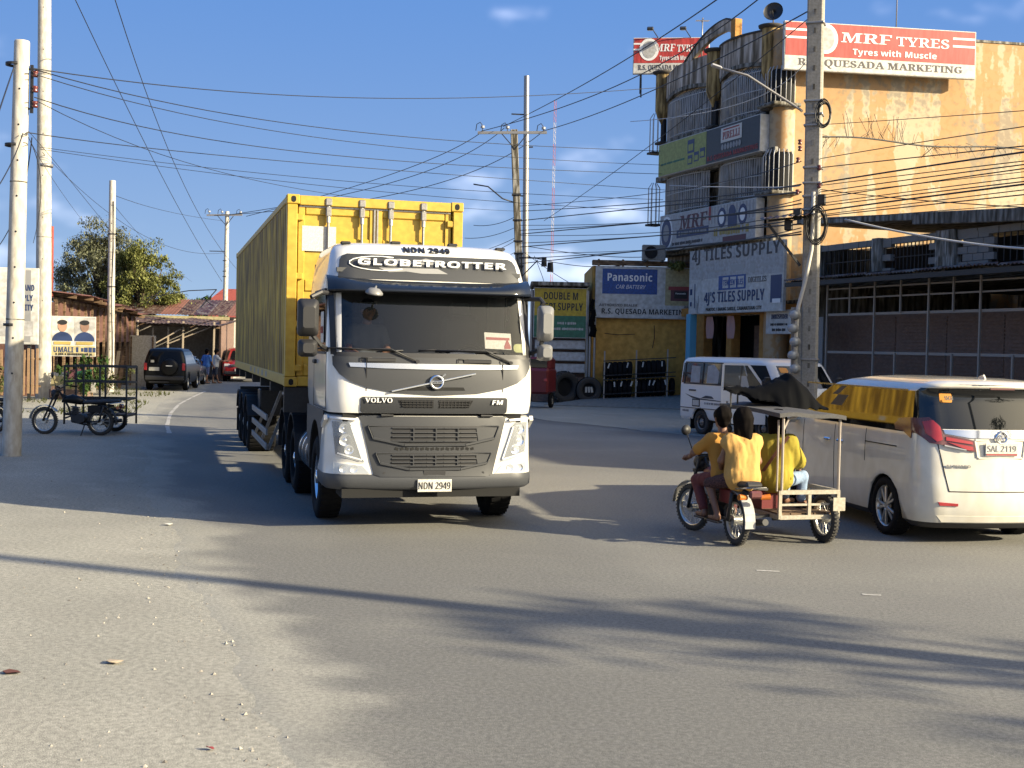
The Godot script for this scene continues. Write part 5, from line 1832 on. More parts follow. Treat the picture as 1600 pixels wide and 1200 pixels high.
func big_tyre(called, label, c: Vector3, r: float, w: float, hole: float, yaw: float, lugs: int):
	var T := thing(called, label, "tyre", Vector3(c.x, 0, c.z), yaw)
	var s := stn()
	var h := w / 2
	lathe(s, [Vector2(hole, -h * 0.6), Vector2(hole + 0.03, -h * 0.8), Vector2(r * 0.85, -h), Vector2(r * 0.97, -h * 0.75), Vector2(r * 0.97, h * 0.75), Vector2(r * 0.85, h), Vector2(hole + 0.03, h * 0.8), Vector2(hole, h * 0.6), Vector2(hole, -h * 0.6)], Vector3(0, c.y, 0), Vector3(0, 0, 1), 30)
	obj("carcass", s, "dusty_rubber", T)
	s = stn()
	cyl(s, Vector3(0, c.y, -h * 0.3), Vector3(0, c.y, -h * 0.2), hole, -1, 24)
	obj("opening", s, "void", T)
	for k in lugs:
		for e in [-1.0, 1.0]:
			s = stn()
			var t := TAU * (k + (0.5 if e > 0 else 0.0)) / lugs
			var d := Vector3(cos(t), sin(t), 0); var d2 := Vector3(cos(t + 0.16), sin(t + 0.16), 0)
			bar(s, Vector3(0, c.y, 0) + d * r * 0.98, Vector3(0, c.y, e * h * 0.92) + d2 * r * 0.96, 0.06, 0.06, d)
			obj("lug", s, "dusty_rubber", T)
	if lugs == 0:
		s = stn()
		for k in 3: box(s, Vector3(-0.1 + k * 0.11, c.y + 0.02, -0.02), Vector3(0.08, 0.22, 0.004), Basis(Vector3(0, 0, 1), 0.1 * k))
		pieces("paper_label", s, "plate_white", T)
		s = stn()
		for k in 3: lathe(s, [Vector2(r * 0.99, -0.012 + k * 0.07 - 0.07), Vector2(r * 0.965, 0 + k * 0.07 - 0.07), Vector2(r * 0.99, 0.012 + k * 0.07 - 0.07)], Vector3(0, c.y, 0), Vector3(0, 0, 1), 30)
		obj("tread_rib", s, "rubber", T)

func agri_stall():
	var T := thing("farm_supply_stall", "narrow farm supply stall with white awning panels and yellow sign", "stall", Vector3(1.8, 0, -49.0))
	bx("stall_body", Vector3(0, 2.2, -1.6), Vector3(2.1, 4.4, 2.8), "shutter_dark", T)
	bx("flat_roof", Vector3(0, 4.62, -1.2), Vector3(2.3, 0.16, 3.4), "old_concrete", T, 0.03)
	for k in 3: bx("awning_panel", Vector3(0.05, 2.26 - k * 0.46, 0.12), Vector3(1.98, 0.36, 0.10), "pale_panel", T, 0.02, Basis(Vector3.RIGHT, -0.25))
	for x in [-1.1, 1.1]: bx("stall_post", Vector3(x, 2.2, 0.12), Vector3(0.09, 4.4, 0.09), "galvanised", T, 0.01)
	bx("stall_counter", Vector3(0, 0.5, -0.1), Vector3(2.0, 1.0, 0.2), "shutter_dark", T, 0.02)
	bx("tube_lamp", Vector3(0.1, 2.56, 0.2), Vector3(0.9, 0.08, 0.08), "plate_white", T, 0.02)
	var S := board("farm_supply_sign", "yellow DOUBLE M AGRI SUPPLY board over a green strip", Transform3D(Basis(), Vector3(1.82, 3.5, -48.72)), 2.08, 1.96, 0.1, "sign_yellow")
	words("shop_letters", "DOUBLE M", "ink", S, Vector3(0.02, 0.66, 0.012), Basis(), 0.28, 1.32)
	words("shop_letters", "AGRI SUPPLY", "ink", S, Vector3(0.02, 0.24, 0.012), Basis(), 0.28, 1.72)
	face(S, 0, -0.53, 2.02, 0.84, "sign_dgreen")
	strokes(S, 0.25, -0.40, 0.7, 0.10, "sign_grey", 0.018)
	strokes(S, 0.3, -0.62, 1.2, 0.10, "sign_grey", 0.018)
	# drainpipes and tarpaulin bundle in the gap
	var G := thing("drain_pipes", "pair of pale drainpipes with wrapped bundle between stall and tyre shop", "pipes", Vector3(3.02, 0, -48.6))
	var s := stn()
	for x in [-0.02, 0.16]: cyl(s, Vector3(x, 0, 0), Vector3(x, 3.2 + x, 0), 0.045, -1, 8)
	pieces("pipe", s, "galvanised", G)
	s = stn()
	for k in 7: cyl(s, Vector3(0.06 + 0.05 * sin(k * 2.0), 2.6 + k * 0.2, 0.02), Vector3(0.06 + 0.05 * sin(k * 2.0 + 1), 2.85 + k * 0.2, 0.05), 0.15 - 0.012 * k, 0.12 - 0.01 * k, 9)
	obj("wrapped_bundle", s, "tarp", G)
	# red tail of a parked utility vehicle just showing past the lorry's mirror
	var V := thing("red_utility_tail", "red rear end of a parked utility vehicle beside the farm supply stall", "vehicle", Vector3(0.95, 0, -44.5), 2.9)
	bx("body", Vector3(0, 0.95, 0), Vector3(1.0, 0.9, 1.4), "red_paint_old", V, 0.08)
	bx("cab", Vector3(0, 1.55, 0.2), Vector3(0.95, 0.5, 0.9), "red_paint_old", V, 0.1)
	bx("rear_pane", Vector3(0, 1.58, -0.27), Vector3(0.7, 0.3, 0.02), "tint", V)
	for x in [-0.4, 0.4]:
		bx("tail_lamp", Vector3(x, 1.0, -0.71), Vector3(0.12, 0.10, 0.03), "red_lens", V, 0.01)
		wheel(V, Vector3(x * 1.1, 0.27, 0.1), 0.27, 0.12, 0.15, signf(x), "steel", 0, "wheel", 0)

# ---------------------------------------------------------------- left side of the street
func corrugated(s: SurfaceTool, a: Vector3, b: Vector3, up: Vector3, pitch := 0.18, amp := 0.018):
	# sheet from a to b (ridge to ridge) raised along up; waves stand off along the normal
	s.set_smooth_group(0)
	var d := b - a
	var n := maxi(2, int(d.length() / (pitch / 2)))
	var nn := d.cross(up).normalized()
	for i in n:
		var p := a + d * (float(i) / n) + nn * amp * (1 if i % 2 else -1)
		var q := a + d * (float(i + 1) / n) + nn * amp * (1 if (i + 1) % 2 else -1)
		quad(s, p, q, q + up, p + up)

func left_side():
	var s: SurfaceTool
	# white shop billboard with blue lettering
	var B := board("shop_billboard", "white billboard with navy lettering behind the two concrete poles", Transform3D(yawb(0.16), Vector3(-17.35, 3.15, -41.5)), 3.0, 2.55, 0.14, "sign_white")
	for q in [["NG,", -0.02, 0.62, 0.3], ["AND", 1.20, 0.62, 0.34], ["ING", -0.02, 0.28, 0.34], ["SUPPLY", 1.00, 0.28, 0.66], ["CABANATUAN", -0.25, -0.04, 1.0], ["CITY", 1.16, -0.04, 0.36]]:
		words("shop_letters", q[0], "sign_navy", B, Vector3(q[1], q[2], 0.016), Basis(), 0.2, q[3])
	face(B, 1.05, 0.0, 0.42, 2.4, "letter_grey", 0.009)
	face(B, 0.7, -0.75, 1.3, 0.5, "sign_grey", 0.016, "vehicle_print")
	face(B, -0.6, -0.85, 0.9, 0.4, "sign_dgreen", 0.016, "vehicle_print")
	s = stn()
	for x in [-1.2, 1.2]: bar(s, Vector3(x, -1.2, -0.12), Vector3(x, -3.15, -0.12), 0.1, 0.1)
	pieces("sign_leg", s, "dark_steel", B)
	# little flood lamp over it
	# slat fence below
	var F := thing("slat_fence", "fence of upright orange-brown wooden slats below the white billboard", "fence", Vector3(-17.2, 0, -41.2), 0.16)
	for k in 22:
		bx("slat", Vector3(-1.5 + k * 0.14, 0.98 + rng.randf_range(-0.04, 0.04), rng.randf_range(-0.015, 0.015)), Vector3(0.085, 1.5, 0.03), "bamboo", F, 0.006, Basis(Vector3(0, 0, 1), rng.randf_range(-0.02, 0.02)))
	for y in [0.5, 1.4]: bx("fence_rail", Vector3(0, y, -0.05), Vector3(3.1, 0.07, 0.05), "wood", F)
	bx("brown_sheet_panel", Vector3(-2.6, 0.95, 0.3), Vector3(2.6, 1.5, 0.05), "brown_sheet", F)
	# brown sheet-iron shack, gable of sheets facing the road
	var S := thing("sheet_iron_shack", "long brown sheet-iron shack with ragged eaves along the road", "shack", Vector3(-16.5, 0, -45.0), 0.113)
	# local -z runs away along the road; face looks to +x
	var len := 15.0
	for k in 13:
		s = stn()
		var z0 := -k * len / 13.0; var z1 := -(k + 1) * len / 13.0
		var top0 := 3.62 - 0.35 * (k / 13.0)
		corrugated(s, Vector3(0, 2.0 + rng.randf_range(-0.08, 0.05), z0 - 0.01), Vector3(0, 2.0, z1 + 0.01), Vector3(0, top0 - 2.0, 0), 0.3, 0.014)
		obj("wall_sheet", s, "brown_sheet", S)
	for k in 14:
		s = stn()
		bar(s, Vector3(0.04, 0, -k * len / 13.0), Vector3(0.04, 3.5, -k * len / 13.0), 0.09, 0.09)
		obj("post", s, "wood", S)
	bx("gable_wall", Vector3(-2.2, 1.7, 0.0), Vector3(4.4, 3.4, 0.08), "brown_sheet", S)
	bx("rear_wall", Vector3(-4.4, 1.7, -len / 2), Vector3(0.1, 3.4, len), "shutter_dark", S)
	bx("far_wall", Vector3(-2.2, 1.7, -len), Vector3(4.4, 3.4, 0.08), "shutter_dark", S)
	bx("earth_floor", Vector3(-2.2, 0.02, -len / 2), Vector3(4.3, 0.05, len), "old_concrete", S)
	for k in 10:
		s = stn()
		var z0 := 0.3 - k * 1.5; 
		var y := 3.98 - 0.035 * k
		var sag := rng.randf_range(-0.1, 0.06)
		var ov := 0.75 + rng.randf_range(-0.2, 0.25)
		corrugated(s, Vector3(ov, y - 0.30 + sag, z0), Vector3(ov, y - 0.30 + sag * 0.4, z0 - 1.62), Vector3(-5.4, 0.55, 0), 0.2, 0.02)
		obj("roof_sheet", s, "rust_brown", S)
		s = stn()
		bar(s, Vector3(ov, y - 0.42 + sag, z0 - 0.5), Vector3(-1.0, y - 0.16, z0 - 0.5), 0.06, 0.12)
		obj("rafter", s, "wood", S)
	s = stn()
	bar(s, Vector3(0.0, 3.5, 0.05), Vector3(0.0, 3.24, -len), 0.1, 0.14)
	obj("eaves_beam", s, "wood", S)
	s = stn()
	tube(s, [Vector3(-0.1, 3.6, 0.2), Vector3(-0.1, 6.1, 0.2)], 0.07, 7)
	obj("rusty_flue", s, "roof_red", S)
	# dark open shed with timber posts
	var D := thing("open_shed", "dark open-fronted shed on thin timber posts beyond the parked cars", "shed", Vector3(-18.9, 0, -65.2), 0.08)
	bx("rear_wall", Vector3(-1.0, 1.6, -7.0), Vector3(9.0, 3.2, 0.1), "void", D)
	bx("end_wall", Vector3(3.4, 1.6, -4.0), Vector3(0.1, 3.2, 6.0), "shutter_dark", D)
	bx("near_wall", Vector3(-5.2, 1.6, -3.5), Vector3(0.1, 3.2, 7.0), "shutter_dark", D)
	bx("floor", Vector3(-0.9, 0.02, -3.5), Vector3(8.6, 0.05, 7.0), "old_concrete", D)
	for k in 7:
		s = stn()
		corrugated(s, Vector3(-5.4 + k * 1.3, 3.12 - 0.03 * k + rng.randf_range(-0.06, 0.06), 0.9), Vector3(-4.05 + k * 1.3, 3.08 - 0.03 * k, 0.9), Vector3(0, 0.5, -8.2), 0.2, 0.02)
		obj("roof_sheet", s, "rust_sheet", D)
	for q in [[-4.6, 0], [-3.1, 0.4], [-1.9, 0], [-0.6, 0.5], [0.1, 0.1], [0.9, 0.2], [1.7, 0.4], [3.3, 0.5]]:
		s = stn()
		bar(s, Vector3(q[0], 0, q[1]), Vector3(q[0] + 0.03, 3.1, q[1]), 0.08, 0.08)
		obj("post", s, "pale_timber", D)
	s = stn()
	bar(s, Vector3(-0.9, 1.2, 0.45), Vector3(1.6, 2.7, 0.35), 0.06, 0.06)
	obj("brace", s, "pale_timber", D)
	s = stn()
	bar(s, Vector3(0.9, 1.9, 0.3), Vector3(3.2, 2.85, 0.45), 0.06, 0.06)
	obj("brace", s, "pale_timber", D)
	s = stn()
	bar(s, Vector3(-5.4, 3.0, 0.4), Vector3(3.6, 2.82, 0.4), 0.08, 0.12)
	obj("front_beam", s, "wood", D)
	# rusty roofed store behind
	var R := thing("rusty_roof_store", "low store with patched rusty corrugated roof behind the open shed", "shed", Vector3(-19.2, 0, -71.0), 0.06)
	bx("store_walls", Vector3(0, 1.7, -2.0), Vector3(6.6, 3.4, 4.0), "house_wall", R)
	for k in 8:
		s = stn()
		corrugated(s, Vector3(-3.6 + k * 0.92, 3.55, 0.4), Vector3(-2.66 + k * 0.92, 3.55, 0.4), Vector3(0, 1.0, -4.0), 0.18, 0.02)
		obj("roof_sheet", s, ["rust_sheet", "zinc_sheet", "rust_sheet", "rust_brown"][k % 4], R)
	bx("green_fascia", Vector3(0.6, 3.40, 0.42), Vector3(5.0, 0.18, 0.05), "sign_tan", R)
	# frame of bent bars on that roof
	var K := thing("roof_frame", "bent frame of thin steel bars standing on the rusty roof", "frame", Vector3(-17.6, 4.2, -71.5))
	s = stn()
	for q in [[Vector3(-3.4, 0.3, 0), Vector3(-1.0, 0.75, 0)], [Vector3(-1.0, 0.75, 0), Vector3(0.6, 0.85, 0)], [Vector3(0.6, 0.85, 0), Vector3(-0.3, -0.2, 0)], [Vector3(-2.6, 0.75, 0), Vector3(-3.4, 0.0, 0)], [Vector3(-0.1, 0.3, 0), Vector3(0.4, -0.1, 0)]]:
		bar(s, q[0], q[1], 0.05, 0.05)
	obj("bent_bars", s, "dark_steel", K)
	# red roofed house far down the street
	var H := thing("red_roof_house", "distant house with red hipped roof behind the far pole", "house", Vector3(-23.6, 0, -108.0), 0.15)
	bx("wall", Vector3(0, 2.1, 0), Vector3(7.0, 4.2, 6.0), "house_wall", H)
	s = stn()
	s.set_smooth_group(-1)
	var e := [Vector3(-4, 4.1, 3.5), Vector3(4, 4.1, 3.5), Vector3(4, 4.1, -3.5), Vector3(-4, 4.1, -3.5), Vector3(-1.5, 6.6, 0), Vector3(1.5, 6.6, 0)]
	quad(s, e[0], e[1], e[5], e[4]); quad(s, e[2], e[3], e[4], e[5]); tri(s, e[1], e[2], e[5]); tri(s, e[3], e[0], e[4]); quad(s, e[3], e[2], e[1], e[0])
	obj("roof", s, "roof_red", H)
	for x in [-2.2, 0.2, 2.4]:
		var w: MeshInstance3D = bx("window", Vector3(x, 2.5, 3.01), Vector3(1.0, 1.1, 0.06), "void", H)
		bx("window_frame", Vector3(x, 2.5, 3.06), Vector3(0.08, 1.1, 0.04), "sign_white", w)
	# sheets and boards leaning at the shed
	var P := thing("leaning_board", "pale sheet of board leaning on the dark shed beside the dark off-roader", "board", Vector3(-16.75, 0, -56.5), 0.1)
	bx("board_sheet", Vector3(0, 1.15, 0), Vector3(1.15, 2.3, 0.04), "pale_board", P, 0.0, Basis(Vector3.RIGHT, -0.06))
	for x in [-0.5, 0.45]: bx("batten", Vector3(x, 1.15, 0.05), Vector3(0.07, 2.2, 0.03), "wood", P, 0.0, Basis(Vector3.RIGHT, -0.06))
	var L := thing("leaning_planks", "grey planks propped against the shack by the third pole", "planks", Vector3(-17.0, 0, -53.5), 0.0)
	for k in 4:
		s = stn()
		bar(s, Vector3(-0.5 + k * 0.25, 0, 0.3), Vector3(-0.35 + k * 0.2, 2.0 - 0.2 * k, -0.25), 0.14, 0.03, Vector3(0, 0, 1))
		obj("plank", s, "wood" if k % 2 else "pale_timber", L)
	# campaign poster with two portraits on a board
	var E := board("campaign_poster", "campaign poster with two portraits and yellow name strip on the shack", Transform3D(yawb(0.3), Vector3(-15.55, 2.18, -44.2)), 1.5, 1.42, 0.04, "sign_white")
	face(E, 0.37, 0.2, 0.70, 0.95, "sign_grey", 0.010)
	for q in [[-0.37, "skin_print", "ink"], [0.37, "skin_shade_print", "ink"]]:
		disc(E, q[0], 0.36, 0.15, 0.20, q[1], 0.020, "portrait_print")
		disc(E, q[0], 0.49, 0.16, 0.09, q[2], 0.026, "portrait_print")
		var p := PackedVector2Array()
		for k in 13: p.append(Vector2(q[0] + cos(PI * k / 12) * 0.34, -0.16 + sin(PI * k / 12) * 0.32))
		s = stn()
		extr(s, p, 0.006, Transform3D(Basis(), Vector3(0, 0, 0.016)))
		obj("portrait_print", s, "sign_navy", E)
		face(E, q[0], -0.24, 0.56, 0.10, "gold_print", 0.026)
	face(E, 0, -0.50, 1.44, 0.34, "sign_tan", 0.014)
	words("name_letters", "UMALI", "sign_navy", E, Vector3(-0.33, -0.47, 0.020), Basis(), 0.19, 0.66)
	strokes(E, 0.40, -0.47, 0.62, 0.18, "sign_navy", 0.020)
	strokes(E, 0, -0.63, 1.2, 0.08, "ink", 0.020)
	s = stn()
	for x in [-0.65, 0.65]: bar(s, Vector3(x, -0.7, -0.03), Vector3(x, -2.18, -0.03), 0.06, 0.04)
	pieces("poster_leg", s, "wood", E)
	# heap of torn posters and sacks below it
	var W := thing("scrap_heap", "heap of torn blue and yellow posters and boards under the campaign poster", "scrap", Vector3(-15.3, 0, -43.2))
	for k in 12:
		bx("scrap_sheet", Vector3(rng.randf_range(-0.6, 0.7), 0.35 + rng.randf() * 0.7, rng.randf_range(-0.3, 0.3)), Vector3(0.5, 0.38, 0.012), ["sign_navy", "sign_tan", "sign_white", "sign_dgreen", "brown_print", "sign_grey"][k % 6], W, 0.0, Basis(Vector3(rng.randf(), rng.randf(), rng.randf()).normalized(), rng.randf_range(-0.7, 0.7)))
	bx("scrap_base", Vector3(0, 0.2, 0), Vector3(1.3, 0.4, 0.6), "shutter_dark", W, 0.08)

# ---------------------------------------------------------------- other vehicles
func rear_at(rows: Array, p: Vector2) -> Vector3:
	var i := 0
	while i < rows.size() - 2 and rows[i + 1][0] < p.y: i += 1
	var t := clampf((p.y - rows[i][0]) / (rows[i + 1][0] - rows[i][0]), 0, 1)
	var zr := lerpf(rows[i][2], rows[i + 1][2], t); var w := lerpf(rows[i][3], rows[i + 1][3], t)
	var cr := lerpf(rows[i][5], rows[i + 1][5], t); var br := lerpf(rows[i][7], rows[i + 1][7], t)
	var x := absf(p.x); var wr := w - cr
	if x <= wr: return Vector3(p.x, p.y, zr + br * pow(x / wr, 2.0))
	var d := minf(x - wr, cr)
	return Vector3(p.x, p.y, zr + br + cr - sqrt(maxf(cr * cr - d * d, 0.0)))

func flank_at(rows: Array, p: Vector2, e: float) -> Vector3:      # p = (z, y)
	var i := 0
	while i < rows.size() - 2 and rows[i + 1][0] < p.y: i += 1
	var t := clampf((p.y - rows[i][0]) / (rows[i + 1][0] - rows[i][0]), 0, 1)
	return Vector3(e * lerpf(rows[i][3], rows[i + 1][3], t), p.y, p.x)

func sides(arches: Array, zr: float, zf: float, extra: Array) -> Array:
	var o := [0.0, 1.0]
	for a in arches:
		for k in 13: o.append((a[0] - a[1] * cos(PI * k / 12.0) - zr) / (zf - zr))
	for e in extra: o.append((e - zr) / (zf - zr))
	o.sort()
	return o

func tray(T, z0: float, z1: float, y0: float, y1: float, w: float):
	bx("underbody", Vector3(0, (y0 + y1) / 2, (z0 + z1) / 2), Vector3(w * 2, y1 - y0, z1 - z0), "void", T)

const MPV := [[0.19, 3.70, -0.86, 0.84, 0.35, 0.26, 0.12, 0.06], [0.26, 3.82, -0.95, 0.90, 0.40, 0.28, 0.16, 0.07], [0.42, 3.88, -1.00, 0.915, 0.45, 0.30, 0.20, 0.08], [0.60, 3.90, -1.01, 0.922, 0.45, 0.30, 0.20, 0.08], [0.80, 3.88, -0.985, 0.925, 0.45, 0.30, 0.20, 0.08], [1.00, 3.80, -0.97, 0.925, 0.45, 0.29, 0.20, 0.08], [1.15, 3.55, -0.96, 0.918, 0.45, 0.28, 0.20, 0.08], [1.26, 3.05, -0.945, 0.905, 0.45, 0.26, 0.20, 0.08], [1.32, 2.92, -0.935, 0.9004, 0.42, 0.24, 0.20, 0.08], [1.48, 2.66, -0.90, 0.888, 0.42, 0.22, 0.20, 0.08], [1.62, 2.40, -0.86, 0.8773, 0.42, 0.20, 0.20, 0.08], [1.74, 2.10, -0.83, 0.868, 0.42, 0.20, 0.20, 0.08], [1.78, 1.95, -0.90, 0.850, 0.42, 0.20, 0.18, 0.08], [1.83, 1.70, -0.97, 0.78, 0.40, 0.22, 0.16, 0.10], [1.87, 1.35, -0.82, 0.64, 0.36, 0.22, 0.12, 0.10], [1.895, 1.0, -0.5, 0.42, 0.2, 0.2, 0.1, 0.08], [1.90, 0.5, 0.2, 0.05, 0.02, 0.02, 0, 0]]

func white_mpv():
	var yaw := PI + 0.183
	var T := thing("white_minivan", "pearl white minivan with dark glass and red tail lamps, seen from behind", "car", Vector3(5.37, 0, -15.05), yaw)
	var arch := [[0.0, 0.40, 0.33], [3.0, 0.40, 0.33]]
	var sd := sides(arch, -0.65, 3.25, [0.9, 1.25, 1.55, 2.1, -0.5])
	var pick := func(i: int, zone: String, k: int, p: Vector3) -> String:
		if zone == "R" and i >= 8 and i <= 11: return "tint"
		if zone == "r" and i >= 8 and i <= 11 and k < 5: return "tint"
		if zone == "r" and i >= 7 and i <= 10: return "tint"
		if zone == "S" and i >= 7 and i <= 10:
			if absf(p.z - 1.36) < 0.08: return "dark_plastic"
			return "tint"
		if (zone == "F" or zone == "f") and i >= 7 and i <= 11: return "tint"
		if i == 0: return "dark_plastic"
		return "pearl_paint"
	shell(MPV, sd, 8, 6, arch, pick, T, {"tint": "window_glass", "dark_plastic": "dark_trim", "pearl_paint": "body"})
	tray(T, -0.8, 3.6, 0.22, 1.2, 0.66)
	var fr := func(p: Vector2) -> Vector3: return rear_at(MPV, p)
	var back := Vector3(0, 0, -1)
	var s: SurfaceTool
	for e in [-1.0, 1.0]:
		# tail lamps: high on the flank, sweeping in across the tailgate
		s = stn()
		panel(s, poly([e * 0.915, 1.43, e * 0.80, 1.45, e * 0.70, 1.36, e * 0.66, 1.26, e * 0.40, 1.215, e * 0.33, 1.20, e * 0.30, 1.075, e * 0.36, 1.075, e * 0.70, 1.15, e * 0.80, 1.16, e * 0.915, 1.28]), fr, back, 0.022, 0.04)
		var tl := obj("tail_lamp", s, "dark_red_lens", T)
		s = stn()
		panel(s, poly([e * 0.86, 1.40, e * 0.77, 1.42, e * 0.70, 1.34, e * 0.68, 1.20, e * 0.74, 1.18, e * 0.84, 1.27]), fr, back, 0.032, 0.04)
		panel(s, poly([e * 0.64, 1.235, e * 0.35, 1.185, e * 0.345, 1.155, e * 0.64, 1.195]), fr, back, 0.032, 0.04)
		panel(s, poly([e * 0.62, 1.175, e * 0.345, 1.13, e * 0.34, 1.09, e * 0.40, 1.09]), fr, back, 0.032, 0.04)
		obj("lit_segment", s, "red_lens", tl)
		s = stn()
		panel(s, poly([e * 0.66, 1.148, e * 0.42, 1.098, e * 0.42, 1.085, e * 0.66, 1.132]), fr, back, 0.034, 0.04)
		obj("clear_segment", s, "insulator_grey", tl)
		s = stn()
		var ff := func(p: Vector2) -> Vector3: return flank_at(MPV, p, e)
		panel(s, poly([-0.62, 1.44, -0.36, 1.42, -0.20, 1.34, -0.24, 1.28, -0.42, 1.27, -0.62, 1.20]), ff, Vector3(e, 0, 0), 0.012, 0.08)
		obj("lamp_wing", s, "dark_red_lens", tl)
		# bumper reflector, handles, door seams, sill chrome
		s = stn()
		panel(s, poly([e * 0.72, 0.50, e * 0.50, 0.485, e * 0.50, 0.455, e * 0.70, 0.46]), fr, back, 0.012, 0.06)
		obj("reflector", s, "red_lens", T)
		for z in [1.18, 1.56]:
			s = stn()
			box(s, Vector3(e * 0.937, 1.03, z), Vector3(0.035, 0.035, 0.17), Basis(), 0.014)
			obj("door_handle", s, "chrome", T)
			s = stn()
			panel(s, rrect(z, 1.03, 0.16, 0.075, 0.035), ff, Vector3(e, 0, 0), 0.003, 0.08)
			obj("handle_cup", s, "pearl_paint", T)
		for z in [0.50, 1.37, 2.35]:
			s = stn()
			for k in 9:
				var y0 := lerpf(0.34, 1.24, k / 9.0); var y1 := lerpf(0.34, 1.24, (k + 1) / 9.0)
				if z == 0.5 and y0 < 0.75: continue
				bar(s, ff.call(Vector2(z, y0)), ff.call(Vector2(z, y1)), 0.009, 0.006, Vector3.RIGHT)
			obj("door_seam", s, "void", T)
		s = stn()
		bar(s, Vector3(e * 0.926, 1.08, 0.50), Vector3(e * 0.926, 1.08, -0.3), 0.006, 0.012)
		obj("slide_rail", s, "void", T)
		s = stn()
		for k in 8: bar(s, ff.call(Vector2(-0.45 + k * 0.35, 1.735)) + Vector3(0, 0.01, 0), ff.call(Vector2(-0.10 + k * 0.35, 1.735)) + Vector3(0, 0.01, 0), 0.012, 0.02)
		obj("chrome_strip", s, "chrome", T)
		# door mirror
		s = stn()
		box(s, Vector3(e * 1.02, 1.28, 2.55), Vector3(0.22, 0.20, 0.12), yawb(e * 0.2), 0.05)
		bar(s, Vector3(e * 0.88, 1.24, 2.55), Vector3(e * 0.98, 1.25, 2.55), 0.06, 0.05)
		obj("door_mirror", s, "pearl_paint", T)
	for e in [-1.0, 1.0]:
		for z in [0.0, 3.0]:
			wheel(T, Vector3(e * 0.80, 0.345, z), 0.345, 0.22, 0.245, e, "alloy", 5, "wheel", 48)
	# tailgate: chrome bar, plate recess, emblem, lettering, seams
	s = stn()
	panel(s, poly([-0.66, 1.315, 0.66, 1.315, 0.64, 1.27, 0.36, 1.225, -0.36, 1.225, -0.64, 1.27]), fr, back, 0.014, 0.08)
	var cb := obj("chrome_bar", s, "chrome", T)
	s = stn()
	lathe(s, [Vector2(0.055, 0.0), Vector2(0.06, 0.02), Vector2(0.072, 0.02), Vector2(0.076, 0.0)], Vector3(0, 1.235, -0.97), back, 24)
	lathe(s, [Vector2(0.022, 0.012), Vector2(0.028, 0.02), Vector2(0.034, 0.012)], Vector3(0, 1.235, -0.97), back, 20)
	obj("emblem", s, "chrome", cb)
	s = stn()
	for q in [[-0.31, 1.20, 0.31, 1.20], [0.31, 1.20, 0.28, 1.00], [0.28, 1.00, -0.28, 1.00], [-0.28, 1.00, -0.31, 1.20]]:
		bar(s, fr.call(Vector2(q[0], q[1])), fr.call(Vector2(q[2], q[3])), 0.03, 0.03, Vector3(0, 0, 1), 0.01)
	obj("plate_surround", s, "pearl_paint", T)
	s = stn()
	box(s, Vector3(0, 1.10, -0.982), Vector3(0.40, 0.15, 0.012), Basis(), 0.004)
	var pl := obj("number_plate", s, "plate_white", T)
	words("plate_letters", "SAL 2119", "letter_grey", pl, Vector3(0, 1.112, -0.988), yawb(PI), 0.07, 0.35, "Droid Sans", false)
	bx("plate_strip", Vector3(0, 1.045, -0.990), Vector3(0.38, 0.02, 0.006), "dull_red", pl)
	words("model_letters", "ALPHARD", "letter_grey", T, Vector3(0.50, 0.905, -0.934), yawb(PI - 0.2), 0.032, 0.28)
	s = stn()
	for q in [[-0.72, 1.15, -0.60, 0.62], [-0.60, 0.62, 0.60, 0.62], [0.60, 0.62, 0.72, 1.15]]:
		var n := 8
		for k in n:
			bar(s, fr.call(Vector2(lerpf(q[0], q[2], float(k) / n), lerpf(q[1], q[3], float(k) / n))), fr.call(Vector2(lerpf(q[0], q[2], float(k + 1) / n), lerpf(q[1], q[3], float(k + 1) / n))), 0.01, 0.008, Vector3(0, 0, 1))
	obj("tailgate_seam", s, "rubber", T)
	s = stn()
	panel(s, poly([-0.72, 0.34, 0.72, 0.34, 0.66, 0.27, -0.66, 0.27]), fr, back, 0.01, 0.1)
	obj("bumper_line", s, "pearl_paint", T)
	# sticker on the glass, roof antenna
	s = stn()
	panel(s, rrect(0.60, 1.67, 0.135, 0.10, 0.012), fr, back, 0.008, 0.06)
	var st := obj("window_sticker", s, "sticker_orange", T)
	words("sticker_letters", "10434", "ink", st, Vector3(0.60, 1.67, -0.852), Basis(Vector3.UP, PI) * Basis(Vector3.RIGHT, -0.2), 0.05, 0.11)
	s = stn()
	extr(s, poly([0, 0, 0.16, 0, 0.12, 0.05, 0.04, 0.03]), 0.02, Transform3D(yawb(PI / 2), Vector3(-0.01, 1.888, -0.45)))
	obj("roof_antenna", s, "pearl_paint", T)
	s = stn()
	box(s, Vector3(0, 1.785, -0.955), Vector3(0.3, 0.02, 0.02))
	obj("brake_lamp", s, "dark_red_lens", T)

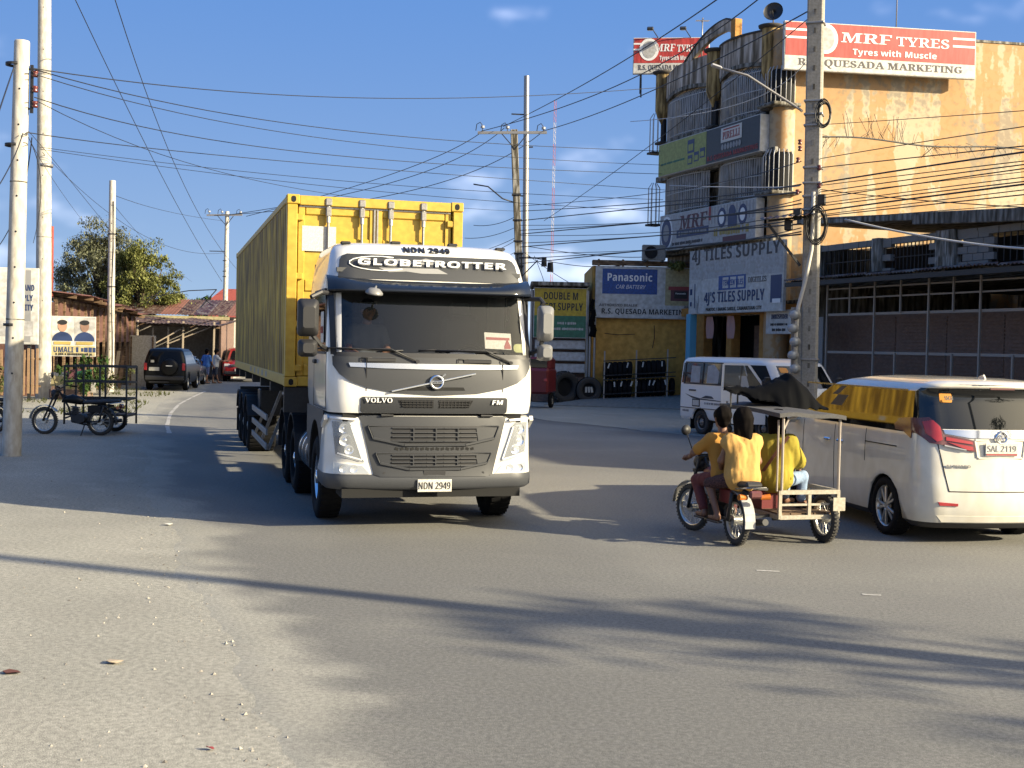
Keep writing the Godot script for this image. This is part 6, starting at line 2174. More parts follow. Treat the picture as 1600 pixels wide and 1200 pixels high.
const VAN := [[0.36, 4.28, 0.02, 0.80, 0.22, 0.08, 0.10, 0.02], [0.44, 4.36, 0.0, 0.84, 0.24, 0.09, 0.10, 0.02], [0.66, 4.38, 0.0, 0.845, 0.24, 0.09, 0.10, 0.02], [0.95, 4.34, 0.0, 0.845, 0.24, 0.09, 0.10, 0.02], [1.22, 4.24, 0.0, 0.84, 0.24, 0.09, 0.10, 0.02], [1.30, 4.14, 0.0, 0.835, 0.24, 0.09, 0.10, 0.02], [1.55, 3.95, 0.01, 0.815, 0.24, 0.09, 0.10, 0.02], [1.82, 3.74, 0.02, 0.79, 0.24, 0.10, 0.10, 0.02], [1.88, 3.66, 0.03, 0.78, 0.24, 0.12, 0.10, 0.02], [1.95, 3.45, 0.06, 0.72, 0.24, 0.15, 0.10, 0.02], [1.985, 3.0, 0.25, 0.5, 0.2, 0.15, 0.06, 0.02], [1.99, 2.0, 1.2, 0.05, 0.02, 0.02, 0, 0]]

func parked_van():
	var yaw := 0.455
	var T := thing("utility_van", "parked off-white utility van with open front door and dark side stripe", "van", Vector3(5.25, 0, -33.4), yaw)
	T.scale = Vector3(1.1, 1.0, 1.03)
	var arch := [[0.95, 0.36, 0.32], [3.45, 0.36, 0.32]]
	var sd := sides(arch, 0.11, 4.0, [0.35, 1.0, 1.08, 1.75, 1.83, 2.55, 2.75, 3.3])
	var pick := func(i: int, zone: String, k: int, p: Vector3) -> String:
		if i >= 5 and i <= 6:
			if zone == "S":
				if p.x > 0: return "tint" if p.z > 0.3 and p.z < 3.3 else "van_paint"
				if p.z > 0.22 and p.z < 2.6: return "van_glass"
				if p.z > 2.75: return "void"
			if (zone == "F" or (zone == "f" and k > 2)): return "tint"
			if zone == "R" and k < 6: return "tint"
		return "van_paint"
	shell(VAN, sd, 7, 5, arch, pick, T, {"van_paint": "body", "tint": "window_glass", "van_glass": "side_glass", "void": "door_opening"})
	tray(T, 0.2, 4.1, 0.3, 1.25, 0.62)
	var s: SurfaceTool
	for e in [-1.0, 1.0]:
		for z in [0.95, 3.45]: wheel(T, Vector3(e * 0.72, 0.31, z), 0.31, 0.17, 0.19, e, "steel", 0, "wheel", 30, "dusty_rubber")
	var rt := func(p: Vector2) -> Vector3: return flank_at(VAN, p, -1.0)
	var o := Vector3(-1, 0, 0)
	# side: window frames, reflections painted pale on the glass, mouldings, stripe and badge
	s = stn()
	for z in [0.24, 1.02, 1.80, 2.58]: bar(s, rt.call(Vector2(z, 1.29)) + o * 0.004, rt.call(Vector2(z, 1.84)) + o * 0.004, 0.035, 0.02, Vector3.RIGHT)
	for y in [1.29, 1.84]: bar(s, rt.call(Vector2(0.22, y)) + o * 0.004, rt.call(Vector2(2.60, y)) + o * 0.004, 0.02, 0.03)
	obj("window_frame", s, "dark_plastic", T)
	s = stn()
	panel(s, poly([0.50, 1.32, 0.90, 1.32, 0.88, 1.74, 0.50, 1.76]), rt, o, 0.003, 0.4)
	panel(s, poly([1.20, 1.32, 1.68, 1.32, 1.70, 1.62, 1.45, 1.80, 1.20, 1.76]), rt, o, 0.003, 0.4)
	pieces("window_reflection", s, "pale_panel", T)
	s = stn()
	panel(s, poly([0.30, 1.02, 0.55, 0.97, 0.95, 0.92, 1.6, 0.90, 2.3, 0.86, 1.6, 0.875, 0.95, 0.885, 0.6, 0.92]), rt, o, 0.006, 0.3)
	panel(s, poly([1.0, 0.93, 1.2, 1.0, 1.45, 0.99, 1.55, 0.93]), rt, o, 0.005, 0.3)
	obj("side_stripe", s, "stripe_grey", T)
	s = stn()
	panel(s, poly([0.62, 0.70, 0.95, 0.70, 0.95, 0.90, 0.62, 0.90]), rt, o, 0.008, 0.3)
	var bd := obj("badge", s, "dark_plastic", T)
	s = stn()
	panel(s, poly([0.65, 0.73, 0.92, 0.73, 0.92, 0.87, 0.65, 0.87]), rt, o, 0.012, 0.3)
	obj("badge_field", s, "plate_white", bd)
	strokes(T, 0, 0, 0.9, 0.06, "letter_grey", 0.0, Basis(Vector3(0, 0, 1), Vector3.UP, o), rt.call(Vector2(1.6, 0.80)) + o * 0.004)
	strokes(T, 0, 0, 0.26, 0.06, "letter_grey", 0.0, Basis(Vector3(0, 0, 1), Vector3.UP, o), rt.call(Vector2(0.32, 0.58)) + o * 0.004)
	s = stn()
	box(s, rt.call(Vector2(0.62, 1.12)) + o * 0.012, Vector3(0.02, 0.04, 0.30), Basis(), 0.008)
	obj("door_handle", s, "stripe_grey", T)
	s = stn()
	bar(s, rt.call(Vector2(0.1, 0.66)) + o * 0.006, rt.call(Vector2(2.9, 0.66)) + o * 0.006, 0.012, 0.02)
	for z in [1.86, 2.68]: bar(s, rt.call(Vector2(z, 0.45)), rt.call(Vector2(z, 1.25)), 0.008, 0.008, Vector3.RIGHT)
	pieces("body_seam", s, "stripe_grey", T)
	bx("mud_flap", Vector3(-0.72, 0.26, 0.52), Vector3(0.2, 0.3, 0.015), "rubber", T)
	# open front door, hinged at its front edge
	var D := Node3D.new(); D.name = "front_door"; T.add_child(D, true)
	D.position = Vector3(-0.86, 0, 3.62); D.rotation.y = 0.85
	s = stn()
	extr(s, poly([0, 0.42, -0.98, 0.42, -0.98, 1.28, 0, 1.28]), 0.05, Transform3D(Basis(Vector3(0, 0, 1), Vector3.UP, Vector3(-1, 0, 0)), Vector3.ZERO))
	bar(s, Vector3(-0.025, 1.26, -0.96), Vector3(-0.025, 1.84, -0.94), 0.05, 0.05, Vector3.RIGHT)
	bar(s, Vector3(-0.025, 1.84, -0.94), Vector3(-0.025, 1.84, -0.40), 0.05, 0.05)
	bar(s, Vector3(-0.025, 1.84, -0.40), Vector3(-0.025, 1.28, -0.02), 0.05, 0.05)
	obj("door_panel", s, "van_paint", D)
	s = stn()
	extr(s, poly([-0.05, 1.29, -0.94, 1.29, -0.92, 1.82, -0.42, 1.82]), 0.008, Transform3D(Basis(Vector3(0, 0, 1), Vector3.UP, Vector3(-1, 0, 0)), Vector3(-0.02, 0, 0)))
	obj("door_glass", s, "glass", D)
	bx("door_mirror", Vector3(-0.14, 1.42, -0.04), Vector3(0.2, 0.15, 0.08), "dark_plastic", D, 0.03)
	# front: wipers, sticker, lamps
	var fr := func(p: Vector2) -> Vector3: return front_at(VAN, p)
	s = stn()
	panel(s, rrect(-0.50, 1.72, 0.18, 0.12, 0.03), fr, Vector3(0, 0, 1), 0.008, 0.1)
	obj("window_sticker", s, "sticker_orange", T)
	for e in [-1.0, 1.0]:
		s = stn()
		panel(s, rrect(e * 0.58, 0.85, 0.34, 0.2, 0.03), fr, Vector3(0, 0, 1), 0.012, 0.08)
		obj("headlamp", s, "insulator_grey", T)
		s = stn()
		box(s, Vector3(e * 0.98, 1.45, 3.82), Vector3(0.16, 0.22, 0.06), Basis(), 0.02)
		bar(s, Vector3(e * 0.80, 1.38, 3.78), Vector3(e * 0.94, 1.42, 3.82), 0.025, 0.025)
		obj("wing_mirror", s, "dark_plastic", T)
	s = stn()
	panel(s, poly([-0.78, 0.62, 0.78, 0.62, 0.76, 0.44, -0.76, 0.44]), fr, Vector3(0, 0, 1), 0.03, 0.15)
	obj("front_bumper", s, "dark_plastic", T)

# plain rows for the cars further off: kind 0 off-roader, 1 saloon, 2 tall hatch facing the viewer
func far_car(called, label, paint, at: Vector3, yaw: float, kind: int) -> Node3D:
	var T := thing(called, label, "car", at, yaw)
	var rows: Array
	if kind == 1:
		rows = [[0.22, 4.3, 0.05, 0.80, 0.3, 0.2, 0.1, 0.04], [0.40, 4.42, 0.0, 0.86, 0.35, 0.25, 0.14, 0.05], [0.70, 4.40, 0.0, 0.87, 0.35, 0.25, 0.14, 0.05], [0.86, 4.2, 0.03, 0.86, 0.35, 0.25, 0.14, 0.05], [0.93, 3.2, 0.45, 0.83, 0.3, 0.25, 0.14, 0.05], [1.15, 2.75, 0.75, 0.76, 0.3, 0.2, 0.1, 0.05], [1.36, 2.35, 1.05, 0.66, 0.3, 0.2, 0.1, 0.05], [1.44, 2.0, 1.3, 0.5, 0.2, 0.2, 0.05, 0.03], [1.45, 1.7, 1.6, 0.05, 0.02, 0.02, 0, 0]]
	else:
		rows = [[0.32, 4.4, 0.05, 0.80, 0.3, 0.12, 0.1, 0.03], [0.48, 4.5, 0.0, 0.87, 0.32, 0.14, 0.12, 0.03], [0.80, 4.48, 0.0, 0.88, 0.32, 0.14, 0.12, 0.03], [1.02, 4.35, 0.02, 0.88, 0.32, 0.14, 0.12, 0.03], [1.12, 3.3, 0.04, 0.86, 0.3, 0.14, 0.12, 0.03], [1.40, 3.0, 0.10, 0.80, 0.3, 0.14, 0.1, 0.03], [1.62, 2.75, 0.17, 0.73, 0.3, 0.14, 0.1, 0.03], [1.73, 2.5, 0.25, 0.66, 0.3, 0.15, 0.1, 0.03], [1.78, 1.9, 0.6, 0.4, 0.2, 0.15, 0.05, 0.02], [1.79, 1.4, 1.2, 0.05, 0.02, 0.02, 0, 0]]
	var arch := [[0.85, 0.38, 0.34], [3.45, 0.38, 0.34]]
	var pick := func(i: int, zone: String, k: int, p: Vector3) -> String:
		return "dark_glass" if i >= 4 and i <= 5 and not (zone == "S" and absf(p.z - 2.1) < 0.06) and not (zone in ["r", "f"] and k == 2) else paint
	shell(rows, sides(arch, 0.2, 4.0, [1.2, 2.04, 2.16, 2.8]), 6, 4, arch, pick, T, {"dark_glass": "window_glass", paint: "body"})
	tray(T, 0.2, 4.2, 0.26, 0.95, 0.62)
	for e in [-1.0, 1.0]:
		for z in [0.85, 3.45]: wheel(T, Vector3(e * 0.75, 0.34, z), 0.34, 0.22, 0.21, e, "alloy", 6, "wheel", 0)
		var y := 1.0 if kind != 1 else 0.72
		bx("tail_lamp", Vector3(e * 0.78, y, 0.03), Vector3(0.12, 0.30 if kind != 1 else 0.14, 0.06), "red_lens", T, 0.01)
		bx("headlamp", front_at(rows, Vector2(e * 0.62, 0.86 if kind != 1 else 0.66)), Vector3(0.30, 0.16, 0.10), "insulator_grey", T, 0.03)
	var pr := rear_at(rows, Vector2(0.42 if kind == 0 else 0.0, 0.90)); var pf := front_at(rows, Vector2(0, 0.62))
	bx("number_plate", pr + Vector3(0, 0, -0.012), Vector3(0.42, 0.15, 0.012), "plate_white", T)
	bx("front_plate", pf + Vector3(0, 0, 0.02), Vector3(0.40, 0.14, 0.012), "plate_white", T)
	bx("rear_bumper", Vector3(0, 0.52, -0.06), Vector3(1.6, 0.20, 0.16), paint if kind != 0 else "dark_plastic", T, 0.04)
	bx("front_bumper", front_at(rows, Vector2(0, 0.46)) + Vector3(0, 0, -0.06), Vector3(1.5, 0.18, 0.16), "dark_plastic" if kind == 2 else paint, T, 0.04)
	bx("radiator_grille", front_at(rows, Vector2(0, 0.84 if kind != 1 else 0.62)) + Vector3(0, 0, -0.02), Vector3(0.8, 0.16, 0.08), "dark_plastic", T, 0.02)
	bx("grille_bar", front_at(rows, Vector2(0, 0.88 if kind != 1 else 0.64)) + Vector3(0, 0, 0.03), Vector3(1.1, 0.035, 0.03), "chrome", T, 0.01)
	if kind == 0:
		var W := Node3D.new(); W.name = "spare_wheel"; T.add_child(W, true)
		var s := stn()
		lathe(s, [Vector2(0.001, 0.17), Vector2(0.28, 0.16), Vector2(0.345, 0.12), Vector2(0.36, 0.0)], Vector3(-0.22, 0.98, -0.02), Vector3(0, 0, -1), 26)
		obj("wheel_cover", s, paint, W)
		bx("cover_badge", Vector3(-0.22, 1.04, -0.195), Vector3(0.26, 0.035, 0.01), "letter_white", W)
		bx("step", Vector3(0.2, 0.36, -0.10), Vector3(0.8, 0.06, 0.12), "dark_plastic", T)
		bx("sticker", Vector3(0.5, 1.22, 0.035), Vector3(0.14, 0.10, 0.006), "plate_white", T)
	return T

# ---- two-wheelers
func spoke_wheel(parent: Node3D, c: Vector3, r: float, w: float, steer := 0.0, called := "wheel") -> Node3D:
	var o := Node3D.new(); o.name = called; parent.add_child(o, true)
	o.position = c; o.rotation.y = steer
	var s := stn()
	var prof := []
	for k in 9:
		var t := TAU * k / 8
		prof.append(Vector2(r - w * 0.5 + cos(t) * w * 0.5, sin(t) * w * 0.5))
	lathe(s, prof, Vector3.ZERO, Vector3.RIGHT, 28)
	for k in 40:
		var d := Vector3(0, cos(TAU * k / 40), sin(TAU * k / 40))
		bar(s, d * (r - 0.003) - Vector3(w * 0.36, 0, 0), d * (r - 0.003) + Vector3(w * 0.36, 0, 0), 0.018, 0.014, d)
	obj("tyre", s, "dusty_rubber", o)
	s = stn()
	lathe(s, [Vector2(r - w * 0.9, -w * 0.36), Vector2(r - w * 1.15, -w * 0.2), Vector2(r - w * 1.15, w * 0.2), Vector2(r - w * 0.9, w * 0.36)], Vector3.ZERO, Vector3.RIGHT, 28)
	obj("rim", s, "alloy", o)
	s = stn()
	for k in 24:
		var t := TAU * k / 24
		var e := -1.0 if k % 2 else 1.0
		cyl(s, Vector3(e * 0.035, cos(t + 0.5 * e) * 0.05, sin(t + 0.5 * e) * 0.05), Vector3(0, cos(t), sin(t)) * (r - w), 0.0035, -1, 4, false)
	obj("spokes", s, "alloy", o)
	s = stn()
	cyl(s, Vector3(-0.06, 0, 0), Vector3(0.06, 0, 0), 0.06, -1, 14)
	obj("hub", s, "alloy", o)
	return o

# origin: road under the rear axle, +z forwards
func bike(T: Node3D, paint, steer := 0.0, rear_mat := "pale_panel"):
	var s: SurfaceTool
	var r := 0.30
	spoke_wheel(T, Vector3(0, r, 0), r, 0.085)
	spoke_wheel(T, Vector3(0, r, 1.24), r, 0.075, steer)
	var fk := Basis(Vector3.UP, steer)
	s = stn()
	for e in [-1.0, 1.0]: tube(s, [Vector3(0, r, 1.24) + fk * Vector3(e * 0.085, 0, 0), Vector3(0, 0.72, 1.06) + fk * Vector3(e * 0.085, 0, 0), Vector3(0, 0.98, 0.94) + fk * Vector3(e * 0.07, 0, 0)], 0.022, 8)
	box(s, Vector3(0, 0.80, 1.03), Vector3(0.22, 0.04, 0.06), fk); box(s, Vector3(0, 0.97, 0.95), Vector3(0.22, 0.03, 0.06), fk)
	obj("fork", s, "dark_steel", T)
	s = stn()
	tube(s, [Vector3(0, 0.98, 0.94) + fk * Vector3(-0.40, 0.07, -0.22), Vector3(0, 0.98, 0.94) + fk * Vector3(-0.24, 0.10, -0.05), Vector3(0, 0.98, 0.94) + fk * Vector3(-0.08, 0.02, 0.02), Vector3(0, 0.98, 0.94) + fk * Vector3(0.08, 0.02, 0.02), Vector3(0, 0.98, 0.94) + fk * Vector3(0.24, 0.10, -0.05), Vector3(0, 0.98, 0.94) + fk * Vector3(0.40, 0.07, -0.22)], 0.013, 7)
	var hb := obj("handlebar", s, "dark_steel", T)
	for e in [-1.0, 1.0]:
		s = stn()
		cyl(s, Vector3(0, 0.98, 0.94) + fk * Vector3(e * 0.30, 0.085, -0.12), Vector3(0, 0.98, 0.94) + fk * Vector3(e * 0.41, 0.07, -0.23), 0.02, -1, 8)
		obj("grip", s, "rubber", hb)
		s = stn()
		tube(s, [Vector3(0, 0.98, 0.94) + fk * Vector3(e * 0.26, 0.10, -0.06), Vector3(0, 0.98, 0.94) + fk * Vector3(e * 0.34, 0.30, -0.04)], 0.007, 5)
		lathe(s, [Vector2(0.001, 0.02), Vector2(0.06, 0.012), Vector2(0.065, 0.0), Vector2(0.001, -0.004)], Vector3(0, 0.98, 0.94) + fk * Vector3(e * 0.35, 0.34, -0.04), Vector3(0, 0, 1), 14)
		obj("mirror", s, "dark_plastic", T)
	s = stn()
	lathe(s, [Vector2(0.001, -0.10), Vector2(0.07, -0.07), Vector2(0.095, 0.02), Vector2(0.09, 0.05), Vector2(0.001, 0.07)], Vector3(0, 0.90, 1.02), fk * Vector3(0, 0, 1), 16)
	obj("headlamp", s, "dark_plastic", T)
	s = stn()
	for k in 10:
		var t0 := lerpf(0.1, 2.5, k / 10.0); var t1 := lerpf(0.1, 2.5, (k + 1) / 10.0)
		bar(s, Vector3(0, r, 1.24) + fk * Vector3(0, sin(t0) * 0.345, cos(t0) * 0.345), Vector3(0, r, 1.24) + fk * Vector3(0, sin(t1) * 0.345, cos(t1) * 0.345), 0.11, 0.012, Vector3.UP)
	obj("front_mudguard", s, "alloy", T)
	s = stn()
	for k in 11:
		var t0 := lerpf(0.7, 3.3, k / 11.0); var t1 := lerpf(0.7, 3.3, (k + 1) / 11.0)
		bar(s, Vector3(0, r + sin(t0) * 0.35, cos(t0) * 0.35), Vector3(0, r + sin(t1) * 0.35, cos(t1) * 0.35), 0.13, 0.014, Vector3.UP)
	obj("rear_mudguard", s, rear_mat, T)
	# frame, tank, seat, engine, exhaust
	s = stn()
	tube(s, [Vector3(0, 0.96, 0.92), Vector3(0, 0.62, 0.72), Vector3(0, 0.30, 0.62), Vector3(0, 0.28, 0.30), Vector3(0, 0.55, 0.15), Vector3(0, 0.66, -0.30)], 0.022, 7)
	tube(s, [Vector3(0, 0.90, 0.90), Vector3(0, 0.72, 0.45), Vector3(0, 0.66, -0.30)], 0.022, 7)
	for e in [-1.0, 1.0]:
		tube(s, [Vector3(e * 0.06, 0.30, 0.30), Vector3(e * 0.09, r, 0.0)], 0.02, 6)
		tube(s, [Vector3(e * 0.11, r, 0.0), Vector3(e * 0.12, 0.64, -0.10)], 0.024, 8)
	obj("frame", s, "dark_steel", T)
	s = stn()
	var rings := []
	for q in [[0.86, 0.03, 0.70], [0.78, 0.09, 0.75], [0.62, 0.125, 0.76], [0.46, 0.11, 0.73], [0.36, 0.06, 0.70], [0.33, 0.02, 0.69]]:
		var ring := []
		for k in 12:
			var t := TAU * k / 12
			ring.append(Vector3(cos(t) * q[1], q[2] + 0.03 + sin(t) * q[1] * 0.85, q[0]))
		rings.append(ring)
	s.set_smooth_group(0)
	for i in rings.size() - 1:
		for k in 12: quad(s, rings[i][k], rings[i][(k + 1) % 12], rings[i + 1][(k + 1) % 12], rings[i + 1][k])
	obj("fuel_tank", s, paint, T)
	s = stn()
	box(s, Vector3(0, 0.735, 0.12), Vector3(0.24, 0.09, 0.50), Basis(Vector3.RIGHT, 0.05), 0.035)
	box(s, Vector3(0, 0.755, -0.26), Vector3(0.22, 0.08, 0.36), Basis(Vector3.RIGHT, 0.05), 0.03)
	obj("seat", s, "dark_plastic", T)
	for e in [-1.0, 1.0]: bx("side_cover", Vector3(e * 0.11, 0.58, 0.10), Vector3(0.02, 0.16, 0.30), paint, T, 0.008)
	s = stn()
	cyl(s, Vector3(-0.13, 0.36, 0.42), Vector3(0.13, 0.36, 0.42), 0.11, -1, 14)
	box(s, Vector3(0, 0.36, 0.52), Vector3(0.18, 0.18, 0.24), Basis(), 0.03)
	for k in 5: box(s, Vector3(0, 0.47 + k * 0.035, 0.56), Vector3(0.17, 0.018, 0.16), Basis(Vector3.RIGHT, -0.2))
	obj("engine", s, "dark_steel", T)
	s = stn()
	tube(s, [Vector3(-0.05, 0.52, 0.64), Vector3(-0.10, 0.28, 0.66), Vector3(-0.14, 0.22, 0.40), Vector3(-0.15, 0.25, 0.05)], 0.02, 7)
	cyl(s, Vector3(-0.15, 0.25, 0.08), Vector3(-0.16, 0.33, -0.42), 0.045, 0.04, 12)
	obj("exhaust", s, "dark_steel", T)
	s = stn()
	box(s, Vector3(0, 0.66, -0.46), Vector3(0.16, 0.09, 0.07), Basis(), 0.02)
	obj("tail_lamp", s, "dark_red_lens", T)
	s = stn()
	for e in [-1.0, 1.0]: cyl(s, Vector3(e * 0.09, 0.62, -0.42), Vector3(e * 0.20, 0.63, -0.44), 0.028, 0.035, 8)
	pieces("indicator", s, "amber_lens", T)
	s = stn()
	tube(s, [Vector3(-0.12, 0.70, -0.2), Vector3(-0.12, 0.74, -0.48), Vector3(0.12, 0.74, -0.48), Vector3(0.12, 0.70, -0.2)], 0.011, 6)
	obj("grab_rail", s, "alloy", T)
	for e in [-1.0, 1.0]:
		s = stn()
		cyl(s, Vector3(e * 0.08, 0.28, 0.36), Vector3(e * 0.26, 0.27, 0.36), 0.018, -1, 8)
		obj("foot_peg", s, "rubber", T)

const TRI_AT := Vector3(2.52, 0, -13.78)
const TRI_YAW := PI + 0.284
const TRI_S := 0.93

func tricycle():
	var T := thing("cargo_tricycle", "motor tricycle with cream-framed open sidecar and grey sheet canopy", "tricycle", TRI_AT, TRI_YAW)
	T.scale = Vector3.ONE * TRI_S
	bike(T, "red_paint_old", 0.30)
	var s: SurfaceTool
	# sidecar to the right of the machine: x from -0.42 to -1.22
	spoke_wheel(T, Vector3(-1.20, 0.30, 0.05), 0.30, 0.09, 0.0, "sidecar_wheel")
	var x0 := -0.50; var x1 := -1.28; var z0 := -0.12; var z1 := 1.40
	s = stn()
	for y in [0.34, 0.64]:
		bar(s, Vector3(x0, y, z0), Vector3(x1, y, z0), 0.045, 0.05); bar(s, Vector3(x0, y, z1), Vector3(x1, y, z1), 0.045, 0.05)
		bar(s, Vector3(x1, y, z0), Vector3(x1, y, z1), 0.045, 0.05)
	bar(s, Vector3(x0, 0.34, z0), Vector3(x0, 0.34, z1), 0.045, 0.05)
	for q in [[x0, z0], [x1, z0], [x0, z1], [x1, z1], [(x0 + x1) / 2, z0], [x1, 0.6]]: bar(s, Vector3(q[0], 0.32, q[1]), Vector3(q[0], 0.66, q[1]), 0.04, 0.04)
	bar(s, Vector3(x0, 0.49, z0), Vector3(x1, 0.49, z0), 0.025, 0.025)
	obj("sidecar_frame", s, "cream_steel", T)
	for k in 5: bx("floor_plank", Vector3(lerpf(x0 - 0.08, x1 + 0.08, k / 4.0), 0.375, (z0 + z1) / 2), Vector3(0.14, 0.02, z1 - z0 - 0.04), "wood", T)
	s = stn()
	box(s, Vector3(x0 - 0.14, 0.60, 0.75), Vector3(0.30, 0.07, 0.9), Basis(), 0.02)
	obj("bench", s, "red_paint_old", T)
	bx("bench_side", Vector3(x0 - 0.14, 0.47, 0.75), Vector3(0.26, 0.2, 0.8), "red_paint_old", T)
	s = stn()
	bar(s, Vector3(-0.08, 0.30, 0.1), Vector3(x0, 0.34, 0.1), 0.035, 0.035); bar(s, Vector3(-0.05, 0.34, 0.75), Vector3(x0, 0.36, 0.75), 0.035, 0.035); bar(s, Vector3(-0.06, 0.68, 0.1), Vector3(x0, 0.64, 0.2), 0.03, 0.03)
	bar(s, Vector3(x0, 0.30, 0.05), Vector3(-1.2, 0.30, 0.05), 0.035, 0.035)
	pieces("coupling_bar", s, "dark_steel", T)
	# canopy poles and sheet
	s = stn()
	for q in [[x0 - 0.02, z0, 1.56], [x1, z0, 1.52], [x0 - 0.02, z1, 1.66], [x1, z1, 1.60]]: tube(s, [Vector3(q[0], 0.64, q[1]), Vector3(q[0], q[2], q[1])], 0.016, 6)
	tube(s, [Vector3(x0 - 0.02, 1.38, z0), Vector3(x0 - 0.10, 1.52, z0 + 0.02), Vector3(x0 - 0.22, 1.55, z0 + 0.02)], 0.014, 6)
	tube(s, [Vector3(x0 - 0.02, 0.64, z0 + 0.12), Vector3(x0 - 0.02, 1.5, z0 + 0.12)], 0.012, 6)
	pieces("canopy_pole", s, "gate_steel", T)
	s = stn()
	s.set_smooth_group(0)
	var n := 8
	var g := []
	for i in n + 1:
		var row := []
		for k in n + 1:
			var u := float(i) / n; var v := float(k) / n
			row.append(Vector3(lerpf(x0 + 0.06, x1 - 0.05, u), 1.585 + 0.05 * v - 0.03 * u + 0.012 * sin(u * 9.0 + v * 4.0) + 0.02 * sin(PI * u), lerpf(z0 - 0.06, z1 + 0.05, v)))
		g.append(row)
	for i in n:
		for k in n:
			quad(s, g[i][k], g[i][k + 1], g[i + 1][k + 1], g[i + 1][k])
			var dn := Vector3(0, -0.03, 0)
			quad(s, g[i][k] + dn, g[i + 1][k] + dn, g[i + 1][k + 1] + dn, g[i][k + 1] + dn)
	s.set_smooth_group(-1)
	for i in n:
		var dn := Vector3(0, -0.05, 0)
		quad(s, g[i][0], g[i + 1][0], g[i + 1][0] + dn, g[i][0] + dn)
		quad(s, g[n][i], g[n][i + 1], g[n][i + 1] + dn, g[n][i] + dn)
		quad(s, g[0][i + 1], g[0][i], g[0][i] + dn, g[0][i + 1] + dn)
	obj("canopy_sheet", s, "canvas_grey", T)
	# loads seen in the car: red crate, black tool, battery
	bx("mud_flap", Vector3(-1.24, 0.50, -0.22), Vector3(0.16, 0.16, 0.01), "cream_steel", T)

func tarpaulin():
	# black tarpaulin tied over the front of the canopy and the rider's sun roof, blown up into a hump
	var T := thing("black_tarpaulin", "black tarpaulin humped over the front of the tricycle canopy", "tarpaulin", TRI_AT, TRI_YAW)
	T.scale = Vector3.ONE * TRI_S
	var s := stn()
	s.set_smooth_group(0)
	var g := []
	var nx := 56; var nz := 18
	var ns := noise(2.6, 31, 5)
	var tops := [[1.0, 1.62], [0.85, 1.90], [0.72, 2.02], [0.60, 1.96], [0.35, 1.86], [0.0, 1.85]]
	var lows := [[1.0, 1.60], [0.55, 1.62], [0.3, 1.73], [0.0, 1.82]]
	for i in nx + 1:
		var row := []
		var u := float(i) / nx
		var top := along(tops, u); var low := along(lows, u)
		var span := lerpf(0.10, 0.85, smoothstep(0.0, 0.7, u))
		for k in nz + 1:
			var v := float(k) / nz
			var hump := 1.0 - pow(absf(v * 2 - 1), 2.4)
			var wr := ns.get_noise_2d(u * 2.4, v * 0.9)
			row.append(Vector3(lerpf(-0.31, -1.57, u), lerpf(low, top, hump) + wr * 0.05, 1.05 + (v - 0.5) * span + wr * 0.06))
		g.append(row)
	for i in nx:
		for k in nz:
			quad(s, g[i][k], g[i][k + 1], g[i + 1][k + 1], g[i + 1][k])
			var dn := Vector3(0, -0.012, 0)
			quad(s, g[i][k] + dn, g[i + 1][k] + dn, g[i + 1][k + 1] + dn, g[i][k + 1] + dn)
	obj("sheet", s, "tarp", T)
	s = stn()
	for q in [[-0.40, 1.05], [-0.62, 1.3]]: tube(s, [Vector3(q[0], 0.66, q[1]), Vector3(q[0], 1.80, q[1])], 0.012, 5)
	pieces("stay", s, "dark_steel", T)
	s = stn()
	tube(s, [Vector3(-0.33, 1.83, 1.05), Vector3(-0.8, 1.70, 1.05), Vector3(-1.3, 1.62, 1.05)], 0.014, 6)
	obj("spreader", s, "dark_steel", T)

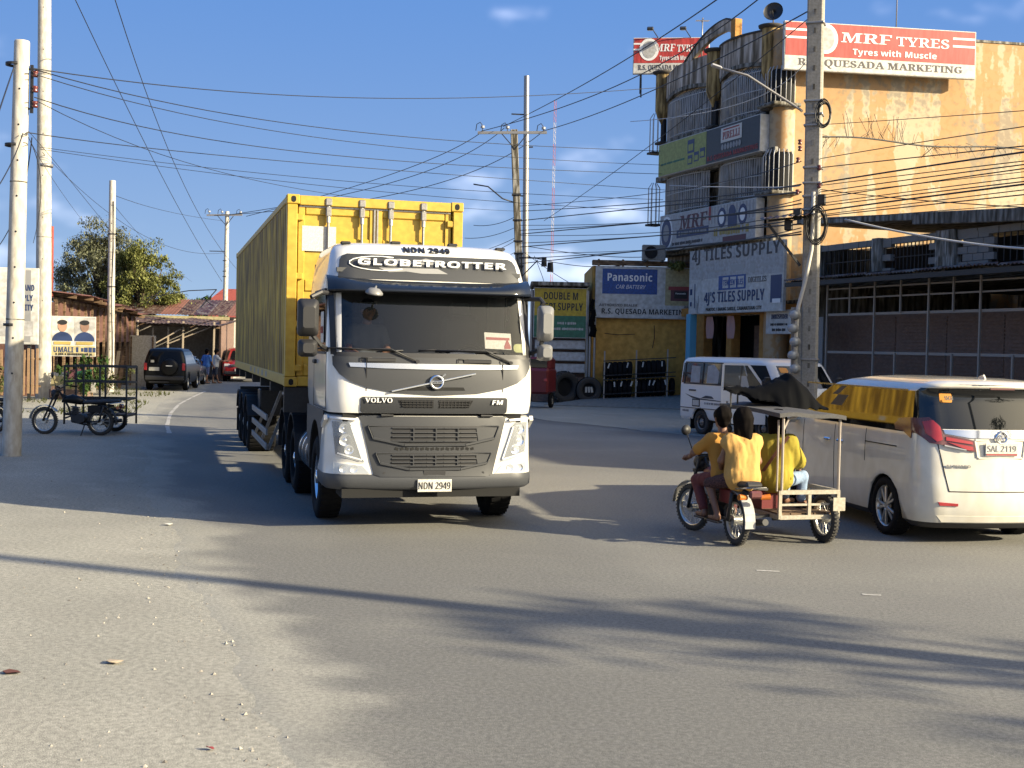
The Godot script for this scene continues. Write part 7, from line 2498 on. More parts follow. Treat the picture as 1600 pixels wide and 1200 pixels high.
func parked_motorcycle():
	var T := thing("parked_motorcycle", "black motorcycle parked on the verge beside an open cage sidecar", "motorcycle", Vector3(-9.06, 0, -27.5), -1.5708 - 0.02)
	bike(T, "black_paint", -0.1, "dark_plastic")
	# cage sidecar on its far side: tall open frame of flat bars
	var C := Node3D.new(); C.name = "cage_sidecar"; T.add_child(C, true)
	var s: SurfaceTool
	var x0 := -0.45; var x1 := -1.15; var z0 := -0.42; var z1 := 0.98
	for y in [0.42, 0.78, 1.16, 1.50]:
		for q in [[Vector3(x0, y, z0), Vector3(x0, y, z1)], [Vector3(x1, y, z0), Vector3(x1, y, z1)], [Vector3(x0, y, z0), Vector3(x1, y, z0)], [Vector3(x0, y, z1), Vector3(x1, y, z1)]]:
			s = stn()
			bar(s, q[0] + Vector3(0, rng.randf_range(-0.012, 0.012), 0), q[1] + Vector3(0, rng.randf_range(-0.012, 0.012), 0), 0.035, 0.045)
			obj("cage_rail", s, "cage_black", C)
	for q in [[x0, z0], [x0, z1], [x1, z0], [x1, z1], [x0, 0.18], [x0, 0.55], [x1, 0.3]]:
		s = stn()
		var lo := 0.42 if q[1] in [0.18, 0.55, 0.3] else 0.2
		bar(s, Vector3(q[0], lo, q[1]), Vector3(q[0], 1.52, q[1]), 0.035, 0.035)
		obj("cage_post", s, "cage_black", C)
	bx("cage_floor", Vector3((x0 + x1) / 2, 0.42, (z0 + z1) / 2), Vector3(0.7, 0.03, 1.4), "wood", C)
	spoke_wheel(T, Vector3(-1.25, 0.28, 0.1), 0.28, 0.085, 0.0, "sidecar_wheel")
	s = stn()
	bar(s, Vector3(-0.08, 0.32, 0.1), Vector3(-1.22, 0.30, 0.1), 0.035, 0.035); bar(s, Vector3(-0.05, 0.36, 0.8), Vector3(x0, 0.40, 0.8), 0.03, 0.03)
	pieces("coupling_bar", s, "dark_steel", T)
	s = stn()
	tube(s, [Vector3(0.10, 0.28, 0.30), Vector3(0.26, 0.0, 0.34)], 0.014, 6)
	obj("side_stand", s, "dark_steel", T)
	var P := thing("second_motorcycle", "second dark motorcycle parked behind the concrete pole", "motorcycle", Vector3(-11.35, 0, -27.3), -1.5708 + 0.1)
	bike(P, "red_paint_old", 0.05, "dark_plastic")

# ---------------------------------------------------------------- people
# bones: [a, b, radius a, radius b]; smooth union of tapered capsules, meshed as surface nets
func skin(bones: Array, cell: float, k := 0.035, rough := 0.0) -> Array:
	var lo: Vector3 = bones[0][0]; var hi := lo
	for b in bones:
		for e in 2:
			lo = lo.min(b[e] - Vector3.ONE * (b[2 + e] + cell * 3)); hi = hi.max(b[e] + Vector3.ONE * (b[2 + e] + cell * 3))
	var n := Vector3i(((hi - lo) / cell).ceil()) + Vector3i.ONE
	var nx := n.x; var nxy := n.x * n.y
	var d := PackedFloat32Array()
	d.resize(nxy * n.z)
	d.fill(1.0)
	for b in bones:
		var a: Vector3 = b[0]; var ab: Vector3 = b[1] - a
		var l2 := maxf(ab.length_squared(), 1e-8)
		var m: float = maxf(b[2], b[3]) + k + cell * 2
		var i0 := Vector3i(((a.min(b[1]) - Vector3.ONE * m - lo) / cell).floor()).clamp(Vector3i.ZERO, n - Vector3i.ONE)
		var i1 := Vector3i(((a.max(b[1]) + Vector3.ONE * m - lo) / cell).ceil()).clamp(Vector3i.ZERO, n - Vector3i.ONE)
		for z in range(i0.z, i1.z + 1):
			for y in range(i0.y, i1.y + 1):
				var p := lo + Vector3(i0.x, y, z) * cell - a
				var at := z * nxy + y * nx + i0.x
				for x in range(i0.x, i1.x + 1):
					var t := clampf(p.dot(ab) / l2, 0.0, 1.0)
					var v: float = (p - ab * t).length() - lerpf(b[2], b[3], t)
					var o := d[at]
					var h := maxf(k - absf(o - v), 0.0) / k
					d[at] = minf(o, v) - h * h * k * 0.25
					p.x += cell
					at += 1
	if rough > 0.0:
		var ns := noise(9.0, 5, 2)
		for z in n.z:
			for y in n.y:
				for x in n.x:
					var at := z * nxy + y * nx + x
					if absf(d[at]) < cell * 3: d[at] += ns.get_noise_3d(lo.x + x * cell, (lo.y + y * cell) * 0.35, lo.z + z * cell) * rough
	var ids := PackedInt32Array()
	ids.resize(d.size())
	ids.fill(-1)
	var V := PackedVector3Array(); var N := PackedVector3Array(); var I := PackedInt32Array()
	var off := [0, 1, nx, nx + 1, nxy, nxy + 1, nxy + nx, nxy + nx + 1]
	var crn := [Vector3(0, 0, 0), Vector3(1, 0, 0), Vector3(0, 1, 0), Vector3(1, 1, 0), Vector3(0, 0, 1), Vector3(1, 0, 1), Vector3(0, 1, 1), Vector3(1, 1, 1)]
	var edges := [[0, 1], [2, 3], [4, 5], [6, 7], [0, 2], [1, 3], [4, 6], [5, 7], [0, 4], [1, 5], [2, 6], [3, 7]]
	for z in n.z - 1:
		for y in n.y - 1:
			for x in n.x - 1:
				var at := z * nxy + y * nx + x
				if absf(d[at]) > cell * 1.8: continue
				var c := Vector3.ZERO; var cnt := 0
				for e in edges:
					var va := d[at + off[e[0]]]; var vb := d[at + off[e[1]]]
					if (va < 0) != (vb < 0):
						c += crn[e[0]].lerp(crn[e[1]], va / (va - vb)); cnt += 1
				if cnt == 0: continue
				ids[at] = V.size()
				V.append(lo + (Vector3(x, y, z) + c / cnt) * cell)
				N.append(Vector3(d[at + 1] + d[at + 1 + nx] + d[at + 1 + nxy] - d[at] - d[at + nx] - d[at + nxy], d[at + nx] + d[at + nx + 1] + d[at + nx + nxy] - d[at] - d[at + 1] - d[at + nxy], d[at + nxy] + d[at + nxy + 1] + d[at + nxy + nx] - d[at] - d[at + 1] - d[at + nx]).normalized())
	for z in range(1, n.z - 1):
		for y in range(1, n.y - 1):
			for x in range(1, n.x - 1):
				var at := z * nxy + y * nx + x
				if absf(d[at]) > cell * 1.8: continue
				for q in [[1, nx, nxy], [nx, nxy, 1], [nxy, 1, nx]]:
					var ins := d[at] < 0
					if ins == (d[at + q[0]] < 0): continue
					var a := ids[at - q[1] - q[2]]; var b := ids[at - q[2]]; var c := ids[at]; var e := ids[at - q[1]]
					if a < 0 or b < 0 or c < 0 or e < 0: continue
					if ins: I.append_array([a, c, b, a, e, c])
					else: I.append_array([a, b, c, a, c, e])
	var out := []
	out.resize(Mesh.ARRAY_MAX)
	out[Mesh.ARRAY_VERTEX] = V; out[Mesh.ARRAY_NORMAL] = N; out[Mesh.ARRAY_INDEX] = I
	return out

func skin_obj(called: String, sets: Array, m, parent: Node) -> MeshInstance3D:
	var am := ArrayMesh.new()
	for a in sets: am.add_surface_from_arrays(Mesh.PRIMITIVE_TRIANGLES, a)
	return obj(called, am, m, parent)

# hand at wrist w, reaching along dir with the palm towards pal; curl closes the fingers
func hand_bones(w: Vector3, dir: Vector3, pal: Vector3, side: float, curl: float) -> Array:
	var f := dir.normalized(); var pn := (pal - f * pal.dot(f)).normalized(); var ax := f.cross(pn) * side
	var o := [[w, w + f * 0.05, 0.026, 0.030], [w + f * 0.03 + ax * 0.018, w + f * 0.085 + ax * 0.028, 0.018, 0.014], [w + f * 0.03 - ax * 0.018, w + f * 0.085 - ax * 0.028, 0.018, 0.014]]
	var ln := [0.070, 0.082, 0.076, 0.060]
	for k in 4:
		var p := w + f * 0.085 + ax * (0.030 - 0.020 * k)
		var a := 0.25 * curl
		for j in 3:
			var l: float = ln[k] * [0.45, 0.32, 0.23][j]
			var q := p + (f * cos(a) + pn * sin(a)) * l
			o.append([p, q, 0.0095 - j * 0.0008, 0.009 - j * 0.0008])
			p = q; a += 0.75 * curl
	var t0 := w + f * 0.03 + ax * 0.026
	var t1 := t0 + (f * 0.6 + ax * 0.7 + pn * 0.35).normalized() * 0.042
	o.append([t0, t1, 0.013, 0.011]); o.append([t1, t1 + (f * 0.9 + ax * 0.1 + pn * 0.4 * curl).normalized() * 0.032, 0.011, 0.009])
	return o

# J holds the joints: hip, chest (between the shoulders), head; sh/el/wr, hi/kn/an with l and r; face = way the face looks
func person(label: String, at: Transform3D, J: Dictionary, look_: Dictionary, cell := 0.016, sc := 1.0, pose := ""):
	var T := thing("person", label, "person")
	T.transform = at
	for k in J: J[k] = J[k] * (sc if J[k] is Vector3 else 1.0)
	var hip: Vector3 = J.hip; var ch: Vector3 = J.chest; var head: Vector3 = J.head
	var face: Vector3 = J.face.normalized()
	var rt: Vector3 = (J.shl - J.shr).normalized()
	var w := sc
	var neck := ch.lerp(head, 0.30)
	var body := [[hip + rt * 0.06 * w, hip - rt * 0.06 * w, 0.115 * w, 0.115 * w], [hip + rt * 0.045 * w, ch + rt * 0.07 * w - Vector3(0, 0.09, 0) * w, 0.105 * w, 0.10 * w], [hip - rt * 0.045 * w, ch - rt * 0.07 * w - Vector3(0, 0.09, 0) * w, 0.105 * w, 0.10 * w], [J.shl, J.shr, 0.055 * w, 0.055 * w], [ch, neck, 0.06 * w, 0.052 * w], [neck, head - Vector3(0, 0.05, 0) * w, 0.05 * w, 0.055 * w]]
	for s in ["l", "r"]:
		body.append([J["sh" + s], J["el" + s], 0.050 * w, 0.038 * w])
		body.append([J["el" + s], J["wr" + s], 0.040 * w, 0.026 * w])
		body.append([J["hi" + s], J["kn" + s], 0.085 * w, 0.055 * w])
		body.append([J["kn" + s], J["an" + s], 0.056 * w, 0.034 * w])
		var toe: Vector3 = J["an" + s] + (J.get("toe" + s, J.face * Vector3(1, 0, 1)).normalized() * 0.17 + Vector3(0, -0.035, 0)) * w
		body.append([J["an" + s] + Vector3(0, -0.03, 0) * w, toe, 0.036 * w, 0.028 * w])
	var up := Vector3.UP
	var sidev := up.cross(face).normalized()
	var hd := [[head + up * 0.035 * w - face * 0.02 * w, head + up * 0.03 * w + face * 0.015 * w, 0.086 * w, 0.082 * w], [head - up * 0.03 * w + face * 0.02 * w, head - up * 0.075 * w + face * 0.045 * w, 0.068 * w, 0.040 * w], [head + face * 0.088 * w + up * 0.01 * w, head + face * 0.105 * w - up * 0.025 * w, 0.011 * w, 0.016 * w], [head + face * 0.082 * w - up * 0.062 * w + sidev * 0.016 * w, head + face * 0.082 * w - up * 0.062 * w - sidev * 0.016 * w, 0.011 * w, 0.011 * w]]
	for e in [-1.0, 1.0]:
		hd.append([head + sidev * e * 0.083 * w + up * 0.015 * w - face * 0.01 * w, head + sidev * e * 0.080 * w - up * 0.025 * w, 0.014 * w, 0.010 * w])
		hd.append([head + face * 0.083 * w + sidev * e * 0.032 * w + up * 0.028 * w, head + face * 0.080 * w + sidev * e * 0.045 * w + up * 0.026 * w, 0.010 * w, 0.008 * w])
	hd.append([head - Vector3(0, 0.05, 0) * w, neck, 0.055 * w, 0.05 * w])
	var sets := [skin(body, cell), skin(hd, cell * 0.6, 0.02)]
	for s in ["l", "r"]:
		var dir: Vector3 = J.get("hd" + s, J["wr" + s] - J["el" + s])
		sets.append(skin(hand_bones(J["wr" + s], dir, J.get("pal" + s, Vector3(0, -1, 0)), 1.0 if s == "l" else -1.0, look_.get("curl", 0.7)), cell * 0.36, 0.010))
	var B := skin_obj("body", sets, look_.get("skin", "skin"), T)
	var s := stn()
	for e in [-1.0, 1.0]:
		var c: Vector3 = head + face * 0.086 * w + sidev * e * 0.033 * w + up * 0.016 * w
		lathe(s, [Vector2(0.001, 0.010), Vector2(0.008, 0.007), Vector2(0.010, 0.0)], c, face, 8)
	obj("eyes", s, "ink", B)
	# shirt
	var c2: float = look_.get("loose", 0.022)
	var sh := [[hip + rt * 0.06 * w + up * 0.02, hip - rt * 0.06 * w + up * 0.02, 0.118 * w + c2, 0.118 * w + c2], [hip + rt * 0.05 * w, ch + rt * 0.085 * w - up * 0.09 * w, 0.106 * w + c2, 0.10 * w + c2], [hip - rt * 0.05 * w, ch - rt * 0.085 * w - up * 0.09 * w, 0.106 * w + c2, 0.10 * w + c2], [J.shl, J.shr, 0.055 * w + c2 * 0.7, 0.055 * w + c2 * 0.7], [ch, ch.lerp(neck, 0.4), 0.068 * w + c2 * 0.5, 0.060 * w]]
	for q in ["l", "r"]:
		var f: float = look_.get("sleeve", 0.6)
		if f > 0: sh.append([J["sh" + q], J["sh" + q].lerp(J["el" + q], f), 0.056 * w + c2 * 0.6, 0.050 * w + c2])
	skin_obj("shirt", [skin(sh, cell, 0.05, look_.get("folds", 0.006))], look_.shirt, T)
	# trousers
	var tr := [[hip + rt * 0.06 * w, hip - rt * 0.06 * w, 0.125 * w, 0.125 * w]]
	for q in ["l", "r"]:
		tr.append([J["hi" + q], J["kn" + q], 0.098 * w, 0.072 * w])
		var f: float = look_.get("leg", 0.9)
		if f > 0: tr.append([J["kn" + q], J["kn" + q].lerp(J["an" + q], f), 0.072 * w, 0.058 * w])
	skin_obj("trousers", [skin(tr, cell, 0.03, 0.006)], look_.trousers, T)
	# hair
	var hr := [[head + up * 0.055 * w - face * 0.028 * w, head + up * 0.05 * w + face * 0.02 * w, 0.104 * w, 0.086 * w], [head + up * 0.02 * w - face * 0.045 * w, head - up * 0.045 * w - face * 0.05 * w, 0.096 * w, 0.070 * w]]
	if look_.get("long", 0.0) > 0:
		var l: float = look_.long
		for e in [-1.0, 0.0, 1.0]:
			hr.append([head - face * 0.06 * w + sidev * e * 0.045 * w, head - face * 0.085 * w + sidev * e * 0.06 * w - up * l, 0.072 * w, 0.042 * w])
		hr.append([head + sidev * 0.075 * w - face * 0.02 * w, head + sidev * 0.08 * w - up * l * 0.7 - face * 0.04 * w, 0.025 * w, 0.016 * w])
		hr.append([head - sidev * 0.075 * w - face * 0.02 * w, head - sidev * 0.08 * w - up * l * 0.7 - face * 0.04 * w, 0.025 * w, 0.016 * w])
	skin_obj("hair", [skin(hr, cell * 0.7, 0.03, 0.012)], "hair", T)
	# footwear
	for q in ["l", "r"]:
		var an: Vector3 = J["an" + q]
		var td: Vector3 = J.get("toe" + q, J.face * Vector3(1, 0, 1)).normalized()
		var s2 := stn()
		box(s2, an + td * 0.07 * w + Vector3(0, -0.072, 0) * w, Vector3(0.085, 0.025, 0.25) * w, look(td), 0.01)
		obj("sandal", s2, "dark_plastic", T)
	if look_.has("strap"):
		var s3 := stn()
		var pts := []
		for k in 9:
			var t := k / 8.0
			pts.append((J.shr + up * 0.075).lerp(hip + rt * 0.16 * w, t) - face * (0.13 + 0.05 * sin(PI * t)))
		for k in 8: bar(s3, pts[k], pts[k + 1], 0.035, 0.012, face)
		obj("bag_strap", s3, look_.strap, T)
	return T

func people():
	var F := Transform3D(yawb(TRI_YAW), TRI_AT)
	var v := func(x, y, z) -> Vector3: return Vector3(x, y, z)
	# rider, arms to the bars
	person("person steering the tricycle in an orange T-shirt and maroon trousers", F, {"hip": v.call(0.0, 0.78, 0.28), "chest": v.call(0.03, 1.24, 0.34), "head": v.call(0.05, 1.475, 0.37), "face": v.call(0.15, -0.05, 1), "shl": v.call(0.20, 1.23, 0.33), "shr": v.call(-0.14, 1.23, 0.36), "ell": v.call(0.36, 1.06, 0.46), "elr": v.call(-0.26, 1.03, 0.42), "wrl": v.call(0.34, 1.00, 0.60), "wrr": v.call(-0.30, 0.99, 0.60), "hdl": v.call(0.0, -0.05, 1), "hdr": v.call(0.0, -0.05, 1), "hil": v.call(0.09, 0.77, 0.30), "hir": v.call(-0.09, 0.77, 0.30), "knl": v.call(0.20, 0.70, 0.70), "knr": v.call(-0.20, 0.70, 0.70), "anl": v.call(0.20, 0.34, 0.46), "anr": v.call(-0.19, 0.34, 0.46), "toel": v.call(0.1, 0, 1), "toer": v.call(-0.1, 0, 1)}, {"shirt": "shirt_orange", "trousers": "maroon_cloth", "sleeve": 0.75, "leg": 0.85, "curl": 1.3, "loose": 0.02}, 0.015, 0.94)
	# pillion, long dark hair, seen from behind
	person("person with long dark hair riding pillion in a mustard sleeveless top", F, {"hip": v.call(-0.02, 0.80, -0.08), "chest": v.call(-0.03, 1.255, -0.03), "head": v.call(-0.05, 1.485, 0.0), "face": v.call(-0.45, -0.05, 1), "shl": v.call(0.135, 1.24, -0.03), "shr": v.call(-0.195, 1.24, -0.03), "ell": v.call(0.20, 1.00, 0.04), "elr": v.call(-0.27, 0.99, 0.02), "wrl": v.call(0.12, 0.88, 0.20), "wrr": v.call(-0.16, 0.87, 0.20), "hil": v.call(0.08, 0.79, -0.05), "hir": v.call(-0.11, 0.79, -0.05), "knl": v.call(0.22, 0.70, 0.30), "knr": v.call(-0.24, 0.72, 0.28), "anl": v.call(0.20, 0.34, 0.10), "anr": v.call(-0.21, 0.36, 0.10), "toel": v.call(0.1, 0, 1), "toer": v.call(-0.1, 0, 1)}, {"shirt": "shirt_mustard", "trousers": "shorts_print", "sleeve": 0.12, "leg": 0.0, "long": 0.20, "folds": 0.016, "loose": 0.035}, 0.015, 0.94)
	# passenger on the bench of the sidecar, turned outwards
	person("person in a loose yellow shirt and light blue jeans sitting in the sidecar", F, {"hip": v.call(-0.62, 0.74, 0.30), "chest": v.call(-0.66, 1.20, 0.34), "head": v.call(-0.72, 1.425, 0.40), "face": v.call(-0.6, -0.05, 0.8), "shl": v.call(-0.53, 1.18, 0.45), "shr": v.call(-0.79, 1.18, 0.22), "ell": v.call(-0.58, 0.94, 0.55), "elr": v.call(-0.93, 0.93, 0.26), "wrl": v.call(-0.78, 0.84, 0.62), "wrr": v.call(-1.02, 0.80, 0.42), "hil": v.call(-0.64, 0.72, 0.40), "hir": v.call(-0.70, 0.72, 0.24), "knl": v.call(-0.95, 0.74, 0.62), "knr": v.call(-1.02, 0.76, 0.32), "anl": v.call(-0.98, 0.46, 0.66), "anr": v.call(-1.03, 0.46, 0.36), "toel": v.call(-0.8, 0, 0.4), "toer": v.call(-0.8, 0, 0.4)}, {"shirt": "shirt_yellow", "trousers": "jeans", "sleeve": 0.9, "leg": 0.85, "long": 0.16, "loose": 0.05, "folds": 0.012, "strap": "strap_brown"}, 0.015, 0.95)
	# one seated in the cab
	person("person in a dark shirt seated behind the lorry windscreen", Transform3D(yawb(TRUCK_YAW), TRUCK_AT), {"hip": v.call(-0.62, 1.92, -1.25), "chest": v.call(-0.62, 2.33, -1.28), "head": v.call(-0.60, 2.54, -1.24), "face": v.call(0.1, -0.1, 1), "shl": v.call(-0.44, 2.31, -1.27), "shr": v.call(-0.80, 2.31, -1.27), "ell": v.call(-0.38, 2.08, -1.12), "elr": v.call(-0.86, 2.08, -1.12), "wrl": v.call(-0.48, 2.02, -0.90), "wrr": v.call(-0.76, 2.02, -0.90), "hil": v.call(-0.53, 1.90, -1.2), "hir": v.call(-0.71, 1.90, -1.2), "knl": v.call(-0.48, 1.92, -0.80), "knr": v.call(-0.76, 1.92, -0.80), "anl": v.call(-0.48, 1.66, -0.74), "anr": v.call(-0.76, 1.66, -0.74)}, {"shirt": "shirt_grey", "trousers": "shorts_dark"}, 0.022)
	# two people walking along the far roadside
	var walk := func(a: float) -> Dictionary:
		return {"hip": v.call(0, 0.88, 0), "chest": v.call(0, 1.36, 0.03), "head": v.call(0, 1.57, 0.06), "face": v.call(0, -0.05, 1), "shl": v.call(0.18, 1.34, 0.02), "shr": v.call(-0.18, 1.34, 0.02), "ell": v.call(0.25, 1.07, -0.08 * a), "elr": v.call(-0.25, 1.07, 0.08 * a), "wrl": v.call(0.26, 0.86, 0.04 - 0.12 * a), "wrr": v.call(-0.26, 0.86, 0.10 + 0.12 * a), "pall": v.call(-1, 0, 0), "palr": v.call(1, 0, 0), "hil": v.call(0.09, 0.86, 0), "hir": v.call(-0.09, 0.86, 0), "knl": v.call(0.10, 0.48, 0.10 * a), "knr": v.call(-0.10, 0.48, -0.02 * a), "anl": v.call(0.09, 0.09, 0.16 * a), "anr": v.call(-0.09, 0.10, -0.20 * a)}
	var j1: Dictionary = walk.call(1.0)
	person("person in a bright blue shirt walking along the far roadside", Transform3D(yawb(PI - 0.5), Vector3(-15.05, 0, -61.4)), j1, {"shirt": "shirt_blue", "trousers": "shorts_blue", "leg": 0.0, "sleeve": 0.7}, 0.026)
	var j2: Dictionary = walk.call(-0.6)
	j2["elr"] = v.call(-0.32, 1.14, 0.18); j2["wrr"] = v.call(-0.34, 1.12, 0.42)
	person("person in a white shirt and dark shorts beside the blue-shirted one", Transform3D(yawb(PI - 1.0), Vector3(-14.75, 0, -62.0)), j2, {"shirt": "shirt_white", "trousers": "shorts_dark", "leg": 0.0, "sleeve": 0.7}, 0.026)

# ---------------------------------------------------------------- poles, cables, plants
# where the sight line through a photo pixel (1600 x 1200) stands at a given distance
func spot(px: float, py: float, dist: float) -> Vector3:
	var b := Basis.from_euler(Vector3(deg_to_rad(-1.72), 0, deg_to_rad(1.21)))
	var d := b * Vector3((px - 800.0) / 1950.0, -(py - 600.0) / 1950.0, -1.0)
	return Vector3(0, 2.15, 0) + d * (dist / -d.z)

func round_pole(called, label, base: Vector3, top: Vector3, r0: float, r1: float, mat := "pole_concrete") -> Node3D:
	var T := thing(called, label, "utility pole", base)
	var s := stn()
	var t := top - base
	lathe(s, [Vector2(r0 * 1.02, 0), Vector2(r0, 0.05), Vector2(lerpf(r0, r1, 0.5), t.length() * 0.5), Vector2(r1, t.length() - 0.03), Vector2(r1 * 0.93, t.length()), Vector2(0.001, t.length())], Vector3(0, -0.02, 0), t, 22)
	obj("shaft", s, mat, T)
	for f in [0.33, 0.66]:
		s = stn()
		var rr := lerpf(r0, r1, f)
		lathe(s, [Vector2(rr + 0.001, -0.012), Vector2(rr + 0.006, 0), Vector2(rr + 0.001, 0.012)], t * f, t, 20)
		obj("mould_seam", s, "old_concrete", T)
	for k in 9:
		s = stn()
		var f := 0.2 + k * 0.085
		var p := t * f + Vector3(0.2, 0, 0.98) * lerpf(r0, r1, f)
		cyl(s, p - Vector3(0, 0, 0.02), p + Vector3(0, 0, 0.004), 0.018, -1, 8)
		obj("bolt_hole", s, "ink", T)
	return T

func band(T, y: float, r: float, m := "dark_steel", h := 0.05):
	var s := stn()
	lathe(s, [Vector2(r, -h / 2), Vector2(r + 0.012, -h / 2), Vector2(r + 0.012, h / 2), Vector2(r, h / 2)], Vector3(0, y, 0), Vector3.UP, 18)
	obj("clamp_band", s, m, T)

func insulator(T, p: Vector3, axis: Vector3, r := 0.06, m := "porcelain"):
	var s := stn()
	lathe(s, [Vector2(0.001, -0.06), Vector2(r * 0.8, -0.055), Vector2(r, -0.03), Vector2(r * 0.55, 0), Vector2(r, 0.03), Vector2(r * 0.8, 0.055), Vector2(0.001, 0.06)], p, axis, 12)
	obj("insulator", s, m, T)

func poles():
	var s: SurfaceTool
	var p1 := Vector3(-8.96, 0, -22.37)
	var T := round_pole("concrete_pole", "shorter pale concrete pole with a rack of three spool insulators", p1, Vector3(-8.84, 7.42, -22.37), 0.165, 0.132)
	s = stn()
	box(s, Vector3(0.30, 6.55, 0), Vector3(0.05, 0.85, 0.04))
	bar(s, Vector3(0.12, 6.9, 0), Vector3(0.30, 6.9, 0), 0.03, 0.03); bar(s, Vector3(0.12, 6.2, 0), Vector3(0.30, 6.2, 0), 0.03, 0.03)
	obj("insulator_rack", s, "dark_steel", T)
	for y in [6.82, 6.55, 6.28]: insulator(T, Vector3(0.36, y, 0), Vector3.UP, 0.055)
	for y in [6.98, 5.55, 2.35]: band(T, y, 0.152)
	s = stn()
	for q in [[3.0, 0.10, 0.14], [2.6, 0.12, 0.1], [3.6, 0.09, 0.16]]: box(s, Vector3(0.12, q[0] - 1.2, 0.11), Vector3(0.09, q[2], 0.006), yawb(0.8))
	pieces("torn_notice", s, "plate_white", T)
	var p2 := Vector3(-16.39, 0, -43.64)
	T = round_pole("tall_concrete_pole", "very tall thick pale pole standing behind the shorter concrete pole", p2, Vector3(-16.5, 17.0, -43.64), 0.275, 0.20)
	band(T, 8.1, 0.245, "galvanised", 0.10)
	T = round_pole("verge_pole", "slim pale concrete pole with hanging cable beside the shack posters", Vector3(-16.11, 0, -50.0), Vector3(-16.1, 8.45, -50.0), 0.16, 0.125)
	s = stn()
	var pts := []
	for k in 12: pts.append(Vector3(0.10 + 0.03 * sin(k * 0.8), 7.6 - k * 0.62, 0.13))
	tube(s, pts, 0.016, 5)
	obj("hanging_cable", s, "wire", T)
	for y in [6.3, 4.2]: band(T, y, 0.14)
	T = round_pole("far_pole", "distant concrete pole with crossarm beyond the red car", Vector3(-21.95, 0, -95.0), Vector3(-21.87, 11.95, -95.0), 0.21, 0.15)
	crossarm(T, 11.6, 2.7, 0.0)
	for y in [8.2, 7.4, 7.0]: band(T, y, 0.19)
	bx("service_bracket", Vector3(-0.6, 8.9, 0.1), Vector3(1.2, 0.06, 0.06), "dark_steel", T)
	# square dark pole with crossarm behind the lorry
	T = thing("crossarm_pole", "dark square concrete pole with steel crossarm and three insulators", "utility pole", Vector3(0.56, 0, -60.0))
	s = stn()
	var lean := Vector3(-0.72, 12.5, 0)
	bar(s, Vector3.ZERO, lean, 0.34, 0.40, Vector3(0, 0, 1), 0.03)
	obj("shaft", s, "old_concrete", T)
	crossarm(T, 12.3, 3.3, -0.70)
	s = stn()
	tube(s, [Vector3(-0.55, 9.0, 0.1), Vector3(-1.2, 9.2, 0.15), Vector3(-1.9, 9.75, 0.2), Vector3(-2.6, 9.85, 0.2)], 0.035, 6)
	obj("lamp_arm", s, "dark_steel", T)
	for y in [6.0, 6.6, 7.2, 8.2, 9.4]:
		s = stn()
		box(s, Vector3(-0.72 * y / 12.5, y, 0), Vector3(0.44, 0.06, 0.5))
		obj("clamp_band", s, "dark_steel", T)
	s = stn()
	bar(s, Vector3(-0.35, 6.4, 0.2), Vector3(0.75, 6.4, 0.2), 0.07, 0.07); bar(s, Vector3(-0.3, 5.4, 0.2), Vector3(0.55, 6.3, 0.2), 0.05, 0.05)
	pieces("service_bracket", s, "dark_steel", T)
	s = stn()
	for q in [[0.85, 6.3, 0.14], [1.15, 6.05, 0.16]]: cyl(s, Vector3(q[0], q[1] - 0.3, 0.25), Vector3(q[0], q[1] + 0.15, 0.25), q[2], q[2] * 0.8, 12)
	pieces("splice_box", s, "wire", T)
	T = thing("steel_pole", "plain silver steel pole rising taller behind the crossarm pole", "utility pole", Vector3(0.62, 0, -62.0))
	s = stn()
	cyl(s, Vector3.ZERO, Vector3(-0.22, 15.5, 0), 0.17, 0.13, 16)
	obj("shaft", s, "galvanised", T)
	s = stn()
	for q in [[13.6, -0.75], [9.6, -0.5], [12.0, 0.35]]: bar(s, Vector3(-0.18, q[0], 0), Vector3(-0.18 + q[1], q[0] + 0.02, 0), 0.06, 0.06)
	pieces("stub_arm", s, "dark_steel", T)
	# thin radio mast far away
	T = thing("radio_mast", "very thin red and white lattice radio mast far behind the poles", "mast", Vector3(5.9, 0, -200.0))
	for k in 12:
		s = stn()
		for e in 3:
			var d := Vector3(cos(TAU * e / 3), 0, sin(TAU * e / 3)) * 0.22
			bar(s, d + Vector3(0, k * 3.45, 0), d + Vector3(0, (k + 1) * 3.45, 0), 0.05, 0.05)
		for q in 4: bar(s, Vector3(0.22, k * 3.45 + q * 0.86, 0), Vector3(-0.11, k * 3.45 + (q + 1) * 0.86, 0.19), 0.03, 0.03)
		obj("mast_section", s, "mast_red" if k % 2 else "mast_white", T)
	meter_pole()
	# off to the side, where only its shadow reaches the road
	T = round_pole("roadside_pole", "concrete pole on the near side of the street throwing a long shadow", Vector3(9.9, 0, -6.1), Vector3(9.9, 9.2, -6.1), 0.16, 0.12)
	crossarm(T, 8.9, 2.0, 0.0)

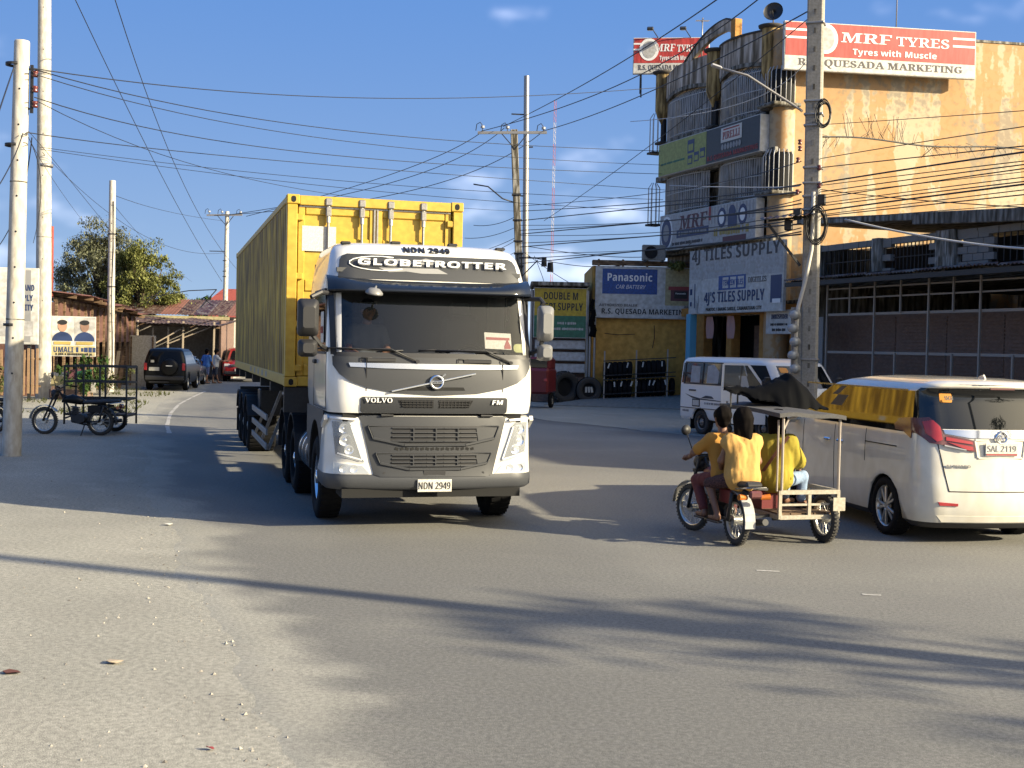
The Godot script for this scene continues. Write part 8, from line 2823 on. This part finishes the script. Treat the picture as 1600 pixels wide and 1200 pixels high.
func crossarm(T, y: float, w: float, x: float):
	var s := stn()
	bar(s, Vector3(x - w * 0.53, y, 0.16), Vector3(x + w * 0.47, y + 0.08, 0.16), 0.12, 0.12)
	obj("crossarm", s, "galvanised", T)
	s = stn()
	bar(s, Vector3(x - 0.6, y - 0.03, 0.2), Vector3(x + 0.05, y - 0.75, 0.2), 0.05, 0.04); bar(s, Vector3(x + 0.6, y - 0.03, 0.2), Vector3(x + 0.05, y - 0.75, 0.2), 0.05, 0.04)
	pieces("arm_brace", s, "dark_steel", T)
	for e in [-0.46, -0.1, 0.42]:
		var c := Vector3(x + w * e, y + 0.28, 0.16)
		insulator(T, c, Vector3.UP, 0.11, "insulator_grey")
		s = stn()
		cyl(s, c - Vector3(0, 0.22, 0), c, 0.025, -1, 6)
		obj("insulator_pin", s, "dark_steel", T)
		s = stn()
		tube(s, [c + Vector3(0, 0.06, 0), c + Vector3(-0.12, 0.22, 0), c + Vector3(-0.28, 0.12, 0), c + Vector3(-0.32, -0.18, 0)], 0.02, 5)
		obj("jumper_wire", s, "wire", T)

func meter_pole():
	var T := thing("meter_pole", "square grey concrete pole carrying electricity meters, cable coils and a street lamp", "utility pole", Vector3(6.79, 0, -28.5), -0.35)
	var s := stn()
	bar(s, Vector3.ZERO, Vector3(-0.10, 11.6, 0), 0.36, 0.32, Vector3(0, 0, 1), 0.035)
	obj("shaft", s, "weathered_pole", T)
	s = stn()
	for k in 26: box(s, Vector3(-0.10 * k * 0.42 / 11.6, 0.6 + k * 0.42, 0.162), Vector3(0.05, 0.12, 0.01))
	tag(obj("step_slots", s, "old_concrete", T), "", "", "", "stuff")
	for y in [1.0, 2.0, 5.4, 5.7, 6.0, 6.35, 7.3, 7.55, 7.85, 9.6]:
		s = stn()
		box(s, Vector3(-0.1 * y / 11.6, y, 0), Vector3(0.42, 0.05, 0.38), Basis(), 0.01)
		obj("clamp_band", s, "galvanised", T)
	# street lamp on a long arm (reaching over the road)
	var inv := Transform3D(yawb(-0.35), Vector3(6.79, 0, -28.5)).affine_inverse()
	s = stn()
	var a: Vector3 = inv * spot(1250, 171, 28.5); var b: Vector3 = inv * spot(1168, 118, 28.5); var c: Vector3 = inv * spot(1128, 107, 28.5)
	var m: Vector3 = inv * spot(1205, 142, 28.5)
	tube(s, [a + Vector3(0.05, -0.05, 0), a, m, b, c], 0.03, 7)
	var la := obj("lamp_arm", s, "galvanised", T)
	s = stn()
	bar(s, c, inv * spot(1111, 101, 28.5), 0.14, 0.07, Vector3.UP, 0.03)
	obj("lamp_head", s, "insulator_grey", la)
	# sheet roof over the meters, brackets, coils
	s = stn()
	corrugated(s, inv * spot(1192, 342, 27.9), inv * spot(1276, 334, 27.9), (inv.basis * Vector3(0.1, 0.12, -0.9)), 0.16, 0.02)
	obj("little_roof", s, "zinc_sheet", T)
	s = stn()
	bar(s, inv * spot(1200, 345, 28.4), inv * spot(1275, 337, 28.4), 0.05, 0.05); bar(s, inv * spot(1200, 350, 28.4), inv * spot(1250, 415, 28.5), 0.05, 0.05)
	pieces("roof_bracket", s, "dark_steel", T)
	for q in [[1287, 178, 0.26, 5], [1276, 352, 0.34, 6]]:
		s = stn()
		var cc: Vector3 = inv * spot(q[0], q[1], 28.2)
		for k in q[3]:
			var pts := []
			var r: float = q[2] * (0.8 + 0.07 * k)
			for j in 19: pts.append(cc + Vector3(cos(TAU * j / 18.0) * r * 0.6 + 0.02 * sin(k * 3.0), sin(TAU * j / 18.0) * r * 1.15, 0.03 * k - 0.05 + 0.03 * sin(j + k)))
			tube(s, pts, 0.013, 5)
		obj("cable_coil", s, "wire", T)
	s = stn()
	var cd := []
	for q in [[1271, 300], [1270, 340], [1268, 390], [1258, 440], [1247, 480], [1243, 530], [1243, 575]]: cd.append(inv * spot(q[0], q[1], 28.25))
	tube(s, cd, 0.045, 8)
	obj("conduit", s, "pale_pipe", T)
	for k in 5:
		var mm := Node3D.new(); mm.name = "meter"; T.add_child(mm, true)
		var p: Vector3 = inv * spot(1242 - 3 * (k % 2), 492 + k * 21, 28.15)
		s = stn()
		lathe(s, [Vector2(0.10, -0.08), Vector2(0.115, -0.02), Vector2(0.10, 0.03)], p, Vector3(-0.5, 0, 1), 16)
		obj("meter_base", s, "ac_grey", mm)
		s = stn()
		lathe(s, [Vector2(0.10, 0.02), Vector2(0.095, 0.08), Vector2(0.06, 0.12), Vector2(0.001, 0.125)], p, Vector3(-0.5, 0, 1), 16)
		obj("meter_glass", s, "meter_glass", mm)
	s = stn()
	bar(s, inv * spot(1244, 480, 28.3), inv * spot(1243, 598, 28.3), 0.22, 0.03, Vector3(0, 0, 1))
	obj("meter_board", s, "ac_grey", T)
	for q in [[1250, 222], [1250, 232], [1247, 250], [1280, 262], [1246, 300], [1280, 290]]: insulator(T, inv * spot(q[0], q[1], 28.3), Vector3.UP, 0.05)
	# junction boxes in the tangle
	for q in [[1246, 335], [1232, 352], [1284, 312]]: bx("junction_box", inv * spot(q[0], q[1], 28.3), Vector3(0.18, 0.24, 0.14), "wire", T, 0.02)

func cable(label: String, group: String, pts: Array, sag: float, r: float, mat := "wire", called := "overhead_cable"):
	# pts: [px, py, distance]; straight in space between them, hanging by sag
	var s := stn()
	var out := []
	var a := spot(pts[0][0], pts[0][1], pts[0][2]); var c := spot(pts[-1][0], pts[-1][1], pts[-1][2])
	var b := spot(pts[1][0], pts[1][1], pts[1][2]) if pts.size() > 2 else a.lerp(c, 0.5) - Vector3(0, sag, 0)
	var m := clampf((b - a).length() / ((b - a).length() + (c - b).length()), 0.1, 0.9)
	for k in 25:
		var t := k / 24.0
		out.append(a * ((t - m) * (t - 1.0) / m) + b * (t * (t - 1.0) / (m * (m - 1.0))) + c * (t * (t - m) / (1.0 - m)))
	tube(s, out, r, 4)
	tag(obj(called, s, mat), label, "cable", group)

func cables():
	var G1 := "cables from the concrete poles across the sky"
	for q in [[[[52, 107, 22.2], [560, 153, 33], [1040, 136, 44]], 0.10, 0.014], [[[52, 108, 22.2], [430, 190, 32], [1032, 236, 46]], 0.15, 0.014], [[[54, 116, 22.2], [430, 205, 32], [1035, 258, 46]], 0.2, 0.012], [[[54, 152, 22.2], [410, 230, 33], [1035, 272, 46]], 0.15, 0.014], [[[58, 158, 22.2], [330, 265, 34], [806, 330, 59]], 0.1, 0.011], [[[42, 207, 22.2], [400, 248, 34], [1040, 297, 46]], 0.10, 0.013], [[[62, 230, 43], [420, 272, 45], [1036, 312, 46]], 0.10, 0.013], [[[62, 233, 43], [420, 281, 45], [1036, 330, 46]], 0.12, 0.013], [[[42, 208, 22.2], [75, 240, 35], [182, 372, 50]], 0.0, 0.014], [[[42, 210, 22.2], [96, 300, 40], [150, 372, 60]], 0.0, 0.010], [[[66, 238, 43], [130, 300, 50], [350, 395, 94]], 0.2, 0.016], [[[176, 304, 50], [260, 330, 70], [348, 345, 95]], 0.3, 0.016], [[[176, 318, 50], [230, 380, 75], [300, 440, 140]], 0.2, 0.016]]:
		cable("thin dark cable strung from the pale concrete poles across the open sky", G1, q[0], q[1], q[2] * 0.7)
	for q in [[[[118, 0, 40], [245, 260, 60], [347, 440, 95]], 0.05, 0.016], [[[180, 0, 40], [270, 250, 60], [395, 445, 110]], 0.05, 0.016]]:
		cable("faint steep cable running down to the distant pole", "steep cables above the tree", q[0], q[1], q[2])
	for q in [[[[22, 105, 22.2], [10, 140, 20], [-30, 260, 16]], 0.0, 0.012], [[[36, 208, 22.2], [10, 270, 20], [-30, 330, 18]], 0.0, 0.010], [[[50, 215, 22.2], [38, 290, 24], [-40, 420, 30]], 0.0, 0.010], [[[48, 222, 22.2], [64, 300, 30], [52, 380, 38]], 0.0, 0.008]]:
		cable("short cable dropping off the insulator rack pole", "cables dropping off the rack pole", q[0], q[1], q[2])
	# three lines over the crossarm pole: towards the viewer and off behind the lorry
	var G2 := "power lines over the crossarm pole"
	for q in [[[[786, 198, 60], [970, 98, 38], [1125, -4, 26]], 0.10, 0.018], [[[752, 205, 60], [1010, 112, 38], [1186, -2, 26]], 0.10, 0.018], [[[848, 205, 60], [1045, 130, 40], [1262, 18, 28.5]], 0.10, 0.018], [[[752, 207, 60], [640, 262, 75], [385, 338, 95]], 0.2, 0.022], [[[788, 200, 60], [660, 270, 75], [356, 336, 95]], 0.2, 0.022], [[[848, 206, 60], [690, 285, 75], [330, 337, 95]], 0.2, 0.022], [[[1262, 30, 28.5], [1045, 205, 40], [850, 345, 58]], 0.1, 0.014]]:
		cable("black power line running over the steel crossarm pole", G2, q[0], q[1], q[2])
	# tangle between the crossarm pole and the meter pole
	var G3 := "cables between the crossarm pole and the meter pole"
	var ya := [322, 330, 345, 352, 360, 366, 368, 380, 386, 395, 404, 412]
	var yb := [252, 288, 300, 312, 318, 326, 330, 342, 350, 356, 362, 366]
	for k in 12:
		cable("dark cable in the tangle between crossarm pole and meter pole", G3, [[812, ya[k], 59.5], [1030, (ya[k] + yb[k]) / 2.0 + 14 - (k % 3) * 7, 44], [1252, yb[k], 28.4]], 0.12 + 0.05 * (k % 4), 0.012 + 0.004 * (k % 3))
	for q in [[[[740, 352, 63], [812, 335, 60]], 0.2], [[[726, 372, 66], [812, 352, 60]], 0.2], [[[724, 398, 70], [812, 368, 60]], 0.15], [[[724, 405, 70], [812, 372, 60]], 0.2], [[[760, 410, 66], [812, 390, 60]], 0.1], [[[820, 395, 60], [870, 430, 56], [935, 462, 49.5]], 0.3], [[[825, 385, 60], [980, 402, 54], [1080, 380, 46]], 0.3], [[[822, 400, 60], [900, 415, 56], [1003, 408, 49.5]], 0.4], [[[835, 400, 60], [850, 440, 57], [838, 448, 49.5]], 0.1]]:
		cable("service cable leaving the crossarm pole", "service cables leaving the crossarm pole", q[0], q[1], 0.015)
	# bundle running along the garage front to the near side
	var G4 := "cables crossing the orange wall"
	var yl := [195, 248, 262, 286, 290, 300, 305, 318, 322, 330, 336, 338, 343, 296, 310]
	var yr := [174, 196, 228, 236, 251, 256, 268, 276, 283, 287, 296, 304, 320, 330, 262]
	for k in 15:
		cable("dark cable stretched from the meter pole past the orange wall", G4, [[1281, yl[k], 28.4], [1440, (yl[k] + yr[k]) / 2.0, 24], [1640, yr[k] - 4, 20]], 0.05 + 0.03 * (k % 4), 0.007 + (0.010 if k in [3, 9] else 0.002 * (k % 3)))
	cable("pale thick cable sagging in front of the garage slab", "pale cables at the corner building", [[1320, 343, 27], [1460, 372, 25], [1640, 390, 22]], 0.02, 0.022, "pale_wire")
	cable("pale cable stretched past the bowed windows to the lamp arm", "pale cables at the corner building", [[985, 190, 48], [1120, 172, 40], [1258, 98, 28.5]], 0.05, 0.012, "pale_wire")
	cable("pale twin cable across the second storey windows", "pale cables at the corner building", [[1046, 290, 46], [1190, 293, 36], [1250, 290, 28.5]], 0.02, 0.016, "pale_wire")
	# wall spikes: frayed barbed cable across the orange wall
	var T := thing("barbed_strand", "frayed thorny strand of wire stretched across the orange wall", "barbed wire", Vector3.ZERO)
	var s := stn()
	var pts := []
	for k in 25:
		var t := k / 24.0
		pts.append(spot(lerpf(1284, 1606, t), lerpf(214, 236, t) - 3 * sin(t * 9.0), lerpf(31, 37, t)))
	tube(s, pts, 0.022, 5)
	obj("strand", s, "wire", T)
	for k in 90:
		var t := rng.randf()
		var c := spot(lerpf(1284, 1606, t), lerpf(214, 236, t) - 3 * sin(t * 9.0), lerpf(31, 37, t))
		s = stn()
		var up: float = rng.randf_range(0.1, 0.7) if t > 0.12 and t < 0.45 else rng.randf_range(-0.35, 0.1)
		tube(s, [c, c + Vector3(rng.randf_range(-0.3, 0.3), up, rng.randf_range(-0.05, 0.05))], 0.006, 3)
		obj("frayed_end", s, "wire", T)

# crown: leaf faces gathered in clumps along limbs
func leaves(called, T, m, clumps: Array, per: int, size: float, tone_: float):
	var s := stn()
	s.set_smooth_group(-1)
	for c in clumps:
		for k in int(per * c[2]):
			var d: Vector3 = Vector3(rng.randfn(), rng.randfn() * 0.8, rng.randfn()).normalized() * c[1] * pow(rng.randf(), 0.45)
			var p: Vector3 = c[0] + d
			var ax := Vector3(rng.randfn(), rng.randfn(), rng.randfn()).normalized()
			var bs := look(ax)
			var l := size * (0.45 + 1.3 * pow(rng.randf(), 1.8))
			var cc := Color(1, 1, 1).lerp(Color(0.55, 0.6, 0.5), rng.randf() * tone_)
			s.set_color(cc)
			tri(s, p - bs.x * l * 0.35, p + bs.x * l * 0.35, p + bs.z * l)
			tri(s, p - bs.x * l * 0.35, p - bs.z * l * 0.7, p + bs.x * l * 0.35)
	return obj(called, s, m, T)

func tree(called, label, at: Vector3, h: float, r: float, m, n: int, per: int, leaf: float, sparse := 0.5):
	var T := thing(called, label, "tree", at)
	var s := stn()
	var fork := Vector3(0.1, h * 0.32, 0)
	tube(s, [Vector3(0, -0.1, 0), Vector3(0.05, h * 0.15, 0.03), fork], h * 0.035, 8, h * 0.025)
	var clumps := []
	for k in n:
		var a := TAU * k / n * 2.4 + rng.randf()
		var f := sqrt((k + 0.5) / n)
		var e := Vector3(cos(a) * r * f, h * lerpf(0.97, 0.50, f * f) + rng.randf_range(-0.08, 0.05) * h, sin(a) * r * f * 0.8)
		var mid := fork.lerp(e, 0.55) + Vector3(0, h * 0.06, 0)
		tube(s, [fork, mid, e], h * 0.014, 5, h * 0.003)
		for q in 5:
			clumps.append([e + Vector3(rng.randfn(), rng.randfn() * 0.7, rng.randfn()) * r * 0.20, r * rng.randf_range(0.10, 0.26), rng.randf_range(sparse, 1.0)])
	obj("trunk", s, "bark", T)
	leaves("crown", T, m, clumps, per, leaf, 1.0)
	return T

func plants():
	tree("acacia_tree", "tall grey-green feathery tree behind the sheet-iron shack", Vector3(-24.9, 0, -76.0), 8.7, 2.75, "leaf_grey", 52, 230, 0.095)
	tree("yellow_green_tree", "bright yellow-green feathery tree growing beside the grey-green one", Vector3(-22.1, 0, -74.0), 7.4, 2.1, "leaf_bright", 40, 230, 0.09)
	tree("far_tree", "small dark green tree beside the distant red-roofed house", Vector3(-24.6, 0, -98.0), 5.2, 1.9, "leaf_green", 10, 80, 0.22)
	tree("far_tree", "low green tree behind the distant white-shirted walker", Vector3(-21.2, 0, -90.0), 3.4, 1.6, "leaf_green", 8, 70, 0.2)
	tree("shade_tree", "leafy roadside tree on the near side dappling the road", Vector3(15.2, 0, -4.0), 6.8, 2.1, "leaf_green", 12, 36, 0.17, 0.15)
	for q in [["green weedy bush under the campaign poster", -14.6, -42.6, 1.5, 0.75, "leaf_green"], ["dusty weedy bush beside the slim verge pole", -15.3, -47.0, 1.3, 0.6, "leaf_olive"], ["low bush at the foot of the slat fence", -17.0, -40.4, 1.0, 0.7, "leaf_olive"], ["scrubby weeds beside the tall thick pole", -17.6, -40.8, 1.2, 0.6, "leaf_green"], ["dry sprig growing on the tyre shop roof edge", 6.4, -48.6, 0.0, 0.35, "leaf_bright"]]:
		var y := 0.0 if q[3] > 0 else 5.2
		var T := thing("weed_bush", q[0], "bush", Vector3(q[1], y, q[2]))
		var s := stn()
		var cl := []
		for k in 9:
			var e := Vector3(rng.randfn() * q[4] * 0.5, maxf(0.25, q[3] * rng.randf_range(0.35, 1.0)), rng.randfn() * q[4] * 0.4)
			tube(s, [Vector3(0, -0.02, 0), e * Vector3(0.4, 0.6, 0.4), e], 0.012, 4, 0.004)
			cl.append([e, q[4] * 0.32, 1.0])
			cl.append([e * Vector3(0.8, 0.6, 0.8), q[4] * 0.28, 1.0])
		obj("stems", s, "bark", T)
		leaves("leaves", T, q[5], cl, 55, 0.09, 0.8)
	# grass tufts along the verge
	var s := stn()
	s.set_smooth_group(-1)
	for k in 1500:
		var z := rng.randf_range(-32, -52)
		var x := along(ROAD_L, z) - rng.randf_range(0.3, 5.0)
		if noise(0.25, 91, 2).get_noise_2d(x, z) < 0.08: continue
		s.set_color(Color(1, 1, 1).lerp(Color(1.4, 1.1, 0.5), rng.randf()))
		var p := Vector3(x, -0.01, z)
		for b in 3:
			var d := Vector3(rng.randfn() * 0.05, rng.randf_range(0.05, 0.16), rng.randfn() * 0.05)
			tri(s, p - Vector3(0.012, 0, 0), p + Vector3(0.012, 0, 0), p + d)
	tag(obj("verge_grass", s, "leaf_olive"), "thin dry grass on the verge beyond the motorcycle", "grass", "", "stuff")

func litter():
	for q in [["scrap of orange-brown leaf litter on the gravel verge", -3.15, -7.9, 0.12, "strap_brown", "leaf"], ["scrap of red plastic wrapper on the gravel verge", -1.55, -6.5, 0.06, "dull_red", "wrapper"], ["flattened white paper scrap by the asphalt edge", -3.95, -14.4, 0.13, "plate_white", "paper"], ["bleached stick lying on the gravel verge", -2.6, -8.2, 0.14, "pale_timber", "stick"]]:
		var s := stn()
		s.set_smooth_group(-1)
		var c := Vector3(0, 0.004, 0)
		var p := []
		for k in 6: p.append(c + Vector3(cos(TAU * k / 6) * q[3] * rng.randf_range(0.35, 0.6), rng.randf() * 0.02, sin(TAU * k / 6) * q[3] * rng.randf_range(0.2, 0.4)))
		for k in range(1, 5): tri(s, p[0], p[k], p[k + 1])
		for k in range(1, 5): tri(s, p[0] - Vector3(0, 0.004, 0), p[k + 1] - Vector3(0, 0.004, 0), p[k] - Vector3(0, 0.004, 0))
		var o := obj("litter_" + q[5], s, q[4])
		o.position = Vector3(q[1], 0.0, q[2])
		tag(o, q[0], "litter")

func build_all():
	mk("tint_visor", 0.012, 0.016, 0.026, 0.12)
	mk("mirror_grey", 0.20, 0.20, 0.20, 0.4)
	mk("dark_glass", 0.008, 0.009, 0.011, 0.05, 0, null, 1, {"metallic_specular": 0.3})
	mk("window_grey", 0.40, 0.40, 0.41, 0.5, 0, M["_streak"], 0.4)
	mk("grille_grey", 0.62, 0.62, 0.62, 0.5)
	mk("dark_cap", 0.06, 0.052, 0.045, 0.9)
	mk("parapet_stone", 0.72, 0.62, 0.52, 0.9, 0, M["_streak"], 0.25)
	mk("faint_print", 0.42, 0.42, 0.40, 0.6)
	mk("banner_red", 0.50, 0.28, 0.24, 0.9, 0, null, 1, {"cull_mode": BaseMaterial3D.CULL_DISABLED})
	mk("grey_beam", 0.30, 0.28, 0.25, 0.9, 0, M["_streak"], 0.4)
	mk("pier_grey", 0.44, 0.43, 0.40, 0.9, 0, M["_streak"], 0.5)
	mk("block_grey", 0.34, 0.33, 0.31, 0.95, 0, M["_grain"], 3.0)
	mk("gate_steel", 0.40, 0.35, 0.30, 0.6, 0.2)
	mk("mustard_wall", 0.74, 0.40, 0.08, 0.85, 0, M["_wear"], 0.3)
	mk("dull_concrete", 0.26, 0.26, 0.24, 0.9, 0, M["_wear"], 0.5)
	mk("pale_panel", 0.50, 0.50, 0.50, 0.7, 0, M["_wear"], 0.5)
	mk("rust_brown", 0.24, 0.10, 0.07, 0.8, 0, M["_wear"], 0.5)
	mk("pale_timber", 0.48, 0.40, 0.30, 0.85, 0, M["_wear"], 2.0)
	mk("skin_print", 0.45, 0.25, 0.17, 0.7)
	mk("skin_shade_print", 0.30, 0.18, 0.13, 0.7)
	mk("sticker_orange", 0.75, 0.30, 0.03, 0.5)
	mk("van_glass", 0.03, 0.034, 0.036, 0.04)
	mk("stripe_grey", 0.05, 0.05, 0.055, 0.6)
	mk("cage_black", 0.012, 0.013, 0.014, 0.5)
	mk("maroon_cloth", 0.16, 0.035, 0.035, 0.9, 0, M["_wear"], 3.0)
	mk("shorts_blue", 0.07, 0.10, 0.24, 0.9)
	mk("mast_white", 0.55, 0.50, 0.50, 0.7)
	mk("weathered_pole", 0.40, 0.38, 0.335, 0.9, 0, M["_wear"], 1.3)
	mk("pale_pipe", 0.58, 0.55, 0.48, 0.6)
	mk("meter_glass", 0.35, 0.37, 0.38, 0.08)
	tractor()
	trailer()
	container()
	corner_building()
	garage_building()
	tyre_shop()
	agri_stall()
	left_side()
	white_mpv()
	parked_van()
	far_car("dark_offroader", "dark grey-black off-roader with spare wheel on its back door", "black_paint", Vector3(-14.55, 0, -52.2), PI + 0.10, 0)
	far_car("blue_saloon", "dark blue car parked ahead of the off-roader", "blue_paint", Vector3(-15.4, 0, -57.0), PI + 0.10, 1)
	far_car("red_hatchback", "red car facing the road beside the far concrete pole", "red_paint", Vector3(-15.0, 0, -69.6), 0.16, 2)
	tricycle()
	tarpaulin()
	parked_motorcycle()
	people()
	poles()
	cables()
	plants()
	litter()
